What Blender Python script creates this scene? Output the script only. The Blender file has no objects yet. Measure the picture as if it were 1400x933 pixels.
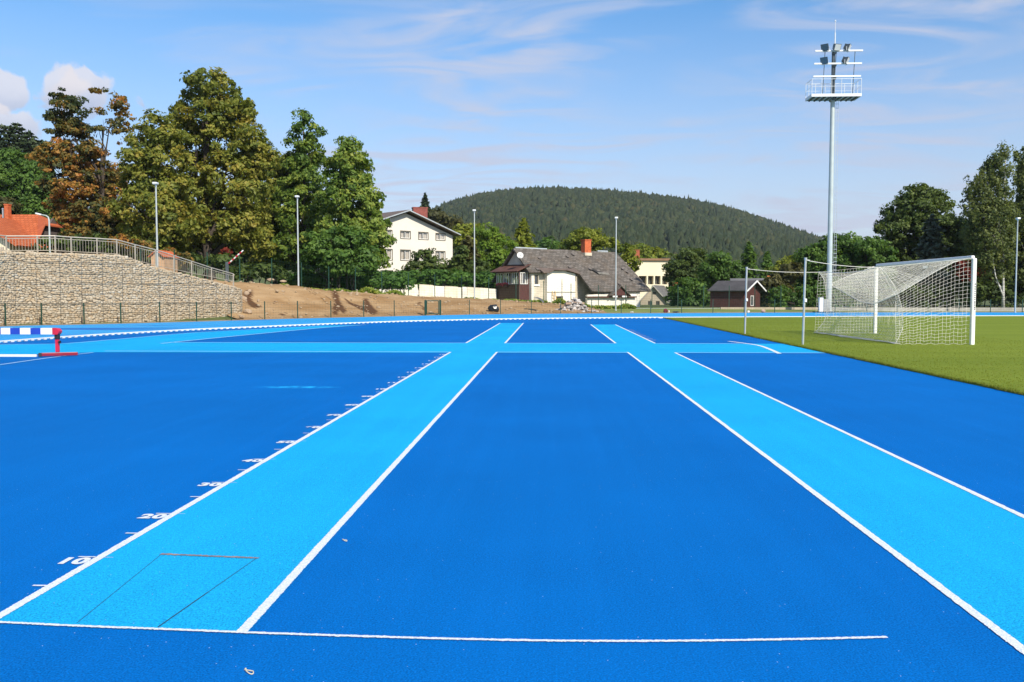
import bpy, bmesh, math, random
import numpy as np
from mathutils import Vector, Matrix

random.seed(7)
RNG = np.random.default_rng(7)
R = math.radians
scene = bpy.context.scene
COL = scene.collection

# ------------------------------------------------------------------ camera
F = 1225.0
CAMZ = 1.47
PITCH = math.atan(64.5 / F)
YAW = math.atan(52.0 / F * math.cos(PITCH))
cam_d = bpy.data.cameras.new('camera')
cam_d.sensor_width = 36.0
cam_d.lens = 36.0 * F / 1400.0
cam_d.clip_start = 0.05
cam_d.clip_end = 6000
cam = bpy.data.objects.new('camera', cam_d)
COL.objects.link(cam)
cam.location = (0, 0, CAMZ)
cam.rotation_euler = (math.pi / 2 - PITCH, 0, YAW)
scene.camera = cam
_f = Vector((-math.sin(YAW) * math.cos(PITCH), math.cos(YAW) * math.cos(PITCH), -math.sin(PITCH)))
_r = Vector((math.cos(YAW), math.sin(YAW), 0))
_u = _r.cross(_f)


def ray(px, py):
    return _f + _r * ((px - 700) / F) + _u * ((466.5 - py) / F)


def P(px, py, D):
    """the world point seen at survey reading px, py at distance D along the lanes"""
    d = ray(px, py)
    return Vector((0, 0, CAMZ)) + d * (D / d.y)


def G(px, py, z=0.0):
    d = ray(px, py)
    return Vector((0, 0, CAMZ)) + d * ((z - CAMZ) / d.z)


def XD(px, D):
    return P(px, 402, D).x


# ------------------------------------------------------------------ materials
def new_mat(name):
    m = bpy.data.materials.new(name)
    m.use_nodes = True
    nt = m.node_tree
    return m, nt, nt.nodes['Principled BSDF'], nt.links


def rgb(c):
    return (c[0], c[1], c[2], 1.0)


def mat(name, col, rough=0.6, var=0.15, scale=3.0, bump=0.0, bscale=None, metal=0.0, col2=None, spec=0.5, detail=6, stretch=None):
    m, nt, b, L = new_mat(name)
    geo = nt.nodes.new('ShaderNodeNewGeometry')
    vec = geo.outputs['Position']
    if stretch:
        mp = nt.nodes.new('ShaderNodeMapping')
        mp.inputs['Scale'].default_value = stretch
        L.new(vec, mp.inputs[0])
        vec = mp.outputs[0]
    n = nt.nodes.new('ShaderNodeTexNoise')
    n.inputs['Scale'].default_value = scale
    n.inputs['Detail'].default_value = detail
    L.new(vec, n.inputs['Vector'])
    cr = nt.nodes.new('ShaderNodeValToRGB')
    c2 = col2 if col2 else tuple(min(1, x * (1 + var)) for x in col)
    c1 = col if col2 else tuple(x * (1 - var) for x in col)
    cr.color_ramp.elements[0].color = rgb(c1)
    cr.color_ramp.elements[0].position = 0.3
    cr.color_ramp.elements[1].color = rgb(c2)
    cr.color_ramp.elements[1].position = 0.7
    L.new(n.outputs['Fac'], cr.inputs[0])
    L.new(cr.outputs[0], b.inputs['Base Color'])
    b.inputs['Roughness'].default_value = rough
    b.inputs['Metallic'].default_value = metal
    b.inputs['Specular IOR Level'].default_value = spec
    if bump:
        n2 = nt.nodes.new('ShaderNodeTexNoise')
        n2.inputs['Scale'].default_value = bscale or scale * 6
        n2.inputs['Detail'].default_value = 4
        L.new(vec, n2.inputs['Vector'])
        bp = nt.nodes.new('ShaderNodeBump')
        bp.inputs['Strength'].default_value = bump
        bp.inputs['Distance'].default_value = 0.02
        L.new(n2.outputs['Fac'], bp.inputs['Height'])
        L.new(bp.outputs[0], b.inputs['Normal'])
    return m


def rubber(name, col, warm=0.0):
    """sprayed rubber granule surface: fine grain, slow blotches, a few pale specks"""
    m, nt, b, L = new_mat(name)
    geo = nt.nodes.new('ShaderNodeNewGeometry')
    pos = geo.outputs['Position']

    def noise(s, d=3):
        n = nt.nodes.new('ShaderNodeTexNoise')
        n.inputs['Scale'].default_value = s
        n.inputs['Detail'].default_value = d
        L.new(pos, n.inputs['Vector'])
        return n.outputs['Fac']

    def mixc(fac, a, c, blend='MIX'):
        x = nt.nodes.new('ShaderNodeMix')
        x.data_type = 'RGBA'
        x.blend_type = blend
        if isinstance(fac, float):
            x.inputs[0].default_value = fac
        else:
            L.new(fac, x.inputs[0])
        for i, v in ((6, a), (7, c)):
            if isinstance(v, tuple):
                x.inputs[i].default_value = rgb(v)
            else:
                L.new(v, x.inputs[i])
        return x.outputs[2]

    def ramp(v, a, c):
        r = nt.nodes.new('ShaderNodeMapRange')
        r.inputs[1].default_value = a
        r.inputs[2].default_value = c
        L.new(v, r.inputs[0])
        return r.outputs[0]
    grain = ramp(noise(120, 3), 0.32, 0.68)
    c = mixc(grain, tuple(x * 0.55 for x in col), tuple(min(1, x * 1.42) for x in col))
    g2 = ramp(noise(28, 4), 0.3, 0.7)
    g3 = ramp(noise(62, 2), 0.36, 0.64)
    c = mixc(g3, mixc(0.22, c, tuple(x * 0.35 for x in col)), c)
    c = mixc(g2, c, mixc(0.18, c, tuple(x * 0.5 for x in col)))
    blot = ramp(noise(0.45, 5), 0.35, 0.7)
    c = mixc(blot, c, mixc(0.22, c, tuple(min(1, x * 1.5 + .001) for x in col)))
    wide = ramp(noise(0.11, 3), 0.4, 0.65)
    c = mixc(wide, c, mixc(0.16, c, tuple(min(1, x * .62) for x in col)))
    mps = nt.nodes.new('ShaderNodeMapping')
    mps.inputs['Scale'].default_value = (5.0, .16, 1)
    L.new(pos, mps.inputs[0])
    nst = nt.nodes.new('ShaderNodeTexNoise')
    nst.inputs['Scale'].default_value = 1
    nst.inputs['Detail'].default_value = 4
    L.new(mps.outputs[0], nst.inputs['Vector'])
    c = mixc(ramp(nst.outputs['Fac'], .45, .75), c, mixc(0.12, c, tuple(min(1, x * 1.35 + .004) for x in col)))
    vo = nt.nodes.new('ShaderNodeTexVoronoi')
    vo.inputs['Scale'].default_value = 34
    L.new(pos, vo.inputs['Vector'])
    sp = nt.nodes.new('ShaderNodeMath')
    sp.operation = 'LESS_THAN'
    L.new(vo.outputs['Distance'], sp.inputs[0])
    sp.inputs[1].default_value = 0.085
    sel = nt.nodes.new('ShaderNodeSeparateColor')
    L.new(vo.outputs['Color'], sel.inputs[0])
    gt = nt.nodes.new('ShaderNodeMath')
    gt.operation = 'GREATER_THAN'
    L.new(sel.outputs[0], gt.inputs[0])
    gt.inputs[1].default_value = 0.93
    an = nt.nodes.new('ShaderNodeMath')
    an.operation = 'MULTIPLY'
    L.new(sp.outputs[0], an.inputs[0])
    L.new(gt.outputs[0], an.inputs[1])
    c = mixc(an.outputs[0], c, (0.45, 0.6, 0.8))
    L.new(c, b.inputs['Base Color'])
    b.inputs['Roughness'].default_value = 0.8
    b.inputs['Specular IOR Level'].default_value = 0.05
    bp = nt.nodes.new('ShaderNodeBump')
    bp.inputs['Strength'].default_value = 0.35
    bp.inputs['Distance'].default_value = 0.006
    L.new(noise(160, 2), bp.inputs['Height'])
    L.new(bp.outputs[0], b.inputs['Normal'])
    return m, nt, b, L, c, pos, mixc, noise, ramp


def leafmat(name, cols, trans=0.42, rough=0.55):
    m, nt, b, L = new_mat(name)
    at = nt.nodes.new('ShaderNodeAttribute')
    at.attribute_name = 'tone'
    cr = nt.nodes.new('ShaderNodeValToRGB')
    el = cr.color_ramp.elements
    while len(el) < len(cols):
        el.new(0.5)
    for i, c in enumerate(cols):
        el[i].position = i / (len(cols) - 1)
        el[i].color = rgb(c)
    L.new(at.outputs['Fac'], cr.inputs[0])
    L.new(cr.outputs[0], b.inputs['Base Color'])
    b.inputs['Roughness'].default_value = rough
    b.inputs['Specular IOR Level'].default_value = 0.25
    tr = nt.nodes.new('ShaderNodeBsdfTranslucent')
    gm = nt.nodes.new('ShaderNodeMix')
    gm.data_type = 'RGBA'
    gm.blend_type = 'MULTIPLY'
    gm.inputs[0].default_value = 1
    gm.inputs[7].default_value = (1.3, 1.25, 0.6, 1)
    L.new(cr.outputs[0], gm.inputs[6])
    L.new(gm.outputs[2], tr.inputs[0])
    mx = nt.nodes.new('ShaderNodeMixShader')
    mx.inputs[0].default_value = trans
    L.new(b.outputs[0], mx.inputs[1])
    L.new(tr.outputs[0], mx.inputs[2])
    L.new(mx.outputs[0], nt.nodes['Material Output'].inputs[0])
    return m


# ------------------------------------------------------------------ objects
ORIG = {}


def tag(o, label=None, cat=None, group=None, kind=None):
    if label:
        o['label'] = label
    if cat:
        o['category'] = cat
    if group:
        o['group'] = group
    if kind:
        o['kind'] = kind
    return o


def thing(name, label, cat, loc=(0, 0, 0), group=None):
    o = bpy.data.objects.new(name, None)
    o.empty_display_size = 0.3
    COL.objects.link(o)
    o.location = loc
    ORIG[o.name] = Vector(loc)
    return tag(o, label, cat, group)


class MB:
    def __init__(self):
        self.v = []
        self.f = []
        self.mi = []
        self.cur = 0

    def add(self, vs, fs):
        n = len(self.v)
        self.v += [tuple(p) for p in vs]
        self.f += [tuple(i + n for i in q) for q in fs]
        self.mi += [self.cur] * len(fs)
        return self

    def quad(self, a, b, c, d):
        return self.add([a, b, c, d], [(0, 1, 2, 3)])

    def poly(self, pts):
        return self.add(pts, [tuple(range(len(pts)))])

    def box(self, c, s, M=None, bev=0.0):
        x, y, z = (k / 2 for k in s)
        if bev:
            vs, fs = [], []
            bm = bmesh.new()
            bmesh.ops.create_cube(bm, size=1)
            for v in bm.verts:
                v.co = Vector((v.co.x * s[0], v.co.y * s[1], v.co.z * s[2]))
            bmesh.ops.bevel(bm, geom=bm.edges[:], offset=bev, segments=2, affect='EDGES', profile=0.5)
            bm.verts.index_update()
            vs = [v.co.copy() for v in bm.verts]
            fs = [[v.index for v in f.verts] for f in bm.faces]
            bm.free()
        else:
            vs = [Vector(p) for p in ((-x, -y, -z), (x, -y, -z), (x, y, -z), (-x, y, -z), (-x, -y, z), (x, -y, z), (x, y, z), (-x, y, z))]
            fs = [(0, 3, 2, 1), (4, 5, 6, 7), (0, 1, 5, 4), (1, 2, 6, 5), (2, 3, 7, 6), (3, 0, 4, 7)]
        if M is not None:
            vs = [M @ v for v in vs]
        c = Vector(c)
        return self.add([v + c for v in vs], fs)

    def hull8(self, lo, hi):
        """prism between two polygons of the same length (lo below, hi above)"""
        n = len(lo)
        fs = [tuple(reversed(range(n))), tuple(range(n, 2 * n))]
        fs += [(i, (i + 1) % n, n + (i + 1) % n, n + i) for i in range(n)]
        return self.add(list(lo) + list(hi), fs)

    def slab(self, pts, th):
        """polygon with a thickness vector"""
        th = Vector(th)
        return self.hull8([Vector(p) for p in pts], [Vector(p) + th for p in pts])

    def tube(self, pts, r, seg=8, cap=True):
        pts = [Vector(p) for p in pts]
        rs = r if isinstance(r, (list, tuple)) else [r] * len(pts)
        n = len(pts)
        base = len(self.v)
        up = Vector((0, 0, 1))
        for i, p in enumerate(pts):
            t = (pts[min(i + 1, n - 1)] - pts[max(i - 1, 0)])
            if t.length < 1e-9:
                t = Vector((0, 0, 1))
            t.normalize()
            a = t.cross(up)
            if a.length < 0.05:
                a = t.cross(Vector((1, 0, 0)))
            a.normalize()
            b = t.cross(a)
            for k in range(seg):
                w = 2 * math.pi * k / seg
                self.v.append(tuple(p + (a * math.cos(w) + b * math.sin(w)) * rs[i]))
        for i in range(n - 1):
            for k in range(seg):
                k2 = (k + 1) % seg
                self.f.append((base + i * seg + k, base + i * seg + k2, base + (i + 1) * seg + k2, base + (i + 1) * seg + k))
                self.mi.append(self.cur)
        if cap:
            self.f.append(tuple(base + k for k in reversed(range(seg))))
            self.f.append(tuple(base + (n - 1) * seg + k for k in range(seg)))
            self.mi += [self.cur] * 2
        return self

    def lathe(self, c, prof, seg=16, M=None):
        c = Vector(c)
        vs, fs = [], []
        for r, z in prof:
            for k in range(seg):
                w = 2 * math.pi * k / seg
                v = Vector((r * math.cos(w), r * math.sin(w), z))
                vs.append((M @ v if M is not None else v) + c)
        for i in range(len(prof) - 1):
            for k in range(seg):
                k2 = (k + 1) % seg
                fs.append((i * seg + k, i * seg + k2, (i + 1) * seg + k2, (i + 1) * seg + k))
        fs.append(tuple(reversed(range(seg))))
        fs.append(tuple((len(prof) - 1) * seg + k for k in range(seg)))
        return self.add(vs, fs)

    def blob(self, c, r, jit=0.2, sub=1, M=None):
        bm = bmesh.new()
        bmesh.ops.create_icosphere(bm, subdivisions=sub, radius=1)
        vs = []
        for v in bm.verts:
            q = v.co * (1 + random.uniform(-jit, jit))
            q = Vector((q.x * r[0], q.y * r[1], q.z * r[2]))
            vs.append((M @ q if M is not None else q) + Vector(c))
        bm.verts.index_update()
        fs = [[v.index for v in f.verts] for f in bm.faces]
        bm.free()
        return self.add(vs, fs)

    def build(self, name, mats, parent=None, smooth=False, origin=None):
        me = bpy.data.meshes.new(name)
        o0 = Vector((0, 0, 0))
        if parent is not None:
            o0 = ORIG[parent.name]
        elif origin is not None:
            o0 = Vector(origin)
        me.from_pydata([tuple(Vector(p) - o0) for p in self.v], [], self.f)
        if not isinstance(mats, (list, tuple)):
            mats = [mats]
        for m in mats:
            me.materials.append(m)
        if any(self.mi):
            me.polygons.foreach_set('material_index', self.mi)
        if smooth:
            me.polygons.foreach_set('use_smooth', [True] * len(self.f))
        me.update()
        o = bpy.data.objects.new(name, me)
        COL.objects.link(o)
        ORIG[o.name] = o0
        if parent is not None:
            o.parent = parent
            o.location = (0, 0, 0)
        else:
            o.location = o0
        return o


def np_mesh(name, V, quads, mats, parent=None, tone=None, origin=None, tris=None, smooth=False):
    """fast mesh from numpy arrays (quads and optional tris)"""
    me = bpy.data.meshes.new(name)
    o0 = ORIG[parent.name] if parent is not None else Vector(origin or (0, 0, 0))
    V = np.asarray(V, dtype=np.float32) - np.array(o0, dtype=np.float32)
    nq = 0 if quads is None else len(quads)
    ntt = 0 if tris is None else len(tris)
    li = []
    if nq:
        li.append(np.asarray(quads, dtype=np.int32).ravel())
    if ntt:
        li.append(np.asarray(tris, dtype=np.int32).ravel())
    li = np.concatenate(li)
    tot = np.concatenate([np.full(nq, 4, np.int32), np.full(ntt, 3, np.int32)])
    st = np.concatenate([[0], np.cumsum(tot)[:-1]]).astype(np.int32)
    me.vertices.add(len(V))
    me.vertices.foreach_set('co', V.ravel())
    me.loops.add(len(li))
    me.loops.foreach_set('vertex_index', li)
    me.polygons.add(len(tot))
    me.polygons.foreach_set('loop_start', st)
    me.polygons.foreach_set('loop_total', tot)
    if smooth:
        me.polygons.foreach_set('use_smooth', np.ones(len(tot), dtype=bool))
    me.update(calc_edges=True)
    me.validate()
    if tone is not None:
        a = me.attributes.new('tone', 'FLOAT', 'FACE')
        a.data.foreach_set('value', np.asarray(tone, dtype=np.float32))
    me.materials.append(mats)
    o = bpy.data.objects.new(name, me)
    COL.objects.link(o)
    ORIG[o.name] = o0
    if parent is not None:
        o.parent = parent
    else:
        o.location = o0
    return o


def copy_tree(o, parent=None):
    c = o.copy()
    COL.objects.link(c)
    ORIG[c.name] = ORIG[o.name].copy()
    if parent is not None:
        c.parent = parent
    for ch in [x for x in bpy.data.objects if x.parent == o]:
        copy_tree(ch, c)
    return c


def rotz(a):
    return Matrix.Rotation(a, 3, 'Z')


# ------------------------------------------------------------------ palette
M = {}
M['white_paint'] = mat('white_paint', (0.78, 0.78, 0.76), 0.5, 0.05, 2, 0.1, 60)
M['line_paint'] = mat('line_paint', (0.50, 0.58, 0.68), 0.8, 0.1, 130, 0.4, 140, col2=(0.80, 0.80, 0.79), detail=2, spec=.2)
M['galv'] = mat('galvanised_steel', (0.52, 0.55, 0.55), 0.4, 0.1, 4, metal=0.45)
M['mast_steel'] = mat('mast_steel', (0.48, 0.53, 0.51), 0.45, 0.08, 1.5, metal=0.2)
M['dark_steel'] = mat('dark_steel', (0.10, 0.12, 0.13), 0.45, 0.15, 4, metal=0.3)
M['white_steel'] = mat('white_steel', (0.72, 0.74, 0.74), 0.45, 0.06, 3, metal=0.1)
M['lamp_glass'] = mat('lamp_glass', (0.55, 0.58, 0.6), 0.1, 0.05, 3, spec=0.8)
M['green_steel'] = mat('green_steel', (0.012, 0.05, 0.03), 0.4, 0.1, 4)
M['pole_grey'] = mat('pole_grey', (0.5, 0.53, 0.52), 0.4, 0.06, 3, metal=0.3)
M['red_paint'] = mat('red_paint', (0.55, 0.02, 0.05), 0.35, 0.1, 5)
M['blue_paint'] = mat('blue_paint', (0.02, 0.06, 0.42), 0.35, 0.1, 5)
M['black_rubber'] = mat('black_rubber', (0.015, 0.015, 0.018), 0.6, 0.2, 8)
M['net_cord'] = mat('net_cord', (0.68, 0.66, 0.61), 0.8, 0.05, 5)
M['stone'] = None
M['render_white'] = mat('white_render', (0.68, 0.625, 0.55), 0.85, 0.04, 0.7, 0.15, 30)
M['render_cream'] = mat('cream_render', (0.74, 0.66, 0.48), 0.85, 0.05, 0.6, 0.1, 20)
M['render_beige'] = mat('beige_render', (0.42, 0.36, 0.27), 0.9, 0.12, 0.8, 0.2, 20)
M['render_old'] = mat('old_render', (0.50, 0.44, 0.34), 0.9, 0.34, 1.1, 0.25, 16)
M['render_patched'] = mat('patched_render', (0.72, 0.68, 0.58), 0.9, 0.14, 1.4, 0.25, 16)
M['roof_slate'] = None
M['roof_brown'] = mat('brown_roofing', (0.13, 0.095, 0.075), 0.8, 0.25, 1.5, 0.3, 14)
M['roof_grey'] = mat('grey_roofing', (0.14, 0.135, 0.13), 0.75, 0.2, 1.5, 0.3, 10)
M['wood_dark'] = mat('dark_timber', (0.075, 0.03, 0.022), 0.7, 0.3, 3, 0.2, 20, stretch=(1, 1, 6))
M['wood_red'] = mat('red_brown_timber', (0.075, 0.024, 0.02), 0.7, 0.3, 3, 0.2, 20, stretch=(4, 4, 1))
M['wood_brown'] = mat('brown_timber', (0.085, 0.045, 0.03), 0.75, 0.3, 3, 0.2, 20, stretch=(4, 4, 1))
M['brick_orange'] = mat('orange_brick', (0.48, 0.11, 0.035), 0.8, 0.25, 6, 0.3, 30)
M['brick_red'] = mat('red_metal', (0.22, 0.045, 0.03), 0.6, 0.25, 3)
M['glass'] = mat('window_glass', (0.06, 0.07, 0.08), 0.06, 0.2, 1.0, spec=0.8)
M['curtain'] = mat('lace_curtain', (0.6, 0.55, 0.48), 0.8, 0.15, 8, stretch=(6, 6, 0.4))
M['frame_dark'] = mat('dark_window_frame', (0.10, 0.085, 0.06), 0.6, 0.1, 4)
M['frame_white'] = mat('white_window_frame', (0.75, 0.74, 0.7), 0.5, 0.05, 4)
M['concrete'] = mat('concrete', (0.36, 0.34, 0.3), 0.9, 0.18, 1.6, 0.25, 25)
M['concrete_cool'] = mat('cool_concrete', (0.3, 0.34, 0.34), 0.9, 0.15, 1.6, 0.2, 25)
M['panel_cream'] = mat('weathered_cream_panel', (0.76, 0.70, 0.56), 0.85, 0.16, 1.3, 0.25, 12)
M['plastic_black'] = mat('black_plastic_sheet', (0.012, 0.013, 0.015), 0.3, 0.3, 5, 0.4, 9)
M['cloth_red'] = mat('dark_red_cloth', (0.13, 0.02, 0.03), 0.85, 0.3, 8)
M['cloth_white'] = mat('white_cloth', (0.6, 0.58, 0.56), 0.85, 0.1, 8)
M['cloth_pink'] = mat('pinkish_sacking', (0.42, 0.28, 0.22), 0.85, 0.2, 8)
M['rust'] = mat('rusty_steel', (0.10, 0.12, 0.16), 0.8, 0.4, 26, 0.2, 50, col2=(0.36, 0.25, 0.2))
M['seam'] = mat('dark_seam', (0.01, 0.03, 0.06), 0.9, 0.2, 10)
M['bark'] = mat('tree_bark', (0.06, 0.045, 0.035), 0.9, 0.35, 5, 0.5, 18, stretch=(1, 1, 0.3))
M['bark_birch'] = mat('birch_bark', (0.10, 0.09, 0.08), 0.7, 0.1, 3.5, col2=(0.72, 0.70, 0.66), stretch=(0.5, 0.5, 3))
M['bark_spruce'] = mat('spruce_bark', (0.13, 0.06, 0.035), 0.9, 0.3, 5, 0.4, 18)
M['flue'] = mat('flue_steel', (0.6, 0.6, 0.62), 0.25, 0.05, 4, metal=0.7)
M['dish'] = mat('dish_paint', (0.62, 0.62, 0.6), 0.5, 0.06, 3)
M['yellow_wood'] = mat('yellow_timber', (0.5, 0.3, 0.08), 0.7, 0.2, 5)
M['orange_paint'] = mat('orange_paint', (0.6, 0.2, 0.05), 0.6, 0.1, 4)
M['geranium'] = mat('pink_flowers', (0.4, 0.06, 0.07), 0.8, 0.4, 9)
M['straw'] = mat('dry_straw', (0.6, 0.55, 0.38), 0.8, 0.2, 9)

LM = {}
LM['oak'] = leafmat('oak_leaf', [(0.085, 0.118, 0.021), (0.160, 0.188, 0.031), (0.263, 0.268, 0.046), (0.357, 0.288, 0.054)])
LM['linden'] = leafmat('linden_leaf', [(0.060, 0.119, 0.022), (0.123, 0.200, 0.035), (0.209, 0.286, 0.048), (0.298, 0.332, 0.060)])
LM['maple'] = leafmat('autumn_maple_leaf', [(0.044, 0.066, 0.024), (0.110, 0.116, 0.033), (0.242, 0.165, 0.039), (0.418, 0.209, 0.039), (0.440, 0.187, 0.066)])
LM['green'] = leafmat('green_leaf', [(0.043, 0.093, 0.021), (0.087, 0.168, 0.031), (0.148, 0.244, 0.042)])
LM['dark'] = leafmat('dark_leaf', [(0.046, 0.075, 0.023), (0.094, 0.139, 0.032), (0.155, 0.201, 0.045)])
LM['bright'] = leafmat('bright_leaf', [(0.083, 0.152, 0.017), (0.138, 0.235, 0.025), (0.206, 0.289, 0.035)])
LM['yellow'] = leafmat('yellow_green_leaf', [(0.094, 0.143, 0.017), (0.179, 0.218, 0.026), (0.265, 0.286, 0.036)])
LM['brown'] = leafmat('brownish_green_leaf', [(0.050, 0.060, 0.023), (0.093, 0.093, 0.033), (0.143, 0.132, 0.040)])
LM['birch'] = leafmat('birch_leaf', [(0.063, 0.089, 0.029), (0.130, 0.164, 0.051), (0.212, 0.235, 0.072)])
LM['needle'] = leafmat('needle', [(0.018, 0.036, 0.017), (0.036, 0.060, 0.025), (0.063, 0.087, 0.034)], 0.1)
LM['blue_needle'] = leafmat('blue_needle', [(0.04, 0.055, 0.036), (0.075, 0.095, 0.06), (0.12, 0.14, 0.09)], 0.1)
LM['red'] = leafmat('red_leaf', [(0.090, 0.020, 0.014), (0.200, 0.030, 0.020), (0.300, 0.050, 0.025)])
LM['weed'] = leafmat('weed_leaf', [(0.094, 0.160, 0.024), (0.188, 0.263, 0.036), (0.375, 0.375, 0.065)])
LM['forest'] = leafmat('forest_foliage', [(0.014, 0.026, 0.012), (0.022, 0.037, 0.015), (0.032, 0.046, 0.017), (0.046, 0.054, 0.019), (0.060, 0.056, 0.021)], 0.05, 0.85)
LM['hedge'] = leafmat('hedge_leaf', [(0.048, 0.108, 0.026), (0.083, 0.176, 0.033), (0.131, 0.240, 0.042)])
LM['blade'] = leafmat('grass_blade', [(0.122, 0.161, 0.015), (0.187, 0.215, 0.026), (0.253, 0.265, 0.042)], 0.45)

# ------------------------------------------------------------------ plan curves
def resample(pts, step):
    pts = [Vector(p) for p in pts]
    # Catmull-Rom then even steps
    dense = []
    n = len(pts)
    for i in range(n - 1):
        p0, p1, p2, p3 = pts[max(i - 1, 0)], pts[i], pts[i + 1], pts[min(i + 2, n - 1)]
        for k in range(24):
            t = k / 24
            dense.append(0.5 * ((2 * p1) + (p2 - p0) * t + (2 * p0 - 5 * p1 + 4 * p2 - p3) * t * t + (3 * p1 - p0 - 3 * p2 + p3) * t ** 3))
    dense.append(pts[-1])
    out = [dense[0]]
    acc = 0.0
    for a, b in zip(dense, dense[1:]):
        d = (b - a).length
        while acc + d >= step:
            t = (step - acc) / d
            a = a.lerp(b, t)
            out.append(a.copy())
            d = (b - a).length
            acc = 0.0
        acc += d
    if (out[-1] - pts[-1]).length > step * 0.3:
        out.append(pts[-1])
    return out


def offset(pts, d):
    """shift a plan polyline to its left (outward) by d"""
    out = []
    n = len(pts)
    for i, p in enumerate(pts):
        t = pts[min(i + 1, n - 1)] - pts[max(i - 1, 0)]
        t.z = 0
        t.normalize()
        out.append(p + Vector((-t.y, t.x, 0)) * d)
    return out


_k = [(0, 469.5), (130, 460), (260, 452.5), (340, 449), (440, 444.7), (540, 441), (600, 439.4), (660, 438), (720, 437), (800, 436.1), (900, 435.2)]
KERB = [Vector((-15.5, -12, 0)), Vector((-17.2, 2, 0)), Vector((-17.6, 14, 0))] + [G(*p) for p in _k]
KERB_R = [G(900, 435.2), G(1000, 434.7), G(1130, 434.1), G(1400, 433.0), Vector((60, 59.6, 0)), Vector((120, 60, 0))]
KERB_S = resample(KERB, 0.30)
KERBR_S = resample(KERB_R, 1.0)
_w = [(0, 446.5), (80, 444.6), (150, 443), (212, 441.3), (263, 440), (312, 438.5), (360, 437), (406, 435.7), (452, 434.6), (497, 433.7),
      (540, 432.6), (600, 431.2), (660, 430.1), (727, 429.3), (810, 428.8), (900, 428.5), (1000, 428.0), (1130, 427.5), (1400, 427.3)]
FENCE = [Vector((-25.5, -12, 0)), Vector((-27.0, 8, 0)), Vector((-26.8, 26, 0))] + [G(*p) for p in _w] + [Vector((60, 71.5, 0)), Vector((120, 71.8, 0))]
FENCE_S = resample(FENCE, 1.0)
FP = np.array([(p.x, p.y) for p in FENCE_S])
FT = np.gradient(FP, axis=0)
FT /= np.linalg.norm(FT, axis=1)[:, None]
FPX = np.array([752 + F * p[0] / max(p[1], 20) for p in FP])       # survey column of each fence point
for i, p in enumerate(FP):
    if p[1] < 40 and p[0] < -20:
        FPX[i] = min(FPX[i], -5)


def sm(a, b, x):
    t = np.clip((x - a) / (b - a), 0, 1)
    return t * t * (3 - 2 * t)


def crest_h(px):
    xs = [-200, 0, 153, 211, 270, 331, 407, 470, 540, 640, 700, 760, 800, 835, 1500]
    hs = [3.43, 3.43, 3.43, 3.0, 2.75, 2.4, 2.1, 1.9, 1.58, 1.15, 0.95, 0.68, 0.45, 0.2, 0.15]
    return np.interp(px, xs, hs)


def terrain(X, Y):
    """ground height: flat inside the fence line, bank behind it, rising land left and the hill far off"""
    X = np.asarray(X, dtype=float)
    Y = np.asarray(Y, dtype=float)
    sh = X.shape
    x, y = X.ravel(), Y.ravel()
    h = np.full(len(x), -0.08)
    for s in range(0, len(x), 4000):
        xs, ys = x[s:s + 4000], y[s:s + 4000]
        d2 = (xs[:, None] - FP[None, :, 0]) ** 2 + (ys[:, None] - FP[None, :, 1]) ** 2
        k = d2.argmin(1)
        dx, dy = xs - FP[k, 0], ys - FP[k, 1]
        side = -FT[k, 1] * dx + FT[k, 0] * dy
        t = np.where(side > 0, np.sqrt(d2[np.arange(len(xs)), k]), -1)
        ch = crest_h(FPX[k])
        hh = -0.08 + (ch + 0.03) * sm(0.3, 7.5, t)
        hh += np.where(t > 7, 0.012 * np.clip(t - 7, 0, 60) * np.clip(ch / 3, 0, 1), 0)
        h[s:s + 4000] = hh
    # rising slope on the left
    a = np.clip((-x - 38) / 60, 0, 3) * sm(70, 110, y) * 1.0
    b = np.clip((y - 95) / 100, 0, 2.2)
    h += 17 * np.clip(a, 0, 1.25) * np.clip(b, 0, 1.0) * (1 - sm(210, 330, y))
    h += hill(x, y)
    return h.reshape(sh)


CRX = [-900, 200, 300, 420, 500, 560, 590, 620, 660, 700, 760, 830, 880, 940, 1000, 1050, 1100, 1130, 1180, 1260, 1400, 1600, 2200]
CRY = [372, 358, 350, 335, 318, 300, 289, 277, 267, 262, 259.5, 264, 269, 276, 290, 307, 324, 334, 350, 362, 370, 380, 385]
HD = 1000.0


def hill(x, y):
    px = 752 + F * x / np.maximum(y, 60)
    top = (402 - 8 - np.interp(px, CRX, CRY)) / F * HD
    f = sm(330, HD, y) * (1 - 0.35 * sm(HD, HD + 500, y))
    f = np.where(y < HD, np.clip((y - 300) / (HD - 300), 0, 1) ** 1.15, 1 - 0.4 * sm(HD, HD + 500, y))
    f = f * (1 + 0.05 * np.sin(x * 0.012 + 1) * np.sin(y * 0.017) * sm(400, 600, y) * (1 - sm(800, 980, y)))
    return np.where(y > 300, top * f, 0)


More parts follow.
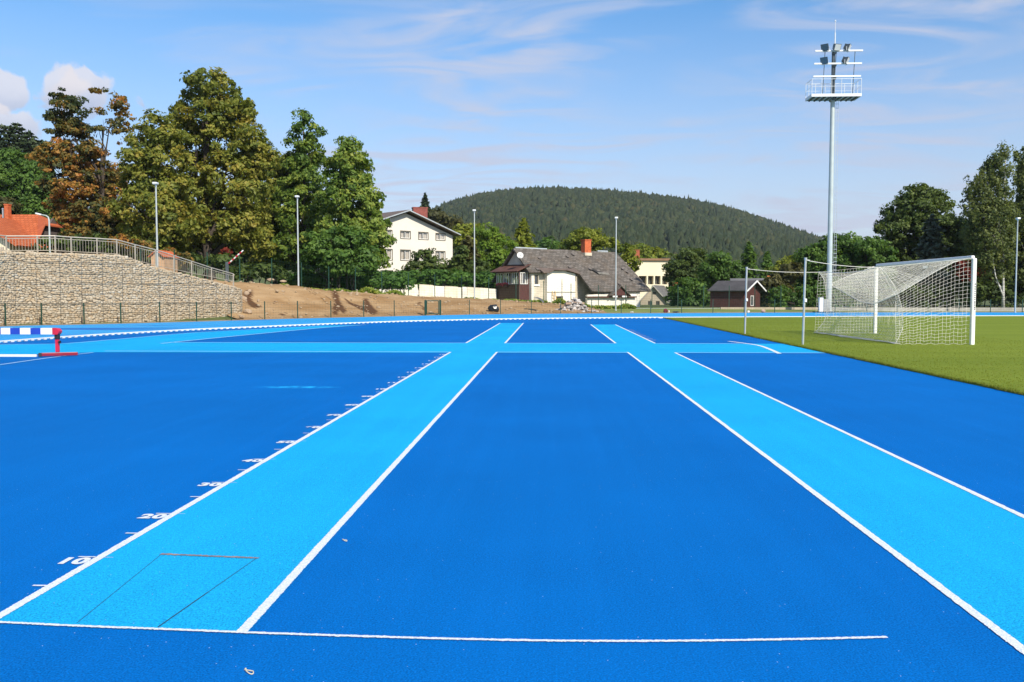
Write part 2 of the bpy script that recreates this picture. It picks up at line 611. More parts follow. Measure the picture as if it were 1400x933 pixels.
# ------------------------------------------------------------------ ground
def build_ground():
    xs = np.concatenate([np.linspace(-1400, -160, 32)[:-1], np.linspace(-160, -60, 26)[:-1], np.linspace(-60, 60, 121)[:-1], np.linspace(60, 160, 26)[:-1], np.linspace(160, 1600, 36)])
    ys = np.concatenate([np.linspace(-300, -15, 12)[:-1], np.linspace(-15, 30, 46)[:-1], np.linspace(30, 100, 71)[:-1], np.linspace(100, 300, 41)[:-1], np.linspace(300, 1500, 61), [2500]])
    X, Y = np.meshgrid(xs, ys)
    Z = terrain(X, Y)
    n, m = X.shape
    V = np.stack([X.ravel(), Y.ravel(), Z.ravel()], 1)
    idx = np.arange(n * m).reshape(n, m)
    q = np.stack([idx[:-1, :-1], idx[:-1, 1:], idx[1:, 1:], idx[1:, :-1]], -1).reshape(-1, 4)
    mt = mat('meadow_ground', (0.05, 0.07, 0.015), 0.95, 0.3, 0.25, 0.4, 8, col2=(0.115, 0.135, 0.03))
    return tag(np_mesh('ground', V, q, mt, smooth=True), kind='structure')


build_ground()


def strip(a, b, z=0.0):
    """sheet between two polylines of equal length"""
    n = len(a)
    V = [(p.x, p.y, p.z + z) for p in a] + [(p.x, p.y, p.z + z) for p in b]
    q = [(i, i + 1, n + i + 1, n + i) for i in range(n - 1)]
    return V, q


def sheet(name, polys, material, z):
    mb = MB()
    for p in polys:
        mb.poly([(q[0], q[1], z) for q in p])
    return tag(mb.build(name, material), kind='structure')


DB = (0.0, 0.132, 0.46)
LB = (0.010, 0.365, 0.76)
mdb, nt, b, L, c, pos, mixc, noise, ramp = rubber('dark_blue_rubber', DB)
# the scuffed pale streak left of the runway, a mark lying on the rubber
mp = nt.nodes.new('ShaderNodeMapping')
sc = G(405, 529.5)
mp.inputs['Location'].default_value = (-sc.x, -sc.y, 0)
L.new(pos, mp.inputs[0])
mp2 = nt.nodes.new('ShaderNodeMapping')
mp2.inputs['Rotation'].default_value = (0, 0, R(-24))
mp2.inputs['Scale'].default_value = (1 / 0.75, 1 / 0.22, 0)
L.new(mp.outputs[0], mp2.inputs[0])
ln = nt.nodes.new('ShaderNodeVectorMath')
ln.operation = 'LENGTH'
L.new(mp2.outputs[0], ln.inputs[0])
fall = ramp(ln.outputs['Value'], 1.0, 0.3)
mu = nt.nodes.new('ShaderNodeMath')
mu.operation = 'MULTIPLY'
L.new(fall, mu.inputs[0])
L.new(ramp(noise(7, 4), 0.35, 0.65), mu.inputs[1])
c2 = mixc(mu.outputs[0], c, (0.02, 0.42, 0.8))
L.new(c2, b.inputs['Base Color'])
mlb = rubber('light_blue_rubber', LB)[0]
# the running lanes: light rubber with dark unfinished streaks
mtr, nt, b, L, c, pos, mixc, noise, ramp = rubber('lane_rubber', (0.03, 0.33, 0.72))
mp = nt.nodes.new('ShaderNodeMapping')
mp.inputs['Scale'].default_value = (0.10, 0.38, 1)
mp.inputs['Rotation'].default_value = (0, 0, R(-35))
L.new(pos, mp.inputs[0])
ns = nt.nodes.new('ShaderNodeTexNoise')
ns.inputs['Scale'].default_value = 1.0
ns.inputs['Detail'].default_value = 2
L.new(mp.outputs[0], ns.inputs['Vector'])
sx = nt.nodes.new('ShaderNodeSeparateXYZ')
L.new(pos, sx.inputs[0])
left = ramp(sx.outputs['X'], -14, -19)
mu = nt.nodes.new('ShaderNodeMath')
mu.operation = 'MULTIPLY'
L.new(ramp(ns.outputs['Fac'], 0.57, 0.62), mu.inputs[0])
L.new(left, mu.inputs[1])
c2 = mixc(mu.outputs[0], c, (0.006, 0.13, 0.46))
L.new(c2, b.inputs['Base Color'])
b.inputs['Roughness'].default_value = 0.5

EDGE_X = 6.86
sheet('infield', [[(-30, -25), (EDGE_X, -25), (EDGE_X, 60), (-30, 60)]], mdb, 0.0)
# running track ring from the kerb to the fence line
KO = resample(KERB, 0.5)


def match(a, b, n):
    def samp(pts, n):
        cum = [0]
        for p, q in zip(pts, pts[1:]):
            cum.append(cum[-1] + (q - p).length)
        out = []
        for i in range(n):
            s = cum[-1] * i / (n - 1)
            k = min(max(np.searchsorted(cum, s) - 1, 0), len(pts) - 2)
            t = (s - cum[k]) / max(cum[k + 1] - cum[k], 1e-9)
            out.append(pts[k].lerp(pts[k + 1], t))
        return out
    return samp(a, n), samp(b, n)


INNER = KERB_S + KERBR_S[1:]
ia, ib = match(INNER, offset(FENCE_S, -0.35), 260)
V, q = strip(ia, ib, 0.0034)
tag(np_mesh('running_track', V, [tuple(reversed(x)) for x in q], mtr), kind='structure')
ea, eb = match(offset(FENCE_S, -0.35), offset(FENCE_S, 2.8), 260)
V, q = strip(ea, eb, 0.0064)
tag(np_mesh('gravel_verge', V, [tuple(reversed(x)) for x in q], mat('verge_gravel', (0.28, 0.22, 0.15), 0.95, 0.25, 3, 0.4, 30)), kind='structure')

# runways
XA, XB = -2.53, -1.31
XC, XE = 1.93, 3.15
Y0 = G(0, 852).y
JN, JF = G(752, 482).y, G(752, 469.6).y
sheet('runway', [[(XA, G(-20, 851).y), (XB, G(340, 866).y), (XB, G(690, 442).y), (XA, G(690, 442).y)]], mlb, 0.0015)
sheet('runway', [[(XC, 1.0), (XE, 1.0), (XE, G(803, 444).y), (XC, G(803, 444).y)]], mlb, 0.0015)
A = [(-1, 487), (50, 485.5), (100, 483), (130, 482)]
jav = [G(*p) for p in A]
jpoly = [(-19, jav[0].y - 1)] + [(p.x, p.y) for p in jav] + [(EDGE_X, JN), (EDGE_X, JF), (G(220, 470).x, JF)]
up = [(330, 459), (440, 448.6), (500, 444.4)]
jpoly += [(G(*p).x, G(*p).y) for p in up]
upp = [(440, 445.6), (360, 449.9), (260, 455.5), (150, 465), (80, 470.3), (0, 471.5)]
jpoly += [(G(*p).x, G(*p).y) for p in upp] + [(-19, G(0, 471.5).y)]
sheet('javelin_runway', [jpoly], mlb, 0.0026)

# painted lines -----------------------------------------------------------
LZ = 0.0042


def band(mb, pts, w, z=LZ, rag=0.0):
    pts = [Vector(p) for p in pts]
    if rag and len(pts) == 2:
        L_ = (pts[1] - pts[0]).length
        out, d = [], 0.0
        while d < L_:
            out.append(pts[0].lerp(pts[1], d / L_))
            d += 0.008 if d < 3 else (0.03 if d < 6 else .15)
        pts = out + [pts[1]]
    n = len(pts)
    a, b = [], []
    for i in range(n):
        t = pts[min(i + 1, n - 1)] - pts[max(i - 1, 0)]
        t.z = 0
        t.normalize()
        s = Vector((-t.y, t.x, 0))
        a.append(pts[i] + s * (w / 2 + random.gauss(0, rag)))
        b.append(pts[i] - s * (w / 2 + random.gauss(0, rag)))
    for i in range(n - 1):
        q = [a[i], b[i], b[i + 1], a[i + 1]]
        mb.poly([(p.x, p.y, z) for p in q])


mb = MB()
hw = 0.025
band(mb, [(XA + hw, G(0, 852).y, 0), (XA + hw, JN - .04, 0)], 0.05, rag=.0015)
band(mb, [(XB - hw, G(340, 865).y, 0), (XB - hw, JN + .02, 0)], 0.05, rag=.0015)
band(mb, [(XC + hw, 1.0, 0), (XC + hw, JN + .1, 0)], 0.05, rag=.0015)
band(mb, [(XE - hw, 1.0, 0), (XE - hw, JN, 0)], 0.05, rag=.0015)
YF1, YF2 = G(690, 442).y, G(803, 444).y
band(mb, [(XA + hw, JF, 0), (XA + hw, YF1, 0)], 0.06)
band(mb, [(XB - hw, JF, 0), (XB - hw, YF1, 0)], 0.06)
band(mb, [(XC + hw, JF + .1, 0), (XC + hw, YF2, 0)], 0.06)
band(mb, [(XE - hw, JF + .1, 0), (XE - hw, YF2, 0)], 0.06)
tag(mb.build('runway_lines', M['line_paint']), kind='structure')
mb = MB()
st = [G(-60, 849.5), G(0, 852), G(110, 857.3), G(220, 861.5), G(340, 866.3), G(480, 871), (G(620, 875)), G(760, 877.5), G(900, 877.8), G(1060, 876), G(1213, 872.5)]
band(mb, resample(st, 0.008), 0.021, 0.0052, rag=.0016)
tag(mb.build('start_line', M['line_paint']), kind='structure')
mthin = mat('thin_line_paint', (0.42, 0.62, 0.75), 0.7, 0.1, 9, 0.2, 100)
mb = MB()
for x0, x1, yy in ((G(220, 470).x, XA, JF), (XB, XC, JF), (XE, 5.6, JF), (XB, XC, JN), (XE, EDGE_X - .02, JN), (G(130, 482).x, XA, JN)):
    band(mb, [(x0, yy, 0), (x1, yy, 0)], 0.07, 0.0052)
band(mb, resample([G(-40, 504), G(0, 499), G(60, 490.5), G(100, 485.4), G(130, 482)], 0.4), 0.06)
tag(mb.build('javelin_lines', mthin), kind='structure')
mb = MB()
band(mb, resample([G(-30, 471.2), G(80, 470.3), G(150, 465), G(260, 455.5), G(360, 449.9), G(440, 445.6)], 0.5), 0.06, LZ + .001)
band(mb, resample([G(220, 470), G(330, 459), G(440, 448.6), G(500, 444.4)], 0.5), 0.08, LZ + .001)
tag(mb.build('lane_arc_lines', mthin), kind='structure')
mb = MB()
band(mb, resample([G(996, 467), G(1012, 469), G(1036, 472.5), G(1050, 477), G(1066, 484)], 0.2), 0.11, 0.0062)
tag(mb.build('throwing_arc', M['line_paint']), kind='structure')

# distance marks ----------------------------------------------------------
mb = MB()
spacing = 0.99
D1 = G(130, 763).y
for k in range(18):
    y = D1 + spacing * k
    if y > JN - 0.2:
        break
    mb.poly([(XA - 0.10, y, LZ), (XA - 0.001, y, LZ), (XA - 0.001, y + 0.014, LZ), (XA - 0.10, y + 0.014, LZ)])
    mb.poly([(XA + 0.051, y, LZ), (XA + 0.10, y, LZ), (XA + 0.10, y + 0.005, LZ), (XA + 0.051, y + 0.005, LZ)])
    for yy in (y - spacing / 2,):
        mb.poly([(XA - 0.07, yy, LZ), (XA - 0.001, yy, LZ), (XA - 0.001, yy + 0.018, LZ), (XA - 0.07, yy + 0.018, LZ)])
for k in range(10):
    y = JF + 0.9 + k
    if k:
        mb.poly([(XE + 0.001, y, LZ), (XE + 0.22, y, LZ), (XE + 0.22, y + 0.07, LZ), (XE + 0.001, y + 0.07, LZ)])
tag(mb.build('distance_ticks', M['line_paint']), kind='structure')


def text_mesh(txt):
    cu = bpy.data.curves.new('stencil', 'FONT')
    cu.body = txt
    cu.size = 1
    cu.offset = 0.055
    cu.align_x = 'RIGHT'
    cu.space_character = 1.1
    to = bpy.data.objects.new('stencil', cu)
    COL.objects.link(to)
    bpy.context.view_layer.update()
    me = bpy.data.meshes.new_from_object(to.evaluated_get(bpy.context.evaluated_depsgraph_get()))
    vs = [v.co.copy() for v in me.vertices]
    fs = [tuple(p.vertices) for p in me.polygons]
    bpy.data.objects.remove(to)
    bpy.data.meshes.remove(me)
    bpy.data.curves.remove(cu)
    return vs, fs


mb = MB()
for k in range(18):
    y = D1 + spacing * k
    if y > JN - 0.2:
        break
    vs, fs = text_mesh(str(10 * (k + 1)) if k < 9 else str(k + 1))
    s = 0.15
    mb.add([(XA - 0.004 + v.x * s * 1.04, y - 0.012 - 0.72 * s + v.y * s, LZ) for v in vs], fs)
tag(mb.build('distance_numbers', M['line_paint']), kind='structure')

# cover of the vault box let into the runway
mb = MB()
tl, tr, bl, br = G(221, 758.5), G(351, 764), G(105, 853), G(216, 858.5)
band(mb, [tl, bl], 0.003, 0.0036)
band(mb, [tr, br.lerp(tr, .45)], 0.004, 0.0036)
band(mb, [br.lerp(tr, .45), br], 0.0065, 0.0036)
cover = tag(mb.build('box_cover_seam', M['seam']), kind='structure')
mb = MB()
band(mb, [tl + Vector((-.005, 0, 0)), tr + Vector((.012, 0, 0))], 0.024, 0.0044, rag=.003)
tag(mb.build('box_cover_edge', M['rust']), kind='structure')

# ------------------------------------------------------------------ lawn
GZ = 0.035
lawn_m, nt, b, L = new_mat('lawn_turf')
geo = nt.nodes.new('ShaderNodeNewGeometry')


def nz(scale, detail, st=None):
    v = geo.outputs['Position']
    if st:
        mpn = nt.nodes.new('ShaderNodeMapping')
        mpn.inputs['Scale'].default_value = st
        L.new(v, mpn.inputs[0])
        v = mpn.outputs[0]
    n = nt.nodes.new('ShaderNodeTexNoise')
    n.inputs['Scale'].default_value = scale
    n.inputs['Detail'].default_value = detail
    L.new(v, n.inputs['Vector'])
    return n.outputs['Fac']


cr = nt.nodes.new('ShaderNodeValToRGB')
cr.color_ramp.elements[0].position = 0.25
cr.color_ramp.elements[0].color = (0.10, 0.15, 0.008, 1)
cr.color_ramp.elements[1].position = 0.75
cr.color_ramp.elements[1].color = (0.215, 0.265, 0.024, 1)
ad = nt.nodes.new('ShaderNodeMath')
ad.operation = 'MULTIPLY_ADD'
ad.inputs[1].default_value = 0.55
L.new(nz(0.6, 6, (0.06, 1.0, 1)), ad.inputs[0])
ad2 = nt.nodes.new('ShaderNodeMath')
ad2.operation = 'MULTIPLY'
ad2.inputs[1].default_value = 0.45
L.new(nz(16, 5), ad2.inputs[0])
L.new(ad2.outputs[0], ad.inputs[2])
L.new(ad.outputs[0], cr.inputs[0])
L.new(cr.outputs[0], b.inputs['Base Color'])
b.inputs['Roughness'].default_value = 0.85
b.inputs['Specular IOR Level'].default_value = 0.15
bp = nt.nodes.new('ShaderNodeBump')
bp.inputs['Strength'].default_value = 0.6
bp.inputs['Distance'].default_value = 0.03
L.new(nz(45, 3), bp.inputs['Height'])
L.new(bp.outputs[0], b.inputs['Normal'])
lawn_edge = [(EDGE_X, -25), (EDGE_X, G(905, 435.2).y)] + [(p.x, p.y - 0.12) for p in KERBR_S[1:]] + [(120, -25)]
mb = MB()
mb.hull8([Vector((x, y, 0.0)) for x, y in lawn_edge], [Vector((x + (0.02 if i < 2 else 0), y, GZ)) for i, (x, y) in enumerate(lawn_edge)])
tag(mb.build('lawn', lawn_m), kind='structure')


def blades(name, n, xy, z, h, material, label=None):
    ang = RNG.uniform(0, 2 * np.pi, n)
    hh = h * RNG.uniform(0.5, 1.2, n)
    wd = np.full(n, 0.006) * RNG.uniform(0.7, 1.6, n)
    lean = RNG.normal(0, 0.5, (n, 2)) * hh[:, None]
    bx = np.stack([np.cos(ang), np.sin(ang)], 1) * wd[:, None]
    z = np.broadcast_to(z, n)
    a = np.column_stack([xy - bx, z])
    b_ = np.column_stack([xy + bx, z])
    c_ = np.column_stack([xy + lean, z + hh])
    V = np.stack([a, b_, c_], 1).reshape(-1, 3)
    T = np.arange(3 * n).reshape(n, 3)
    o = np_mesh(name, V, None, material, tris=T, tone=RNG.uniform(0, 1, n))
    return tag(o, label, 'grass', kind='stuff')


n = 120000
yy = -4 + 59 * RNG.uniform(0, 1, n) ** 1.7
xx = EDGE_X + 0.02 + 7.5 * RNG.uniform(0, 1, n) ** 1.5
blades('lawn_grass', n, np.stack([xx, yy], 1), GZ - 0.003, 0.02, LM['blade'], 'short mown olive green grass along the edge of the lawn')

n = 20000
yy = -4 + 59 * RNG.uniform(0, 1, n) ** 1.6
xx = EDGE_X + 0.01 + RNG.normal(0, .012, n) + .012 * np.sin(yy * 3.1) + .008 * np.sin(yy * 11.7)
blades('edge_grass', n, np.stack([xx, yy], 1), .012, 0.05, LM['blade'], 'ragged grass hanging over the straight edge of the lawn')

# ------------------------------------------------------------------ bank
ks = [i for i in range(len(FPX)) if FPX[i] > 322 and FPX[i] < 845 and FP[i][1] > 30]
base = [Vector((FP[i][0], FP[i][1], 0)) for i in ks]
bpx = [FPX[i] for i in ks]
nu, nv = len(base) * 9, 48
b_s, _ = match(base, base, nu)
px_s = np.interp(np.linspace(0, 1, nu), np.linspace(0, 1, len(bpx)), bpx)
nrm = []
for i in range(nu):
    t = b_s[min(i + 1, nu - 1)] - b_s[max(i - 1, 0)]
    t.normalize()
    nrm.append(Vector((-t.y, t.x, 0)))
rows = []
for j in range(nv):
    v = j / (nv - 1)
    for i in range(nu):
        t = 0.45 + v * 8.6
        p = b_s[i] + nrm[i] * t
        rows.append((p.x, p.y))
RW = np.array(rows)
ZZ = terrain(RW[:, 0], RW[:, 1]).reshape(nv, nu)
vv = np.linspace(0, 1, nv)[:, None]
bumps = sum(np.sin(RW[:, 0].reshape(nv, nu) * f1 + p1) * np.sin(RW[:, 1].reshape(nv, nu) * f2 + p2) * a for f1, f2, p1, p2, a in
            ((0.9, 1.3, 0, 1, .05), (2.1, 1.7, 2, .3, .035), (3.7, 4.4, 1, 2, .02)))
ZZ = ZZ + 0.16 * np.sin(np.pi * np.clip(vv, 0, 1)) ** .4 + 0.05 + (np.maximum(bumps, -.07) + RNG.normal(0, .008, ZZ.shape)) * np.sin(np.pi * np.clip(vv, 0, 1)) ** 0.5
ZZ[0] = 0.0
idx = np.arange(nu * nv).reshape(nv, nu)
q = np.stack([idx[:-1, :-1], idx[1:, :-1], idx[1:, 1:], idx[:-1, 1:]], -1).reshape(-1, 4)[:, ::-1]
soil, nt, b, L = new_mat('bare_soil')
geo = nt.nodes.new('ShaderNodeNewGeometry')
n1 = nt.nodes.new('ShaderNodeTexNoise')
n1.inputs['Scale'].default_value = 0.9
n1.inputs['Detail'].default_value = 8
mpz = nt.nodes.new('ShaderNodeMapping')
mpz.inputs['Scale'].default_value = (0.5, 0.5, 3)
L.new(geo.outputs['Position'], mpz.inputs[0])
L.new(mpz.outputs[0], n1.inputs['Vector'])
cr = nt.nodes.new('ShaderNodeValToRGB')
e = cr.color_ramp.elements
e[0].position = .3
e[0].color = (0.25, 0.145, 0.062, 1)
e[1].position = .72
e[1].color = (0.40, 0.27, 0.145, 1)
L.new(n1.outputs['Fac'], cr.inputs[0])
L.new(cr.outputs[0], b.inputs['Base Color'])
b.inputs['Roughness'].default_value = 0.95
b.inputs['Specular IOR Level'].default_value = 0.1
n2 = nt.nodes.new('ShaderNodeTexNoise')
n2.inputs['Scale'].default_value = 6
n2.inputs['Detail'].default_value = 6
L.new(geo.outputs['Position'], n2.inputs['Vector'])
bp = nt.nodes.new('ShaderNodeBump')
bp.inputs['Strength'].default_value = 0.7
bp.inputs['Distance'].default_value = 0.12
L.new(n2.outputs['Fac'], bp.inputs['Height'])
L.new(bp.outputs[0], b.inputs['Normal'])
bank = tag(np_mesh('dirt_bank', np.column_stack([RW, ZZ.ravel()]), q, soil, smooth=True), kind='structure')


def bank_pt(px, py):
    """where the bank is met at a survey reading"""
    d = ray(px, py)
    Ds = np.arange(48, 85, 0.15)
    k = Ds / d.y
    zz = CAMZ + d.z * k
    h = terrain(d.x * k, Ds) + 0.2
    hit = np.nonzero(zz <= h)[0]
    if len(hit):
        i = hit[0]
        return Vector((d.x * k[i], Ds[i], h[i]))
    return P(px, py, 66)


STAINS_HOLLOW = [[(451, 393), (458, 395), (464, 405), (466, 414), (474, 426), (470, 430), (464, 424), (461, 431), (456, 431), (457, 424), (454, 430), (453, 425), (458, 414), (454, 404)],
          [(470, 407), (478, 413), (490, 418), (497, 419), (497, 409), (502, 408), (509, 419), (517, 427), (512, 431), (500, 427), (488, 421), (476, 415)],
          [(570, 414), (578, 413), (574, 417), (581, 420), (582, 426), (578, 424), (577, 420), (572, 418)],
          [(380, 430), (392, 428), (388, 432)],
          [(332, 402), (337, 397), (344, 397), (346, 403), (343, 408), (349, 415), (357, 419), (350, 422), (341, 419), (336, 412), (332, 414)]]  # last outline: shade of a hollow, painted as darker soil


def inside(poly, x, y):
    r = np.zeros(x.shape, bool)
    n = len(poly)
    for i in range(n):
        (x1, y1), (x2, y2) = poly[i], poly[(i + 1) % n]
        if y1 == y2:
            continue
        c = ((y1 > y) != (y2 > y)) & (x < (x2 - x1) * (y - y1) / (y2 - y1) + x1)
        r ^= c
    return r


def screen(V):
    """survey reading of world points (used to lay out the damp patches and the painted hollow by their outline on the survey photo)"""
    d = V - np.array([0, 0, CAMZ])
    w = d @ np.array(_f)
    return 700 + F * (d @ np.array(_r)) / w, 466.5 - F * (d @ np.array(_u)) / w


sxp, syp = screen(np.column_stack([RW, ZZ.ravel()]))
wet_hollow_v = np.zeros(len(RW), np.float32)
for poly in STAINS_HOLLOW:
    wet_hollow_v = np.maximum(wet_hollow_v, inside(poly, sxp + RNG.normal(0, .2, len(RW)), syp + RNG.normal(0, .12, len(RW))))
wa = bank.data.attributes.new('wet_hollow', 'FLOAT', 'POINT')
wa.data.foreach_set('value', wet_hollow_v.astype(np.float32))
at = nt.nodes.new('ShaderNodeAttribute')
at.attribute_name = 'wet_hollow'
mxw = nt.nodes.new('ShaderNodeMix')
mxw.data_type = 'RGBA'
L.new(at.outputs['Fac'], mxw.inputs[0])
L.new(cr.outputs[0], mxw.inputs[6])
mxw.inputs[7].default_value = (0.10, 0.05, 0.024, 1)
L.new(mxw.outputs[2], b.inputs['Base Color'])

# ------------------------------------------------------------------ mown grass behind the fence at the right
gk = [p for p, x_ in zip(FENCE_S, FPX) if x_ > 826 and p.y > 40]
gs = offset(gk, .9)
rows = [offset(gk, .9 + 14 * j / 12) for j in range(13)]
RV = np.array([(p.x, p.y) for r_ in rows for p in r_])
RZ = terrain(RV[:, 0], RV[:, 1]) + .05
ng = len(gk)
idx = np.arange(ng * 13).reshape(13, ng)
q = np.stack([idx[:-1, :-1], idx[:-1, 1:], idx[1:, 1:], idx[1:, :-1]], -1).reshape(-1, 4)
tag(np_mesh('grass_verge', np.column_stack([RV, RZ]), q, mat('verge_grass', (.12, .16, .02), .9, .3, .5, .5, 9, col2=(.2, .23, .04)), smooth=True), kind='structure')

# clods and small stones lying on the bank
ncl = 900
ci_ = RNG.integers(nu, len(RW) - nu, ncl)
cz = ZZ.ravel()[ci_]
bmc = bmesh.new()
bmesh.ops.create_icosphere(bmc, subdivisions=1, radius=1)
bmc.verts.index_update()
cvv = np.array([v.co[:] for v in bmc.verts])
cff = np.array([[v.index for v in f.verts] for f in bmc.faces])
bmc.free()
CV, CF = [], []
for k in range(ncl):
    r_ = .03 + .10 * RNG.uniform() ** 4
    v = cvv * (1 + RNG.uniform(-.3, .3, (len(cvv), 1))) * np.array([r_ * 1.3, r_, r_ * .7])
    CV.append(v + np.array([RW[ci_[k], 0] + RNG.normal(0, .1), RW[ci_[k], 1] + RNG.normal(0, .1), cz[k] + r_ * .2]))
    CF.append(cff + k * len(cvv))
tag(np_mesh('clods', np.concatenate(CV), None, mat('clod_earth', (.24, .15, .08), .95, .3, 2, .4, 20, col2=(.42, .33, .22)), tris=np.concatenate(CF)), 'small clods and stones scattered over the bare bank', 'clods', kind='stuff')

# ------------------------------------------------------------------ kerb of the track
def kerb_piece(pts, name, label):
    mb = MB()
    a, b_ = offset(pts, 0.03), offset(pts, -0.03)
    n = len(pts)
    prof = [(b_, .045), (b_, .075), (a, .075), (a, .045)]
    vs = []
    for i in range(n):
        for pl, z in prof:
            vs.append((pl[i].x, pl[i].y, z))
    fs = []
    for i in range(n - 1):
        for k in range(4):
            k2 = (k + 1) % 4
            fs.append((i * 4 + k, i * 4 + k2, (i + 1) * 4 + k2, (i + 1) * 4 + k))
    mb.add(vs, fs)
    for i in range(n - 1):       # feet
        t = pts[i + 1] - pts[i]
        ang = math.atan2(t.y, t.x)
        mb.box(pts[i] + Vector((0, 0, 0.027)), (0.13, 0.055, 0.036), rotz(ang))
    return tag(mb.build(name, M['white_paint']), label, 'kerb')


kerb_piece(KERB_S, 'track_kerb', 'raised white plastic kerb on short feet along the inner bend of the blue track')
kr = MB()
a, b_ = offset(KERBR_S, 0.03), offset(KERBR_S, -0.03)
n = len(a)
kr.add([(p.x, p.y, 0.0) for p in b_] + [(p.x, p.y, 0.07) for p in b_] + [(p.x, p.y, 0.07) for p in a] + [(p.x, p.y, 0) for p in a],
       [(r * n + i, r * n + i + 1, (r + 1) * n + i + 1, (r + 1) * n + i) for r in range(3) for i in range(n - 1)])
tag(kr.build('track_kerb', M['white_paint']), 'solid white kerb edging the far side of the lawn along the straight', 'kerb')

# ------------------------------------------------------------------ gabion wall
_gb = [(-210, 451), (-100, 448.5), (0, 445.5), (80, 443.7), (153, 442), (211, 440.5), (270, 438.5), (331, 436.3)]
WB = [G(*p) for p in _gb]
WB[0] = Vector((-25.9, 20, 0))
WB[1] = Vector((-26.0, 31, 0))
WBS = resample(WB, 0.25)
WPX = np.array([752 + F * p.x / max(p.y, 20) if p.y > 38 else -50 for p in WBS])
_tx = [-400, 0, 60, 110, 153, 185, 211, 243, 278, 312, 325, 331]
_ty = [342, 344, 345.5, 347, 348.6, 360, 367.4, 374.7, 383, 392, 397, 401]


def wall_top(i):
    p = WBS[i]
    if WPX[i] <= 1:
        return 3.45
    y = np.interp(WPX[i], _tx, _ty)
    return CAMZ + (402 - y) / F * p.y


WT = [wall_top(i) for i in range(len(WBS))]
WN = []
for i in range(len(WBS)):
    t = WBS[min(i + 1, len(WBS) - 1)] - WBS[max(i - 1, 0)]
    t.z = 0
    t.normalize()
    WN.append(Vector((-t.y, t.x, 0)))        # pointing away from the track
gab = thing('gabion_wall', 'tall retaining wall of pale stone in wire baskets along the track at the left', 'stone wall', (WBS[-1].x, WBS[-1].y, 0))
# dark core
mb = MB()
vs = []
for i in range(0, len(WBS)):
    p, nn, t = WBS[i], WN[i], WT[i]
    for off, z in ((0.055, 0.0), (0.055, t - .04), (0.95, t - .04), (0.95, 0.0)):
        q_ = p + nn * off
        vs.append((q_.x, q_.y, z))
nW = len(WBS)
fs = [(i * 4 + k, (i + 1) * 4 + k, (i + 1) * 4 + (k + 1) % 4, i * 4 + (k + 1) % 4) for i in range(nW - 1) for k in range(4)]
fs += [(0, 1, 2, 3), tuple((nW - 1) * 4 + k for k in (3, 2, 1, 0))]
mb.add(vs, fs)
mb.build('core', mat('packed_rubble', (0.34, 0.275, 0.19), 0.95, 0.3, 5, 0.5, 20), gab)
# the stones
bm = bmesh.new()
bmesh.ops.create_icosphere(bm, subdivisions=1, radius=1)
bm.verts.index_update()
IV = np.array([v.co[:] for v in bm.verts])
IF = np.array([[v.index for v in f.verts] for f in bm.faces])
bm.free()
SV, SF, ST = [], [], []
cum = np.concatenate([[0], np.cumsum([(b2 - a2).length for a2, b2 in zip(WBS, WBS[1:])])])
rowh = 0.10


def stone(i, s, off, z, size, flat=0.75):
    k = min(max(np.searchsorted(cum, s) - 1, 0), nW - 2)
    t = (s - cum[k]) / (cum[k + 1] - cum[k])
    p = WBS[k].lerp(WBS[k + 1], t) + WN[k] * off
    tx = WN[k]
    v = IV * (1 + RNG.uniform(-.28, .28, (len(IV), 1)))
    v = np.sign(v) * np.abs(v) ** 0.62
    a_ = RNG.uniform(-.35, .35)
    c_, s_ = math.cos(a_), math.sin(a_)
    x, y, zz = v[:, 0] * size[0], v[:, 1] * size[1], v[:, 2] * size[2]
    x, zz = x * c_ - zz * s_, x * s_ + zz * c_
    tang = np.array([tx.y, -tx.x, 0])
    nor = np.array([tx.x, tx.y, 0])
    W = np.array(p) + x[:, None] * tang + y[:, None] * nor
    W[:, 2] += z + zz
    SF.append(IF + len(SV) * len(IV))
    SV.append(W)
    ST.append(np.full(len(IF), RNG.uniform(0, 1)))


nrow = int(3.5 / rowh) + 1
for r in range(nrow):
    s = 10.0 + RNG.uniform(0, .2)
    while s < cum[-1] - 0.06:
        w = RNG.uniform(0.09, 0.22)
        k = min(max(np.searchsorted(cum, s) - 1, 0), nW - 2)
        z = (r + .5) * rowh + RNG.normal(0, .018)
        if z < WT[k] - 0.02:
            stone(r, s + w / 2, 0.05 + RNG.uniform(-.012, .014), z, (w * .60, RNG.uniform(.05, .075), rowh * RNG.uniform(.58, .72)))
        s += w * 0.98
# stones of the top course and of the end face
for s in np.arange(10, cum[-1], 0.17):
    k = min(max(np.searchsorted(cum, s) - 1, 0), nW - 2)
    for off in (0.15, 0.33, 0.52, 0.72):
        stone(0, s + RNG.uniform(-.04, .04), off + RNG.uniform(-.04, .04), WT[k] - 0.03, (.11, .11, RNG.uniform(.05, .085)))
for z in np.arange(0.06, WT[-1], rowh):
    for off in np.arange(0.1, 0.95, 0.18):
        stone(0, cum[-1] - 0.001, off, z, (.09, .10, .075))
msto = leafmat('pale_stone', [(0.30, 0.235, 0.155), (0.38, 0.31, 0.215), (0.43, 0.36, 0.26), (0.41, 0.30, 0.18), (0.46, 0.41, 0.32)], 0.0, 0.9)
np_mesh('stone_fill', np.concatenate(SV), None, msto, gab, np.concatenate(ST), tris=np.concatenate(SF))
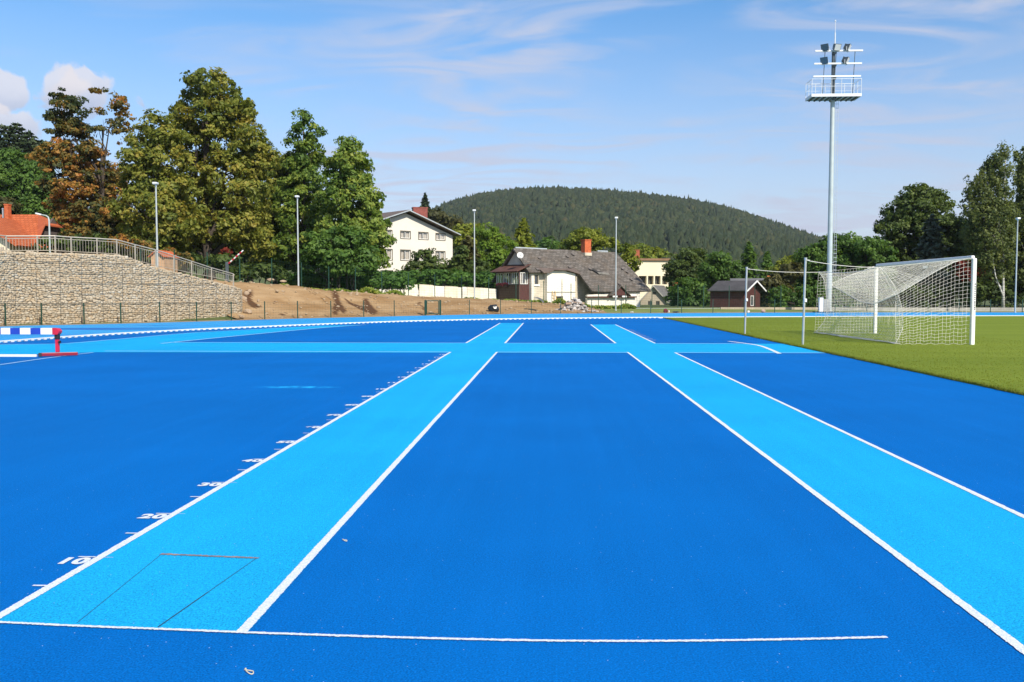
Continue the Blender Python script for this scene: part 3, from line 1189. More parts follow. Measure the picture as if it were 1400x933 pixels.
# wire baskets: lines of the cage
mb = MB()
mw = mat('cage_wire', (0.16, 0.15, 0.13), 0.5, 0.2, 6, metal=0.4)
for z in (0.5, 1.0, 1.5, 2.0, 2.5, 3.0):
    run = []
    for i in range(0, nW, 2):
        if WT[i] > z + 0.05 and WBS[i].y > 30:
            run.append(WBS[i] - WN[i] * 0.065 + Vector((0, 0, z)))
    if len(run) > 2:
        mb.tube(run, 0.011 if z in (1.0, 2.0, 3.0) else 0.007, 3, False)
for j, s in enumerate(np.arange(11, cum[-1], 1.0)):
    k = min(np.searchsorted(cum, s), nW - 1)
    p = WBS[k] - WN[k] * 0.065
    mb.tube([p + Vector((0, 0, .02)), p + Vector((0, 0, WT[k] - .02))], 0.009, 3, False)
mb.build('wire_basket', mw, gab)

# railing on the wall
rail = thing('steel_railing', 'grey steel railing with upright bars stepping down along the top of the stone wall', 'railing', (WBS[-1].x, WBS[-1].y, WT[-1]))
RP = []
ext = [WBS[-1] + (WBS[-1] - WBS[-6]).normalized() * d for d in (0.3, 0.6)]
_rx = [-400, 0, 61, 153, 182, 211, 243, 265, 292, 320]
_hy = [321, 321.5, 321.5, 327, 334, 341, 350.5, 357, 366, 374.5]
_by = [344, 344, 344, 349, 357.5, 365, 371, 375.5, 380.5, 386.5]


def rail_pt(px, hy):
    """railing line runs half a metre behind the wall face"""
    if px < 0:
        s = np.interp(px, [-400, 0], [10.0, np.interp(0, WPX, cum)])
    else:
        s = np.interp(px, WPX, cum)
    k = min(np.searchsorted(cum, s), nW - 1)
    p = WBS[k] + WN[k] * 0.5
    return p


stations = [-330, -255, -180, -110, -75, -40, 0, 28, 61, 91, 122, 153, 182, 211, 238, 265, 292, 320]
rl = []
for px in stations:
    p = rail_pt(px, 0)
    if px < 0:
        top, bot = 4.22, 3.47
    else:
        top = CAMZ + (402 - np.interp(px, _rx, _hy)) / F * p.y
        bot = CAMZ + (402 - np.interp(px, _rx, _by)) / F * p.y
    rl.append((p, top, bot))
mrail = mat('weathered_galvanised', (0.42, 0.37, 0.29), 0.5, 0.08, 3, metal=0.25)
for p, top, bot in rl:
    m1 = MB()
    m1.box((p.x, p.y, (top + bot) / 2 - .15), (0.06, 0.06, top - bot + .3))
    m1.build('post', mrail, rail)
hr = MB()
hr.tube([(p.x, p.y, top) for p, top, bot in rl], 0.03, 8)
hr.tube([(rl[-1][0].x, rl[-1][0].y, rl[-1][1]), (rl[-1][0].x + .05, rl[-1][0].y + .02, rl[-1][1] - .08)], 0.03, 8)
hr.build('handrail', mrail, rail)
for (p, t, b1), (p2, t2, b2) in zip(rl, rl[1:]):
    m1 = MB()
    L1 = (p2 - p).length
    nb = max(3, int(L1 / 0.125))
    lo, hi = b1 + .08, t - .12
    lo2, hi2 = b2 + .08, t2 - .12
    m1.tube([(p.x, p.y, lo), (p2.x, p2.y, lo2)], 0.018, 5)
    m1.tube([(p.x, p.y, hi), (p2.x, p2.y, hi2)], 0.018, 5)
    for k in range(1, nb):
        t_ = k / nb
        q_ = p.lerp(p2, t_)
        m1.tube([(q_.x, q_.y, lo + (lo2 - lo) * t_), (q_.x, q_.y, hi + (hi2 - hi) * t_)], 0.0085, 4, False)
    m1.build('bar_panel', mrail, rail)

# stone blocks lying on the wall behind the railing
for px, py, w, h, lab in ((1, 341, 4, 8, 'pale stone block on the wall top at the left edge of the photo'), (41, 343.5, 6, 4, 'small pink stone block lying under the railing on the wall top')):
    p = rail_pt(px, 0) + WN[0] * 0.3
    p = P(px, py, p.y)
    mb = MB()
    s = p.y / F
    mb.box((0, 0, 0), (w * s, 0.3, h * s), bev=0.02)
    o = mb.build('stone_block', mat('block_stone', (0.6, 0.5, 0.38), 0.9, 0.15, 4, 0.3, 20))
    o.location = (p.x, p.y, 3.43 + h * s / 2 - .02)
    tag(o, lab, 'stone')

# boulders at the wall's end
mbd = mat('boulder', (0.36, 0.26, 0.17), 0.95, 0.25, 2.5, 0.5, 14)
for px, py, rx, ry, lab in ((339, 428, 6.5, 4, 'large rounded pale boulder at the foot of the bare bank beside the stone wall'),
                            (334, 411, 4.5, 4, 'boulder stuck in the bare bank halfway up the end of the stone wall'),
                            (338, 403, 4, 3.5, 'ochre boulder in the bank at the top corner of the stone wall'),
                            (342, 399, 3, 2.5, 'small boulder topmost of those at the end of the stone wall'),
                            (331.5, 434, 4, 2.5, 'low flat boulder on the ground against the foot of the stone wall'),
                            (354, 413, 1.6, 2.6, 'thin upright stone in the bank right of the boulders'),
                            (371, 384, 6, 2.5, 'grey boulder on the crest of the bank below the tall fence'),
                            (388, 385.5, 5, 2, 'pale flat stone on the crest of the bank left of the lamp post')):
    p = bank_pt(px, py)
    s = p.y / F
    mb = MB()
    mb.blob((0, 0, 0), (rx * s, rx * s * .8, ry * s), 0.13, 2, Matrix.Rotation(random.uniform(-.4, .4), 3, 'Z'))
    o = mb.build('boulder', mbd, smooth=False)
    o.location = p + Vector((0, -0.12, ry * s * .3))
    tag(o, lab, 'boulder')
# the dark hollow here is shade painted into the bank's soil colour
# ------------------------------------------------------------------ low fence by the track
fen = thing('track_fence', 'low green wire fence on thin posts along the outer edge of the track', 'fence', tuple(FENCE_S[0]))
FX = [(-95, 0), (-55, 0), (-8, 0), (43, 0), (102, 0), (157, 0), (212, 0), (263, 0), (312, 0), (360, 0), (406, 0), (452, 0), (497, 0), (540, 0), (582, 0), (603, 0), (643, 0), (685, 0), (727, 0), (768, 0),
      (809, 0), (849, 0), (890, 0), (932, 0), (974, 0), (1015, 0), (1056, 0), (1096, 0), (1137, 0), (1178, 0), (1219, 0), (1260, 0), (1301, 0), (1342, 0), (1384, 0), (1425, 0), (1466, 0)]
fp = []
FXS = np.array([752 + F * p.x / p.y if p.y > 38 else -60 - (38 - p.y) * 12 for p in FENCE_S])
for px, _ in FX:
    k = int(np.argmin(np.abs(FXS - px)))
    k0 = max(min(k, len(FENCE_S) - 2), 1)
    # refine along the segment
    best = min(((FENCE_S[j].lerp(FENCE_S[j + 1], t)) for j in (k0 - 1, k0) for t in np.linspace(0, 1, 11)),
               key=lambda q_: abs((752 + F * q_.x / q_.y if q_.y > 38 else -60 - (38 - q_.y) * 12) - px))
    fp.append(best + Vector((0, 0, 0)))
fp = offset(fp, 0.12)
proto = None
for i, p in enumerate(fp):
    hgt = 1.02
    if proto is None:
        m1 = MB()
        m1.box((0, 0, hgt / 2), (0.05, 0.05, hgt))
        m1.box((0, 0, hgt + .01), (0.06, 0.06, 0.02))
        me = MB.build(m1, 'post', M['green_steel'])
        proto = me
        o = me
    else:
        o = proto.copy()
        COL.objects.link(o)
    o.parent = fen
    o.location = p - ORIG[fen.name]
for i, (p, p2) in enumerate(zip(fp, fp[1:])):
    if FX[i][0] == 582:
        continue
    m1 = MB()
    for z in np.arange(0.08, 1.0, 0.15):
        m1.tube([p + Vector((0, 0, z)), p2 + Vector((0, 0, z))], 0.0035, 3, False)
    nv_ = max(2, int((p2 - p).length / 0.2))
    for k in range(1, nv_):
        q_ = p.lerp(p2, k / nv_)
        m1.tube([q_ + Vector((0, 0, .08)), q_ + Vector((0, 0, 1.0))], 0.0022, 3, False)
    m1.build('wire_panel', M['green_steel'], fen)
# gate
gi = [i for i, f_ in enumerate(FX) if f_[0] == 582][0]
g0, g1 = fp[gi], fp[gi + 1]
gate = thing('gate', 'small green steel gate frame in the low track fence before the bare bank', 'gate', tuple(g0))
dv = (g1 - g0)
for t in (0.06, 0.94):
    m1 = MB()
    q_ = g0 + dv * t
    m1.box(q_ + Vector((0, 0, .53)), (0.07, 0.07, 1.06))
    m1.build('gate_post', M['green_steel'], gate)
m1 = MB()
a_ = g0 + dv * 0.12
b_ = g0 + dv * 0.86
for za, zb, pa, pb in ((0.1, 0.1, a_, b_), (1.0, 1.0, a_, b_), (0.1, 1.0, a_, a_), (0.1, 1.0, b_, b_)):
    m1.tube([pa + Vector((0, -.03, za)), pb + Vector((0, -.03, zb))], 0.03, 6)
m1.build('gate_frame', M['green_steel'], gate)
m1 = MB()
for k in range(1, 10):
    q_ = a_.lerp(b_, k / 10)
    m1.tube([q_ + Vector((0, -.03, .1)), q_ + Vector((0, -.03, 1.0))], 0.0025, 3, False)
for z in np.arange(.2, 1, .15):
    m1.tube([a_ + Vector((0, -.03, z)), b_ + Vector((0, -.03, z))], 0.003, 3, False)
m1.build('wire_mesh', M['green_steel'], gate)

# ------------------------------------------------------------------ tall fence on the crest
CREST = []
for px in list(range(326, 1130, 6)):
    j = int(np.argmin(np.abs(FXS - px)))
    k0 = min(max(j, 1), len(FENCE_S) - 2)
    t_ = FENCE_S[k0 + 1] - FENCE_S[k0 - 1]
    t_.normalize()
    nn = Vector((-t_.y, t_.x, 0))
    f_ = min(((FENCE_S[q].lerp(FENCE_S[q + 1], w)) for q in (k0 - 1, k0) for w in np.linspace(0, 1, 7)), key=lambda q_: abs(752 + F * q_.x / q_.y - px))
    CREST.append(f_ + nn * 9.0)
CREST = resample([CREST[i] for i in range(0, len(CREST), 5)] + [CREST[-1]], 2.4)
HZ = terrain(np.array([p.x for p in CREST]), np.array([p.y for p in CREST]))
CREST = [Vector((p.x, p.y, float(z) + .02)) for p, z in zip(CREST, HZ)]
tall = thing('tall_fence', 'tall dark green mesh fence along the crest of the bank before the houses', 'fence', tuple(CREST[0]))
for p in CREST:
    m1 = MB()
    m1.box(p + Vector((0, 0, 1.0)), (0.06, 0.06, 2.1))
    m1.build('post', M['green_steel'], tall)
for p, p2 in zip(CREST, CREST[1:]):
    m1 = MB()
    for z in np.arange(0.1, 2.05, 0.2):
        m1.tube([p + Vector((0, 0, z)), p2 + Vector((0, 0, z))], 0.004, 3, False)
    nv_ = 10
    for k in range(1, nv_):
        q_ = p.lerp(p2, k / nv_)
        m1.tube([q_ + Vector((0, 0, .1)), q_ + Vector((0, 0, 2.0))], 0.0022, 3, False)
    m1.build('wire_panel', M['green_steel'], tall)
m1 = MB()
sl = [p for p in CREST if 752 + F * p.x / p.y > 470]
a, b_ = offset(sl, 0.06), offset(sl, -0.06)
n = len(sl)
m1.add([(p.x, p.y, p.z - .15) for p in b_] + [(p.x, p.y, p.z + .07) for p in b_] + [(p.x, p.y, p.z + .07) for p in a] + [(p.x, p.y, p.z - .15) for p in a],
       [(r * n + i, r * n + i + 1, (r + 1) * n + i + 1, (r + 1) * n + i) for r in range(3) for i in range(n - 1)])
m1.build('footing_slab', M['concrete_cool'], tall)

# ------------------------------------------------------------------ lamp posts round the track
def hground(x, y):
    return float(terrain(np.array([x]), np.array([y]))[0])


def lamp_post(px, ytop, D, label):
    p = P(px, ytop, D)
    g = hground(p.x, p.y)
    t = thing('lamp_post', label, 'lamp post', (p.x, p.y, g), 'slim lamp posts round the track')
    H = p.z
    m1 = MB()
    m1.tube([(p.x, p.y, g - .3), (p.x, p.y, g + 1.0), (p.x, p.y, H - .1)], [0.065, 0.06, 0.04], 10)
    m1.build('pole', M['pole_grey'], t, smooth=False)
    m1 = MB()
    m1.tube([(p.x, p.y, g - .02), (p.x, p.y, g + .03)], 0.16, 10)
    m1.tube([(p.x, p.y, g + .03), (p.x, p.y, g + .12)], 0.095, 10)
    m1.build('base_plate', M['galv'], t)
    m1 = MB()
    m1.box((p.x, p.y - .05, H), (0.26, 0.34, 0.12), bev=0.03)
    m1.tube([(p.x, p.y, H - .2), (p.x, p.y, H)], 0.055, 8)
    hd = m1.build('lamp_head', M['white_steel'], t)
    m1 = MB()
    m1.box((p.x, p.y - .07, H - .068), (0.2, 0.26, 0.012))
    m1.build('lamp_lens', M['lamp_glass'], hd)
    return t


lamp_post(213, 251, 52, 'slim grey lamp post rising behind the railing of the stone wall')
lamp_post(406.5, 269, 61.5, 'slim grey lamp post on the crest of the bare bank before the big trees')
lamp_post(648.5, 288, 71.5, 'slim grey lamp post in front of the cream panel wall')
lamp_post(842.5, 298, 72.5, 'slim grey lamp post in front of the old slate roofed cottage')
lamp_post(1391.5, 299, 71.3, 'slim grey lamp post by the birches beyond the lawn at the right')

p = P(67, 296, 54)
g = hground(p.x, p.y)
t = thing('street_lamp', 'bent arm street lamp behind the railing beside the orange roofed house', 'street lamp', (p.x, p.y, g))
m1 = MB()
m1.tube([(p.x, p.y, g - .2), (p.x, p.y, p.z - .25), (p.x - .05, p.y, p.z - .05), (p.x - .18, p.y, p.z + .04), (p.x - .5, p.y, p.z + .1)], [.055, .05, .045, .04, .035], 8)
m1.build('pole', M['pole_grey'], t)
m1 = MB()
m1.box((p.x - .66, p.y, p.z + .14), (0.36, 0.16, 0.1), Matrix.Rotation(.25, 3, 'Y'), bev=0.03)
m1.build('lamp_head', M['white_steel'], t)

# ------------------------------------------------------------------ floodlight mast
TD = 73.5
tb = G(1133, 427.6)
tb = Vector((P(1133.5, 402, TD).x, TD, 0))
tower = thing('floodlight_mast', 'tall pale steel floodlight mast with a railed platform beyond the football goal', 'floodlight mast', tuple(tb))
S = TD / F
zf = lambda y: P(1133, y, TD).z
zp = zf(134.5)
xm = tb.x
m1 = MB()
m1.tube([(xm, TD, -.2), (xm, TD, 4), (xm, TD, zp)], [.22, .205, .168], 20)
m1.tube([(xm, TD, 0), (xm, TD, .06)], .42, 20)
m1.build('mast', M['mast_steel'], tower, smooth=False)
m1 = MB()
m1.tube([(xm, TD, zp), (xm, TD, zf(70))], [.16, .13], 14)
for y in (72, 89, 107):
    m1.box((xm, TD - .17, zf(y) - .05), (.34, .2, .22))
m1.build('upper_mast', M['dark_steel'], tower)
m1 = MB()
m1.tube([(xm + .1, TD, zf(70)), (xm + .1, TD, zf(45))], .045, 6)
m1.tube([(xm + .1, TD, zf(45)), (xm + .1, TD, zf(29))], .02, 6)
m1.lathe((xm + .1, TD, zf(29)), [(.02, -.1), (.06, -.05), (.06, .02), (.01, .08)], 8)
m1.build('lightning_rod', M['white_steel'], tower)
# platform
hwid, dep = 1.92, 0.85
pl = MB()
pl.box((xm + .03, TD, zp + .03), (hwid * 2, dep * 2, .05))
for sy in (-1, 1):
    pl.box((xm + .03, TD + sy * dep, zp + .06), (hwid * 2 + .06, .05, .22))
for sx in (-1, 1):
    pl.box((xm + .03 + sx * hwid, TD, zp + .06), (.05, dep * 2 - .06, .22))
platf = pl.build('platform', M['white_steel'], tower)
m1 = MB()
for k in range(9):
    m1.box((xm + .03 + (k - 4) * .42, TD, zp - .06), (.09, dep * 2 - .1, .11))
m1.tube([(xm, TD - .6, zp - .1), (xm, TD + .6, zp - .1)], .12, 8)
m1.build('joists', M['dark_steel'], platf)
m1 = MB()
zr = zp + 1.32
cx0, cx1 = xm + .03 - hwid, xm + .03 + hwid
for z in (zr, zp + .75):
    m1.tube([(cx0, TD - dep, z), (cx1, TD - dep, z), (cx1, TD + dep, z), (cx0, TD + dep, z), (cx0, TD - dep, z)], .022 if z == zr else .014, 6)
for k in range(6):
    for sy in (-1, 1):
        x = cx0 + (cx1 - cx0) * k / 5
        m1.tube([(x, TD + sy * dep, zp), (x, TD + sy * dep, zr)], .02, 6)
for sx in (cx0, cx1):
    m1.tube([(sx, TD, zp), (sx, TD, zr)], .02, 6)
m1.build('platform_railing', M['white_steel'], tower)
FT_ = []
for y, xo in ((71.3, .32), (88.7, .26), (106, .2)):
    m1 = MB()
    z = zf(y)
    m1.box((xm + .1 + xo - .1, TD - .32, z), (3.72, .12, .12))
    m1.build('crossbar', M['white_steel'], tower)
for px_o in (-.83, .05, 1.52):
    m1 = MB()
    m1.tube([(xm + px_o + .1, TD - .22, zf(70)), (xm + px_o - .05, TD - .22, zp + .1)], .028, 6)
    m1.build('strut', M['dark_steel'], tower)


def floodlight(px, y, yaw, bright):
    c = P(px, y, TD - .4)
    m1 = MB()
    Mx = rotz(yaw) @ Matrix.Rotation(R(24), 3, 'X')
    # tapered lamp housing, open face forward (-y local)
    w1, h1, w2, h2, d = .29, .27, .17, .16, .36
    lo = [Mx @ Vector(v) + c for v in ((-w2, d / 2, -h2), (w2, d / 2, -h2), (w2, d / 2, h2), (-w2, d / 2, h2))]
    hi = [Mx @ Vector(v) + c for v in ((-w1, -d / 2, -h1), (w1, -d / 2, -h1), (w1, -d / 2, h1), (-w1, -d / 2, h1))]
    m1.hull8(lo, hi)
    for k in range(5):
        m1.box(Mx @ Vector((0, .1 + .03 * k, 0)) + c, (.36, .012, .4), Mx)
    o = m1.build('floodlight', M['dark_steel'], tower)
    m1 = MB()
    m1.box(Mx @ Vector((0, -d / 2 - .012, 0)) + c, (.5, .02, .46), Mx)
    m1.build('lamp_glass', M['lamp_glass'] if bright else mat('shaded_lamp_glass', (.12, .15, .17), .15, .1, 4, spec=.8), o)  # glass turned from the sun gets a darker copy; the shade is its colour
    m1 = MB()
    for sx in (-1, 1):
        m1.tube([Mx @ Vector((sx * .31, 0, 0)) + c, c + rotz(yaw) @ Vector((sx * .31, 0, -.3)), c + rotz(yaw) @ Vector((sx * .1, 0.02, -.38))], .02, 5)
    m1.build('bracket', M['white_steel'], o)


floodlight(1128.5, 64.5, R(-38), False)
floodlight(1143.5, 64.5, R(18), True)
floodlight(1158.5, 64.8, R(62), True)
floodlight(1127.5, 82.5, R(-34), False)
floodlight(1156, 82.5, R(62), True)
m1 = MB()
xl = xm + .30
for sx in (-.0, .34):
    m1.tube([(xl + .02 + sx * .5, TD - .05, 3.2), (xl - .04 + sx * .5, TD - .05, zp)], .016, 5)
for k in range(int((zp - 3.3) / .33)):
    z = 3.4 + k * .33
    xo = xl + .02 - .08 * (z - 3.2) / (zp - 3.2)
    m1.tube([(xo - .04, TD - .05, z), (xo + .22, TD - .05, z)], .017, 5)
for k in range(4):
    z = 4 + k * 3.6
    m1.tube([(xm, TD, z), (xl + .05, TD - .05, z)], .02, 5)
m1.build('ladder', M['galv'], tower)

# control cabinet by the mast
c0 = P(1122.5, 408, 71.5)
t = thing('control_cabinet', 'white and grey control cabinet standing at the foot of the floodlight mast', 'cabinet', (c0.x, 71.5, 0))
m1 = MB()
m1.box((c0.x - .02, 71.5, .62), (.30, .42, 1.1), bev=.01)
m1.build('door', M['white_paint'], t)
m1 = MB()
m1.box((c0.x + .42, 71.55, .56), (.5, .5, .98), bev=.01)
m1.build('housing', M['concrete'], t)
m1 = MB()
m1.box((c0.x + .2, 71.5, .035), (1.5, .7, .07))
m1.build('plinth', M['black_rubber'], t)

# ------------------------------------------------------------------ steeplechase barrier
hx, hy = G(79, 487.5).x, G(79, 487.5).y
bar = thing('hurdle', 'steeplechase hurdle with a blue and white striped beam on a red post at the left', 'hurdle', (hx, hy, 0))
zb0, zb1 = P(79, 457.3, hy).z, P(79, 448.7, hy).z
beam_l = 3.6
sw = 14.3 * hy / F
m1 = MB()
x1 = hx - .06
mats = [M['white_paint'], M['blue_paint'], M['red_paint']]
k = 0
x = x1
wid = [18, 14.5, 15, 14, 13.5]
i = 0
while x > hx - beam_l:
    w = (wid[i] if i < len(wid) else 14.2) * hy / F
    m1.cur = i % 2
    m1.box((x - w / 2, hy, (zb0 + zb1) / 2), (w, .127, zb1 - zb0))
    x -= w
    i += 1
beam = m1.build('beam', mats, bar)
m1 = MB()
zc = (zb0 + zb1) / 2
prof = [(-.075, zb1 + .004), (.03, zb1 - .01), (.085, zb1 - .07), (.07, zb0 + .03), (.04, zb0 - .005), (-.075, zb0 - .005)]
m1.hull8([Vector((hx + a, hy - .075, z)) for a, z in prof], [Vector((hx + a, hy + .075, z)) for a, z in prof])
m1.build('end_cap', M['red_paint'], beam)
for xx in (hx, hx - beam_l + .1):
    m1 = MB()
    m1.box((xx, hy, .33), (.075, .075, .46), bev=.008)
    m1.build('post', M['red_paint'], bar)
    m1 = MB()
    m1.box((xx, hy, zb0 - .06), (.095, .095, .12), bev=.01)
    m1.build('collar', M['black_rubber'], bar)
    m1 = MB()
    a = R(9)
    m1.box((xx + .04, hy, .055), (.78, .09, .075), rotz(R(28)), bev=.008)
    ft = m1.build('foot', mat('dark_red_paint', (.25, .008, .025), .35, .1, 5), bar)
    m1 = MB()
    m1.box(Vector((xx + .04, hy, .05)) + rotz(R(28)) @ Vector((-.40, 0, 0)), (.07, .095, .08), rotz(R(28)))
    m1.build('rubber_end', M['black_rubber'], ft)
    m1 = MB()
    m1.lathe((xx + .07, hy - .03, .34), [(.0, -.02), (.03, -.02), (.035, .02), (.0, .02)], 8, Matrix.Rotation(math.pi / 2, 3, 'Y'))
    m1.tube([(xx + .02, hy - .03, .34), (xx + .07, hy - .03, .34)], .012, 6)
    m1.build('knob', M['black_rubber'], bar)
m1 = MB()
m1.box((hx - .3 - beam_l / 2 + .05, hy - .19, .03), (beam_l - .3, .06, .055), bev=.005)
m1.build('ground_beam', M['white_paint'], bar)

# ------------------------------------------------------------------ football goal
gn, gf = G(1329, 473), G(1193.5, 457.2)
gn.z = gf.z = GZ
gn = Vector((11.93, 25.3, GZ))
gf = Vector((11.83, 32.6, GZ))
SHY = 0.0455


def shear(mb_):
    """goal laid out square to the view; turn it to lie along the lanes"""
    mb_.v = [(x, y + SHY * x, z) for x, y, z in mb_.v]
    return mb_

goal = thing('football_goal', 'white football goal with a sagging white net standing on the lawn', 'goal', (11.9, 29, GZ))
HG = 2.44 + GZ
for q_ in (gn, gf):
    m1 = MB()
    m1.box((q_.x, q_.y, GZ + 1.19 + .0), (.12, .12, 2.5), bev=.03)
    shear(m1).build('post', M['white_paint'], goal)
m1 = MB()
dvec = gf - gn
m1.box(((gn.x + gf.x) / 2, (gn.y + gf.y) / 2, HG + .02), (.11, dvec.length - .12, .11), rotz(math.atan2(-dvec.x, dvec.y)), bev=.025)
shear(m1).build('crossbar', M['white_paint'], goal)
# lettering down the near post: a worn vertical line of small dark marks
m1 = MB()
random.seed(3)
z = GZ + 1.0
while z < GZ + 1.75:
    h = random.uniform(.025, .05)
    m1.box((gn.x + .0615, gn.y - .01 + random.uniform(-.008, .008), z), (.003, .035, h))
    m1.box((gn.x + .02, gn.y - .0612, z), (.03, .003, h))
    z += h + random.uniform(.015, .03)
shear(m1).build('worn_lettering', mat('grey_ink', (.12, .12, .14), .7, .2, 6), goal)

netm = MB()


def net_grid(fn, nu_, nv_, r=.0036, jit=.005):
    pts = [[Vector(fn(i / nu_, j / nv_)) + Vector((random.gauss(0, jit), random.gauss(0, jit), random.gauss(0, jit))) * (0 if i in (0, nu_) or j in (0, nv_) else 1) for j in range(nv_ + 1)] for i in range(nu_ + 1)]
    for i in range(nu_ + 1):
        netm.tube(pts[i], r, 3, False)
    for j in range(nv_ + 1):
        netm.tube([pts[i][j] for i in range(nu_ + 1)], r, 3, False)


def lerp(a, b_, t):
    return a + (b_ - a) * t


def edge_x(z, hook, foot, bul=0.0):
    # pulled out at the hook, bulging in below it, out again at the ground
    return np.interp(z, [0, .15, .5, 1.1, 1.6, 1.95, 2.12, 2.25], [foot, foot + .1, foot + .25 + bul * .5, foot + .2 + bul, lerp(foot, hook, .2) + .12 + bul * .9, lerp(foot, hook, .7) + .12 + bul * .5, hook + .12, hook])


hN = Vector((9.32, 25.45, 2.21))
hF = Vector((9.72, 32.55, 2.25))


def back(u, v):
    # u: near->far, v: ground->top
    sag = .09 * math.sin(math.pi * u)
    z = GZ + .02 + (lerp(hN.z, hF.z, u) - GZ - sag) * v
    x = lerp(edge_x(z, hN.x, 9.78), edge_x(z, hF.x, 9.6, .27), u) + (.16 * math.sin(math.pi * u) * math.sin(math.pi * v)) + .22 * (1 - v) ** 6 * math.sin(math.pi * u * 3) ** 2 * .4
    return (x, lerp(hN.y, hF.y, u), z)


net_grid(back, 68, 22)
# seam of the hanging roof: leaves the crossbar near the near post, dips round the near back corner, climbs along the back
TN = Vector((gn.x - .02, gn.y, HG))
TF = Vector((gf.x - .02, gf.y, HG))
SEAM = [Vector(v) for v in ((11.90, 25.32, 2.46), (11.70, 25.36, 2.44), (11.40, 25.38, 2.36), (10.92, 25.4, 2.11), (10.37, 25.42, 1.78), (9.98, 25.46, 1.53), (9.83, 25.55, 1.43),
                            (9.75, 26.3, 1.26), (9.74, 27.0, 1.16), (9.77, 28.2, 1.22), (9.82, 29.3, 1.40), (9.92, 30.6, 1.58), (10.08, 32.0, 1.74), (10.2, 32.5, 1.85), (10.9, 32.6, 2.15), (11.78, 32.68, 2.46))]


def along(pts, t):
    cum = [0.0]
    for p, q_ in zip(pts, pts[1:]):
        cum.append(cum[-1] + (q_ - p).length)
    s_ = t * cum[-1]
    for k in range(len(pts) - 1):
        if s_ <= cum[k + 1] or k == len(pts) - 2:
            return pts[k].lerp(pts[k + 1], (s_ - cum[k]) / max(cum[k + 1] - cum[k], 1e-6))


S_NEAR, S_BACK, S_FAR = SEAM[:7], SEAM[6:14], SEAM[13:]


def seam_back(u):
    return along(S_BACK, u)


def roof(u, v):
    # surface spanned by the crossbar, the two side seams and the back seam
    a, b_ = TN.lerp(TF, u), along(S_BACK, u)
    l, r = along(S_NEAR, v), along(S_FAR, 1 - v)
    ruled = a.lerp(b_, v) + l.lerp(r, u)
    corner = TN.lerp(TF, u).lerp(S_BACK[0].lerp(S_BACK[-1], u), v)
    p = ruled - corner
    p.z -= .05 * math.sin(math.pi * v) * math.sin(math.pi * u)
    return p


net_grid(roof, 68, 22)


def near(u, v):
    # u post->back, v ground->seam
    top = along(S_NEAR, u)
    xg = lerp(gn.x - .05, 9.80, u)
    p = Vector((lerp(xg, top.x, v), gn.y + .05 + .12 * math.sin(math.pi * u) * (1 - v) + (top.y - gn.y - .05) * v, lerp(GZ + .015, top.z, v)))
    p.z += .02 * math.sin(u * 40) * (1 - v)
    return p


net_grid(near, 20, 22)


def far(u, v):
    top = TF.lerp(hF, u)
    xg = lerp(gf.x - .05, 9.62, u)
    return Vector((lerp(xg, top.x, v), gf.y - .05, lerp(GZ + .015, top.z, v)))


net_grid(far, 20, 22)


def flap(u, v):
    # spare netting pulled up from the seam corner to the near hook
    a = along(S_NEAR, lerp(.62, 1.0, u))
    return a.lerp(hN + Vector((.25 * (1 - u), 0, .0)), v * lerp(.9, 1, u))


net_grid(flap, 6, 9, jit=.006)
# spare net lying along the ground at the back
for k in range(5):
    netm.tube([(lerp(9.76, 9.58, t) + .10 * math.sin(t * 9 + k) + k * .05, lerp(25.4, 32.5, t), GZ + .02 + .02 * abs(math.sin(t * 17 + k * 2))) for t in np.linspace(0, 1, 50)], .008, 4, False)
net = shear(netm).build('net', M['net_cord'], goal)
m1 = MB()
m1.tube([p + Vector((-.01, -.01, 0)) for p in SEAM], .010, 5)
m1.tube([hN] + [back(0, v) for v in np.linspace(.95, .02, 14)], .009, 5)
m1.tube([hF] + [back(1, v) for v in np.linspace(.95, .02, 14)], .009, 5)
m1.tube([back(u, 1) for u in np.linspace(0, 1, 20)], .009, 5)
m1.tube([back(u, 0) for u in np.linspace(0, 1, 30)], .012, 5)
shear(m1).build('border_cord', M['net_cord'], net)
pn = Vector((7.17, 25.68 - SHY * 7.17, 0))
pf = Vector((7.03, 32.5 - SHY * 7.03, 0))
ztn, ztf = P(1100.5, 353.5, 25.68).z, P(1020.5, 366, 32.5).z
for q_, zt, hk in ((pn, ztn, hN), (pf, ztf, hF)):
    m1 = MB()
    m1.tube([Vector((q_.x, q_.y, zt - .05)).lerp(hk, t) - Vector((0, 0, .05 * math.sin(math.pi * t))) for t in np.linspace(0, 1, 9)], .0095, 5)
    if hk is hN:
        m1.tube([hN, Vector((10.5, 25.4, 2.33)), TN], .008, 4)
    shear(m1).build('guy_rope', M['net_cord'], net)
m1 = MB()
tg = P(1265, 365.5, 28.7) - Vector((0, SHY * 11.9, 0))
m1.box(tg, (.06, .16, .09), rotz(R(20)))
shear(m1).build('net_tag', M['white_paint'], net)
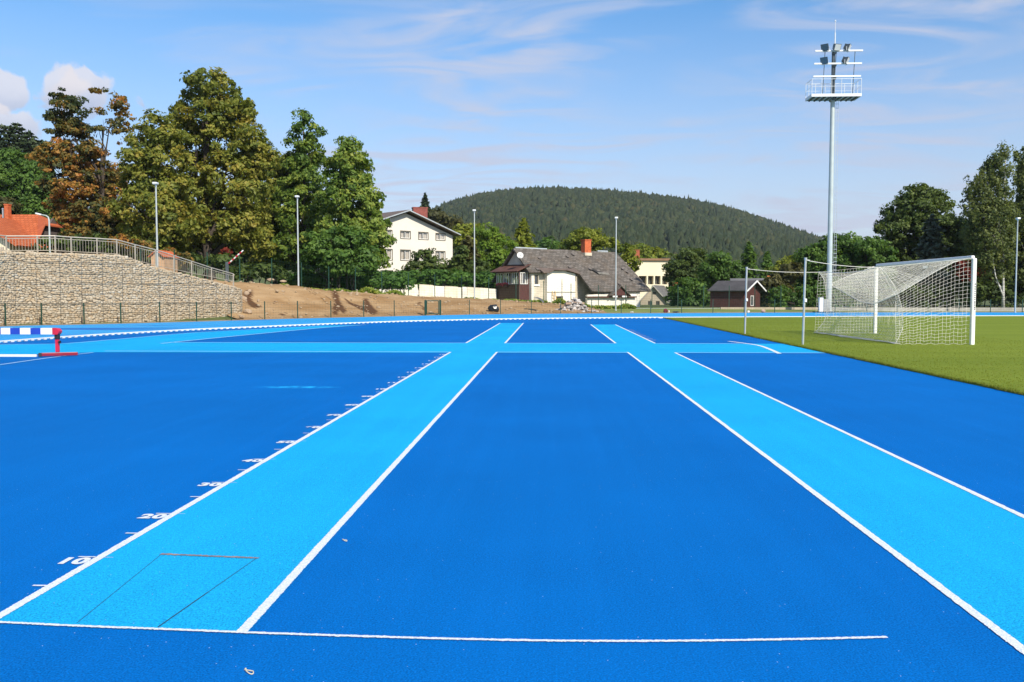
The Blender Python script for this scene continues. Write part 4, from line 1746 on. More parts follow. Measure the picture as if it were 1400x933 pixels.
for q_, zt, xt, lab in ((pn, ztn, 1100.5, 'thin grey net pole nearest the goal at the lawn edge'), (pf, ztf, 1020.5, 'thin grey net pole farther along the lawn edge, left of the other one')):
    q_ = Vector((q_.x, q_.y + SHY * q_.x, 0))
    t = thing('net_pole', lab, 'net pole', tuple(q_), 'net poles at the lawn edge')
    top = Vector((P(xt, 400, q_.y).x, q_.y, zt))
    base_ = Vector((top.x - .035, q_.y, 0))
    m1 = MB()
    m1.tube([base_, top], .032, 10)
    m1.build('pole', M['galv'], t)
    m1 = MB()
    m1.tube([top - Vector((0, 0, .05)), top + Vector((0, 0, .02))], .042, 10)
    m1.tube([top + Vector((0, 0, -.05)), top + Vector((.12, 0, -.06))], .014, 6)
    m1.build('pulley', M['galv'], t)
    m1 = MB()
    m1.box(base_.lerp(top, .52) + Vector((.03, -.02, 0)), (.07, .06, .1), bev=.01)
    m1.build('cleat', M['white_paint'], t)

# ------------------------------------------------------------------ small things lying about
def foot_pt(px, out):
    """point a little way beyond the fence line"""
    j = int(np.argmin(np.abs(FXS - px)))
    j = min(max(j, 1), len(FENCE_S) - 2)
    f_ = min((FENCE_S[q].lerp(FENCE_S[q + 1], w) for q in (j - 1, j) for w in np.linspace(0, 1, 11)), key=lambda q_: abs(752 + F * q_.x / q_.y - px))
    t_ = (FENCE_S[j + 1] - FENCE_S[j - 1]).normalized()
    p = f_ + Vector((-t_.y, t_.x, 0)) * out
    return Vector((p.x, p.y, max(hground(p.x, p.y), 0.0)))


def lump(name, px, py, rx, ry, D, material, label, cat, sub=2, jit=.18, n=3):
    p = P(px, py, D)
    g = max(hground(p.x, p.y), 0) + .01
    s = D / F
    mb = MB()
    for k in range(n):
        mb.blob((random.uniform(-.5, .5) * rx * s, random.uniform(-.2, .2) * rx * s, ry * s * random.uniform(.35, .6)), (rx * s * random.uniform(.5, .8), rx * s * .5, ry * s * random.uniform(.5, .8)), jit, sub)
    o = mb.build(name, material)
    o.location = (p.x, p.y, g)
    return tag(o, label, cat)


BAG_D = 69
bp_ = foot_pt(691, 1.5)
o = lump('rubbish_heap', 691, 428, 8.5, 9, bp_.y, M['plastic_black'], 'shiny black plastic rubbish heap at the foot of the bare bank', 'rubbish heap', n=5)
o.location = bp_ + Vector((0, 0, .12))
o = lump('clothes_bundle', 910, 425.5, 3.2, 4.5, 70.2, M['cloth_red'], 'dark red bundle of clothes on the grass behind the far side of the track', 'bundle')
o = lump('white_bag', 914, 424.5, 1.6, 3, 70.3, M['cloth_white'], 'little white bag beside the dark red bundle of clothes', 'bag', n=2)
o = lump('dark_sheet', 922, 427, 6, 1.6, 70.2, M['plastic_black'], 'flat dark sheet lying on the grass right of the dark red bundle', 'sheet')
o = lump('white_sack', 1022, 426, 3, 2.3, 70.6, M['cloth_white'], 'small white sack on the grass beyond the lawn left of the thin net poles', 'sack', n=2)
o = lump('pink_sack', 1043, 425, 4, 3.4, 70.6, M['cloth_pink'], 'small pinkish sack on the grass in front of the dark red hut', 'sack', n=2)
o = lump('white_rag', 864, 428, 3, 1.3, 70.0, M['cloth_white'], 'flat white rag on the edge of the track below the old cottage', 'rag', n=2)

# rubble
bp_ = foot_pt(790, 1.7)
mb = MB()
random.seed(11)
s = 70 / F
for k in range(260):
    x = random.gauss(2, 11)
    h = max(0, 19 - abs(x + 2 - 6) * .75 if x > -9 else 8 - abs(x + 13) * .8)
    z = random.uniform(0, 1) * h
    sz = random.uniform(.09, .24)
    Mx = Matrix.Rotation(random.uniform(0, 6), 3, 'Z') @ Matrix.Rotation(random.uniform(-.5, .5), 3, 'X')
    mb.cur = random.choice([0, 0, 1, 2])
    mb.box((x * s, random.uniform(-.2, .9) + z * s * .5, z * s), (sz * 1.7, sz * 1.2, sz * .7), Mx, bev=.015)
o = mb.build('rubble_pile', [mat('pale_rubble', (.5, .46, .42), .9, .2, 4, .3, 20), mat('grey_rubble', (.3, .27, .25), .9, .2, 4, .3, 20), mat('brown_rubble', (.33, .23, .16), .9, .2, 4, .3, 20)])
o.location = (bp_.x, bp_.y, 0.1)
tag(o, 'heap of pale broken rubble by the track below the old cottage', 'rubble')
bp_ = foot_pt(749, 1.4)
mb = MB()
rr = []
for k in range(9):
    w = R(-10 + 62 * k / 8)
    rr.append(Vector((-.35 + .7 * math.sin(w) - .15, 0, .55 - 1.1 * (1 - math.cos(w)) if False else .95 * math.cos(w) - .35)))
m_lo = [v + Vector((0, -.25, 0)) for v in rr] + [v + Vector((-.28 * (1 - k / 12), -.25, -.05)) for k, v in reversed(list(enumerate(rr)))]
m_hi = [v + Vector((0, .25, 0)) for v in m_lo]
m_hi = [Vector((v.x, v.y + .5, v.z)) for v in m_lo]
mb.hull8(m_lo, m_hi)
o = mb.build('curved_slab', mat('grey_sheet', (.13, .13, .135), .7, .2, 4))
o.location = (bp_.x + .1, bp_.y, .62)
tag(o, 'curved dark grey slab leaning on the bank left of the rubble heap', 'slab')

# curled dry scraps on the rubber
for px, py, sz, lab in ((348, 920, .03, 'curled straw coloured scrap on the blue rubber nearest the camera'), (475, 740, .022, 'tiny pale curled scrap on the dark blue rubber right of the runway')):
    p = G(px, py)
    mb = MB()
    mb.tube([(p.x + sz * (-1 + .55 * t) + sz * .55 * math.cos(2.2 + t * 5.2), p.y + sz * .75 * math.sin(1.2 + t * 5.2), .006 + .002 * math.sin(t * 6)) for t in np.linspace(0, 1, 16)] + [(p.x - sz * 1.5, p.y + sz * .5, .005)], .0022, 5)
    tag(mb.build('dry_scrap', M['straw'], origin=(p.x, p.y, 0)), lab, 'scrap')
# low concrete kerb beyond the track at the right
mb = MB()
a_, b_ = P(985, 424, 77), P(1122, 424.5, 77)
mb.box(((a_.x + b_.x) / 2, 77, .12), (b_.x - a_.x, .3, .42))
tag(mb.build('low_wall', mat('tan_concrete', (.42, .35, .25), .9, .15, 2, .2, 15)), 'low tan concrete wall on the grass in front of the dark red hut', 'low wall')
a_, b_ = P(1122, 424.5, 76), P(1480, 424.5, 76)
mb = MB()
mb.box(((a_.x + b_.x) / 2 + .3, 76, .12), (b_.x - a_.x, .3, .42))
tag(mb.build('low_wall', M['concrete']), 'long low grey concrete wall behind the track below the birches', 'low wall')

# ------------------------------------------------------------------ buildings
class Wall:
    """a vertical wall plane: origin A, unit direction d along it, outward normal n"""

    def __init__(self, A, d, n):
        self.A, self.d, self.n = Vector((A[0], A[1], 0)), Vector((d[0], d[1], 0)).normalized(), Vector((n[0], n[1], 0)).normalized()

    def sz(self, px, py):
        r_ = ray(px, py)
        o = Vector((0, 0, CAMZ))
        t = (self.A - o).dot(self.n) / r_.dot(self.n)
        p = o + r_ * t
        return (p - self.A).dot(self.d), p.z

    def pt(self, s, z, out=0.0):
        p = self.A + self.d * s + self.n * out
        return Vector((p.x, p.y, z))

    def M(self):
        return Matrix((( self.d.x, self.n.x, 0), (self.d.y, self.n.y, 0), (0, 0, 1)))

    def box(self, mb, s0, s1, z0, z1, o0, o1):
        c = self.pt((s0 + s1) / 2, (z0 + z1) / 2, (o0 + o1) / 2)
        mb.box(c, (abs(s1 - s0), abs(o1 - o0), abs(z1 - z0)), self.M())


def wall_mesh(mb, W, outline, holes, th):
    """wall sheet with real rectangular openings (outline: list of (s,z); holes: (s0,s1,z0,z1)), thickness th inward"""
    ss = sorted(set([o[0] for o in outline] + [h[0] for h in holes] + [h[1] for h in holes]))

    def span(s):
        lo, hi = None, None
        n = len(outline)
        zs = []
        for i in range(n):
            (a, za), (b, zb_) = outline[i], outline[(i + 1) % n]
            if abs(a - b) < 1e-9:
                continue
            if min(a, b) - 1e-9 <= s <= max(a, b) + 1e-9:
                zs.append(za + (zb_ - za) * (s - a) / (b - a))
        return min(zs), max(zs)
    for s0, s1 in zip(ss, ss[1:]):
        if s1 - s0 < 1e-6:
            continue
        e = 1e-6
        l0, h0 = span(s0 + e)
        l1, h1 = span(s1 - e)
        cuts = sorted([(h[2], h[3]) for h in holes if h[0] <= s0 + 1e-6 and h[1] >= s1 - 1e-6])
        segs = []
        a0, a1 = l0, l1
        for c0_, c1_ in cuts:
            segs.append((a0, a1, c0_, c0_))
            a0 = a1 = c1_
        segs.append((a0, a1, h0, h1))
        for b0, b1, t0, t1 in segs:
            lo = [W.pt(s0, b0), W.pt(s1, b1), W.pt(s1, t1), W.pt(s0, t0)]
            hi = [p - W.n * th for p in lo]
            mb.hull8(lo, hi)


def window(W, parent, s0, s1, z0, z1, fmat, panes=2, depth=.14, curtain=True, frame_w=.07, surround=None, cross=False):
    m1 = MB()
    f = frame_w
    W.box(m1, s0, s1, z0, z0 + f, -depth, -depth + .06)
    W.box(m1, s0, s1, z1 - f, z1, -depth, -depth + .06)
    W.box(m1, s0, s0 + f, z0 + f, z1 - f, -depth, -depth + .06)
    W.box(m1, s1 - f, s1, z0 + f, z1 - f, -depth, -depth + .06)
    for k in range(1, panes):
        c = s0 + (s1 - s0) * k / panes
        W.box(m1, c - f * .5, c + f * .5, z0 + f, z1 - f, -depth, -depth + .055)
    if cross:
        c = (z0 + z1) / 2
        W.box(m1, s0 + f, s1 - f, c - .02, c + .02, -depth, -depth + .05)
    fr = m1.build('window', fmat, parent)
    m1 = MB()
    W.box(m1, s0 + f, s1 - f, z0 + f, z1 - f, -depth + .012, -depth + .02)
    m1.build('pane', M['glass_clear'] if curtain else M['glass'], fr)
    if curtain:
        m1 = MB()
        w_ = (s1 - s0)
        for a0, a1 in ((.06, .40), (.62, .95)):
            nn_ = 7
            for k in range(nn_):
                sa = s0 + w_ * (a0 + (a1 - a0) * k / nn_)
                sb = s0 + w_ * (a0 + (a1 - a0) * (k + 1) / nn_)
                W.box(m1, sa, sb, z0 + f, z1 - f, -depth - .10 - .03 * (k % 2), -depth - .08 - .03 * (k % 2))
        m1.build('curtain', M['curtain'], fr)
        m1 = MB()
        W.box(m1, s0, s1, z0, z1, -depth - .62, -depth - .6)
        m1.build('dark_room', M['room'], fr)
    if surround:
        m1 = MB()
        g = .10
        W.box(m1, s0 - g, s1 + g, z0 - g, z0, 0.0, .035)
        W.box(m1, s0 - g, s1 + g, z1, z1 + g, 0.0, .035)
        W.box(m1, s0 - g, s0, z0, z1, 0.0, .035)
        W.box(m1, s1, s1 + g, z0, z1, 0.0, .035)
        m1.build('window_surround', surround, fr)
    return fr


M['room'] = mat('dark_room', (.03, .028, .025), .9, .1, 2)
gm, nt, b, L = new_mat('clear_glass')
b.inputs['Base Color'].default_value = (.9, .92, .92, 1)
b.inputs['Transmission Weight'].default_value = 0.0
tb_ = nt.nodes.new('ShaderNodeBsdfTransparent')
gl = nt.nodes.new('ShaderNodeBsdfGlossy')
gl.inputs['Roughness'].default_value = .03
mx = nt.nodes.new('ShaderNodeMixShader')
fr_ = nt.nodes.new('ShaderNodeFresnel')
fr_.inputs[0].default_value = 1.5
L.new(fr_.outputs[0], mx.inputs[0])
L.new(tb_.outputs[0], mx.inputs[1])
L.new(gl.outputs[0], mx.inputs[2])
L.new(mx.outputs[0], nt.nodes['Material Output'].inputs[0])
M['glass_clear'] = gm


def slate(name, c1, c2, sx, sz, moss=(0.16, 0.12, 0.06)):
    """roof slates in rows; lays brick pattern along the object's own roof coordinates stored as uv"""
    m, nt, b, L = new_mat(name)
    uv = nt.nodes.new('ShaderNodeUVMap')
    br = nt.nodes.new('ShaderNodeTexBrick')
    br.inputs['Scale'].default_value = 1
    br.inputs['Brick Width'].default_value = sx
    br.inputs['Row Height'].default_value = sz
    br.inputs['Mortar Size'].default_value = .018
    br.inputs['Mortar'].default_value = rgb(tuple(x * .45 for x in c1))
    br.inputs['Color1'].default_value = rgb(c1)
    br.inputs['Color2'].default_value = rgb(c2)
    L.new(uv.outputs[0], br.inputs['Vector'])
    n = nt.nodes.new('ShaderNodeTexNoise')
    n.inputs['Scale'].default_value = .8
    n.inputs['Detail'].default_value = 8
    L.new(uv.outputs[0], n.inputs['Vector'])
    mr = nt.nodes.new('ShaderNodeMapRange')
    mr.inputs[1].default_value = .45
    mr.inputs[2].default_value = .75
    mr.inputs[4].default_value = .55
    L.new(n.outputs['Fac'], mr.inputs[0])
    mx = nt.nodes.new('ShaderNodeMix')
    mx.data_type = 'RGBA'
    L.new(mr.outputs[0], mx.inputs[0])
    L.new(br.outputs['Color'], mx.inputs[6])
    mx.inputs[7].default_value = rgb(moss)
    L.new(mx.outputs[2], b.inputs['Base Color'])
    b.inputs['Roughness'].default_value = .8
    b.inputs['Specular IOR Level'].default_value = .25
    bp = nt.nodes.new('ShaderNodeBump')
    bp.inputs['Strength'].default_value = .6
    bp.inputs['Distance'].default_value = .04
    L.new(br.outputs['Fac'], bp.inputs['Height'])
    bp.invert = True
    L.new(bp.outputs[0], b.inputs['Normal'])
    return m


M['roof_slate'] = slate('old_slate', (.088, .076, .064), (.17, .15, .13), .42, .26, (.12, .085, .055))
M['roof_tile_orange'] = slate('orange_tile', (.40, .095, .032), (.49, .13, .05), .35, .32, (.33, .08, .03))


def roof_slab(name, quads, th, material, parent, wob=0.0, div=1):
    """roof planes with uv in metres; quads: (eave0, eave1, ridge1, ridge0)"""
    vs, fs, uvs = [], [], []
    for e0, e1, r1, r0 in quads:
        e0, e1, r1, r0 = map(Vector, (e0, e1, r1, r0))
        ud = (e1 - e0).normalized()
        nrm_ = ud.cross(r0 - e0).normalized()
        if nrm_.z < 0:
            nrm_ = -nrm_
        vd = nrm_.cross(ud)
        b0 = len(vs)
        nu_, nv_ = div, div
        for j in range(nv_ + 1):
            for i in range(nu_ + 1):
                p = e0.lerp(e1, i / nu_).lerp(r0.lerp(r1, i / nu_), j / nv_)
                w_ = wob * (math.sin(p.x * 1.3 + p.y * .7) + math.sin(p.x * .57 + 2) * 1.3) * .5 if wob else 0
                vs.append(p + Vector((0, 0, w_)))
                d_ = p - e0
                uvs.append((d_.dot(ud) + 50, d_.dot(vd) + 50))
        n0 = len(vs)
        for k in range(b0, n0):
            vs.append(vs[k] - nrm_ * th)
            uvs.append(uvs[k])
        w1 = nu_ + 1
        for j in range(nv_):
            for i in range(nu_):
                a = b0 + j * w1 + i
                fs.append((a, a + 1, a + w1 + 1, a + w1))
                a2 = a + (n0 - b0)
                fs.append((a2, a2 + w1, a2 + w1 + 1, a2 + 1))
        off = n0 - b0
        ring = [b0 + i for i in range(w1)] + [b0 + j * w1 + nu_ for j in range(1, nv_ + 1)] + [b0 + nv_ * w1 + i for i in range(nu_ - 1, -1, -1)] + [b0 + j * w1 for j in range(nv_ - 1, 0, -1)]
        for a, c in zip(ring, ring[1:] + ring[:1]):
            fs.append((c, a, a + off, c + off))
    mb = MB()
    mb.add(vs, fs)
    o = mb.build(name, material, parent)
    ul = o.data.uv_layers.new(name='UVMap')
    for lp in o.data.loops:
        ul.data[lp.index].uv = uvs[lp.vertex_index]
    return o


# --- white gabled house
WD = 122.0
Ah = P(575, 402, WD)
W1 = Wall((Ah.x, Ah.y), (.72, .694), (.694, -.72))
gz = 1.5
pk = W1.sz(554.5, 287.5)
er = W1.sz(624.5, 321)
slope = (pk[1] - er[1]) / (er[0] - pk[0])
half = er[0] - pk[0]
el = (pk[0] - half, er[1])
house = thing('white_house', 'white three storey house with a dark gabled roof behind the green hedge', 'house', tuple(W1.pt(pk[0], gz)))
ov = .75
out_l, out_r = pk[0] - half + ov, pk[0] + half - ov
zt = pk[1] - .42
outline = [(out_l, gz - .5), (out_r, gz - .5), (out_r, zt - slope * (half - ov)), (pk[0], zt), (out_l, zt - slope * (half - ov))]


def rect(W, x0, y0, x1, y1):
    a = W.sz(x0, (y0 + y1) / 2)[0], W.sz((x0 + x1) / 2, y1)[1]
    c = W.sz(x1, (y0 + y1) / 2)[0], W.sz((x0 + x1) / 2, y0)[1]
    return (a[0], c[0], a[1], c[1])


def cv(x, y):
    return 520 + x / 7.175, 270 + y / 7.175


wins = []
for x0, y0, x1, y1 in ((30, 325, 112, 392), (200, 335, 292, 402), (377, 347, 466, 411), (546, 358, 632, 419),
                       (20, 512, 114, 612), (200, 520, 292, 616), (377, 526, 466, 620), (546, 533, 632, 624),
                       (18, 722, 118, 815), (200, 725, 290, 815), (377, 728, 466, 815), (546, 730, 632, 815)):
    wins.append(rect(W1, *cv(x0, y0), *cv(x1, y1)))
mb = MB()
wall_mesh(mb, W1, outline, wins, .3)
dl = 14.0
for s_ in (out_l, out_r - .3):       # long side walls run back from the gable
    lo = [W1.pt(s_, gz - .5, -.3), W1.pt(s_ + .3, gz - .5, -.3), W1.pt(s_ + .3, gz - .5, -dl), W1.pt(s_, gz - .5, -dl)]
    mb.hull8(lo, [Vector((p.x, p.y, zt - slope * (half - ov) - .05)) for p in lo])
lo = [W1.pt(out_l + .3, gz - .5, -dl + .3), W1.pt(out_r - .3, gz - .5, -dl + .3), W1.pt(out_r - .3, gz - .5, -dl), W1.pt(out_l + .3, gz - .5, -dl)]
mb.hull8(lo, [Vector((p.x, p.y, zt - slope * (half - ov) - .05)) for p in lo])
mb.build('wall', M['render_white'], house)
for w_ in wins:
    window(W1, house, *w_, M['frame_white'], 2, surround=M['frame_dark'])
oe = .95
pr0, pr1 = W1.pt(pk[0], pk[1], oe), W1.pt(pk[0], pk[1], -dl - .4)
quads = []
for sg in (-1, 1):
    e0, e1 = W1.pt(pk[0] + sg * half, er[1], oe), W1.pt(pk[0] + sg * half, er[1], -dl - .4)
    quads.append((e0, e1, pr1, pr0))
rf = roof_slab('roof', quads, .16, M['roof_brown'], house)
m1 = MB()
for sg in (-1, 1):
    a, c = W1.pt(pk[0] + sg * half, er[1] - .02, oe + .005), W1.pt(pk[0], pk[1] - .02, oe + .005)
    dn = Vector((0, 0, -.15))
    m1.hull8([a, c, c + dn, a + dn], [p + W1.n * .04 for p in (a, c, c + dn, a + dn)])
m1.build('barge_board', M['galv'], rf)
cc = P(573.8, 290.5, 128)
m1 = MB()
m1.box((cc.x, 128, cc.z - .5), (2.05, 1.3, 2.2), rotz(.3), bev=.03)
m1.box((cc.x, 128, cc.z + .62), (2.2, 1.4, .12), rotz(.3))
m1.build('chimney', M['brick_red'], rf)

# --- old slate cottage
RL = P(709.5, 338, 86)
RRt = P(842.5, 346, 94)
dd = Vector((RRt.x - RL.x, RRt.y - RL.y, 0))
LEN = dd.length
dd.normalize()
pp = Vector((dd.y, -dd.x, 0))           # towards the track
zR = (RL.z + RRt.z) / 2
zb = 0.55


def C(s, w, z):
    v = Vector((RL.x, RL.y, 0)) + dd * s + pp * w
    return Vector((v.x, v.y, z))


def cw(px, w, py=400):
    """(s, z) on the vertical plane at w seen at px, py"""
    Wp = Wall((C(0, w, 0).x, C(0, w, 0).y), (dd.x, dd.y), (pp.x, pp.y))
    return Wp.sz(px, py)


cot = thing('old_cottage', 'run down cottage with a long sagging slate roof and a red brown veranda', 'house', tuple(C(LEN / 2, 0, zb)))
zE = 3.44
wE = 2.72
kk = (zR - zE) / wE
wL = 4.65
zL = zR - kk * wL
sB = 5.25
quads = [(C(-.85, wE, zE), C(sB, wE, zE), C(sB, 0, zR), C(-.7, 0, zR)),
         (C(sB, wL, zL), C(LEN + .5, wL, zL), C(LEN - .1, 0, zR), C(sB, 0, zR)),
         (C(-.7, 0, zR), C(LEN - .1, 0, zR), C(LEN + .5, -3.4, zR - 3.1), C(-.85, -3.4, zR - 3.1))]
rf = roof_slab('roof', quads, .14, M['roof_slate'], cot, wob=.045, div=14)
# a few slipped slates standing off the roof
m1 = MB()
for k in range(10):
    s_ = random.uniform(.3, LEN - .8)
    w_ = random.uniform(.2, (2.5 if s_ < sB else 4.3))
    z_ = zR - kk * w_
    nrm_ = (pp * kk + Vector((0, 0, 1))).normalized()
    down = (pp - Vector((0, 0, kk))).normalized()
    c_ = C(s_, w_, z_) + nrm_ * .07
    a_ = random.uniform(-.4, .4)
    d1 = dd * math.cos(a_) + down * math.sin(a_)
    d2 = down * math.cos(a_) - dd * math.sin(a_)
    q_ = [c_ - d1 * .16 - d2 * .16, c_ + d1 * .16 - d2 * .16, c_ + d1 * .16 + d2 * .16 + nrm_ * .05, c_ - d1 * .16 + d2 * .16 + nrm_ * .05]
    m1.hull8(q_, [p + nrm_ * .02 for p in q_])
m1.build('loose_slates', mat('loose_slate', (.13, .11, .095), .8, .4, 3), rf)
m1 = MB()
m1.tube([C(-.45, 0, zR + .02), C(3.4, 0, zR + .0)], .09, 6)
m1.build('ridge_cap', M['galv'], rf)
m1 = MB()
m1.tube([C(10.0, 0.05, zR - .02), C(11.4, .05, zR - .02)], .11, 6)
m1.build('ridge_cap', M['galv'], rf)
# chimney
s_c, _ = cw(801, .35)
c_ = C(s_c, .35, zR - .1)
m1 = MB()
m1.box(c_ + Vector((0, 0, .45)), (.82, .62, 1.3), rotz(math.atan2(dd.y, dd.x)), bev=.02)
m1.box(c_ + Vector((0, 0, 1.14)), (.9, .7, .1), rotz(math.atan2(dd.y, dd.x)))
ch = m1.build('chimney', M['brick_orange'], rf)
m1 = MB()
m1.box(c_ + Vector((0, 0, -.28)), (.92, .72, .3), rotz(math.atan2(dd.y, dd.x)))
m1.build('chimney_flashing', M['render_old'], ch)
# dark plate imitating the shade of a roof hole, with a broken batten
sh, zh = cw(816, 2.6, 373)
wq = 2.55
cH = C(cw(815.5, wq)[0], wq, zR - kk * wq)
nrm_ = (pp * kk + Vector((0, 0, 1))).normalized()
down = (pp - Vector((0, 0, kk))).normalized()
m1 = MB()
q_ = [cH + nrm_ * .10 + dd * a + down * b2 for a, b2 in ((-.55, -.4), (-.2, -.5), (.1, -.1), (.6, .05), (.5, .35), (0, .3), (-.15, .1))]
m1.hull8(q_, [p + nrm_ * .012 for p in q_])
m1.build('roof_hole_shade', M['room'], rf)
m1 = MB()
for a in (0, .3):
    m1.tube([cH + nrm_ * .15 + dd * (-.1) + down * (.22 + a * .6), cH + nrm_ * .15 + dd * 1.3 + down * (.3 + a * .5)], .03, 4)
m1.build('batten', M['concrete'], rf)
# gable wall and long wall
mgab = M['render_old']
GS = -.32
Wg = Wall((C(GS, 0, 0).x, C(GS, 0, 0).y), (pp.x, pp.y), (-dd.x, -dd.y))
mb = MB()
wf = 2.38
zw = zR - kk * wf - .12
wall_mesh(mb, Wg, [(-2.6, zb - .4), (wf, zb - .4), (wf, zw), (0, zR - .2), (-2.6, zR - .2 - 2.35)], [], .25)
mb.build('gable_wall', mat('lightened_gable_render', (.74, .66, .56), .9, .16, 1.3, .25, 16), cot)  # colour lightened beyond the other walls because the sun only grazes this gable
mb = MB()
Wf = Wall((C(0, wf, 0).x, C(0, wf, 0).y), (dd.x, dd.y), (pp.x, pp.y))
s_a = Wf.sz(747, 390)[0]
wr = rect(Wf, 731, 376.5, 736, 389)
mb2 = MB()
wall_mesh(mb, Wf, [(GS + .25, zb - .4), (LEN, zb - .4), (LEN, zw), (GS + .25, zw)], [wr], .25)
Wb = Wall((C(LEN, 0, 0).x, C(LEN, 0, 0).y), (pp.x, pp.y), (dd.x, dd.y))
wall_mesh(mb, Wb, [(-2.6, zb - .4), (wf - .26, zb - .4), (wf - .26, zw), (0, zR - .2), (-2.6, zR - .2 - 2.35)], [], .25)
mb.build('wall', mgab, cot)
wd = window(Wf, cot, *wr, M['frame_dark'], 1, curtain=False, frame_w=.06)
m1 = MB()
Wf.box(m1, wr[0] - .12, wr[1] + .12, wr[2] - .16, wr[2], 0.0, .09)
m1.build('sill', M['white_paint'], wd)
# annex standing proud
Wx = Wall((C(0, wf + .42, 0).x, C(0, wf + .42, 0).y), (dd.x, dd.y), (pp.x, pp.y))
sx0, sx1 = Wx.sz(748, 390)[0], Wx.sz(786.5, 390)[0]
m1 = MB()
zx0, zx1 = Wx.sz(750, 374)[1], Wx.sz(785, 374.5)[1]
zmid = Wx.sz(768, 370.5)[1]
outl = [(sx0, zb - .4), (sx1, zb - .4), (sx1, zx1), ((sx0 + sx1) / 2 + .4, zmid), (sx0 + .5, zmid - .02), (sx0, zx0)]
wall_mesh(m1, Wx, outl, [], .40)
an = m1.build('annex_wall', mat('whitewash', (.80, .745, .64), .85, .07, 1.2, .2, 20), cot)
m1 = MB()
pts = [(sx0 - .7, zE + .02), (sx0, zE + .05), (sx0 + .6, zmid + .09), ((sx0 + sx1) / 2 + .4, zmid + .10), (sx1, zx1 + .10), (sx1 + .4, zx1 - .02)]
up_ = [Vector((p.x, p.y, z + .05)) for (s_, z) in pts for p in (C(s_, wE + .5, 0),)]
for (s0, z0), (s1, z1) in zip(pts, pts[1:]):
    q_ = [C(s0, wE + .42, z0 + .02), C(s1, wE + .42, z1 + .02), C(s1, wE - .5, zR - kk * (wE - .5) + .05), C(s0, wE - .5, zR - kk * (wE - .5) + .05)]
    m1.hull8([p - Vector((0, 0, .09)) for p in q_], q_)
m1.build('annex_eave', M['roof_brown'], cot)
m1 = MB()
zl = Wx.sz(768, 399.5)[1]
Wx.box(m1, sx0, sx1, zl - .04, zl + .04, 0, .05)
m1.build('ledge', M['concrete'], an)
m1 = MB()
sd = Wx.sz(768, 390)[0]
m1.tube([Wx.pt(sd, zb, .06), Wx.pt(sd, Wx.sz(768, 381)[1], .06)], .03, 6)
m1.tube([Wf.pt(s_a - .12, zb, .08), Wf.pt(s_a - .12, zw, .08)], .05, 6)
m1.build('drain_pipe', M['concrete'], cot)
rr_ = rect(Wx, 760, 405.3, 769.5, 409.5)
m1 = MB()
Wx.box(m1, rr_[0], rr_[1], rr_[2], rr_[3], 0, .05)
m1.build('cellar_hatch', M['room'], an)
# ladder leaning on the annex
lx, _ = Wx.sz(756, 405)
tl_ = thing('wooden_ladder', 'short yellow wooden ladder leaning against the white annex of the old cottage', 'ladder', tuple(Wx.pt(lx, zb, .4)))
m1 = MB()
zl2 = Wx.sz(756, 398.5)[1]
for o_ in (-.17, .17):
    m1.tube([Wx.pt(lx + o_, zb - .05, .45), Wx.pt(lx + o_, zl2, .1)], .035, 5)
m1.build('side_rails', M['yellow_wood'], tl_)
m1 = MB()
for k in range(1, 5):
    t_ = k / 5
    m1.tube([Wx.pt(lx - .17, lerp(zb - .05, zl2, t_), lerp(.45, .1, t_)), Wx.pt(lx + .17, lerp(zb - .05, zl2, t_), lerp(.45, .1, t_))], .025, 5)
m1.build('rungs', M['yellow_wood'], tl_)
# veranda in front of the gable
v0, v1, vs_ = -1.75, 2.02, -1.5
zf0, zs_, zt_ = zb, P(700, 389, 84).z, P(700, 372, 84).z
Wv = Wall((C(vs_, 0, 0).x, C(vs_, 0, 0).y), (pp.x, pp.y), (-dd.x, -dd.y))
Wv2 = Wall((C(0, v1, 0).x, C(0, v1, 0).y), (dd.x, dd.y), (pp.x, pp.y))
m1 = MB()
Wv.box(m1, v0, v1, zf0 - .3, zs_ - .02, -.1, 0)
ver = m1.build('veranda', M['wood_brown'], cot)
m1 = MB()
Wv2.box(m1, vs_ + .1, GS - .02, zf0 + .35, zs_ - .02, -.1, 0)
m1.build('side_panel', M['wood_red'], ver)
m1 = MB()
for w_ in (v0 + .05, -.55, .75, v1 - .05):
    Wv.box(m1, w_ - .05, w_ + .05, zs_, zt_ + .1, -.1, 0)
Wv2.box(m1, GS - .12, GS - .02, zs_, zt_ + .1, -.1, 0)
Wv.box(m1, v0, v1, zt_ - .05, zt_ + .12, -.09, .012)
m1.build('timber_frame', M['wood_dark'], ver)
edges = [v0 + .12, -.62, -.48, .68, .82, v1 - .12]
for a, c in ((edges[0], edges[1]), (edges[2], edges[3]), (edges[4], edges[5])):
    window(Wv, cot, a, c, zs_ + .02, zt_ - .06, M['frame_white'], 3, depth=.07, curtain=True, frame_w=.05)
window(Wv2, cot, vs_ + .12, GS - .14, zs_ + .02, zt_ - .06, M['frame_white'], 3, depth=.07, curtain=True, frame_w=.05)
zvr = P(700, 361.5, 85).z
q1 = [C(vs_ - .45, v0 - .35, zt_ + .06), C(vs_ - .45, v1 + .3, zt_ + .06), C(GS + .02, v1 + .3, zvr), C(GS + .02, v0 - .35, zvr)]
m1 = MB()
m1.hull8([p - Vector((0, 0, .07)) for p in q1], q1)
m1.build('veranda_roof', mat('rusty_roofing', (.10, .042, .028), .8, .35, 1.6, .3, 14), cot)
m1 = MB()
Wv.box(m1, -1.5, .3, zs_ - .22, zs_ - .02, .01, .2)
fb = m1.build('flower_box', M['wood_dark'], ver)
m1 = MB()
for k in range(28):
    m1.blob(Wv.pt(random.uniform(-1.5, .3), zs_ + random.uniform(-.1, .14), random.uniform(.05, .24)), (.1, .1, .09), .3, 1)
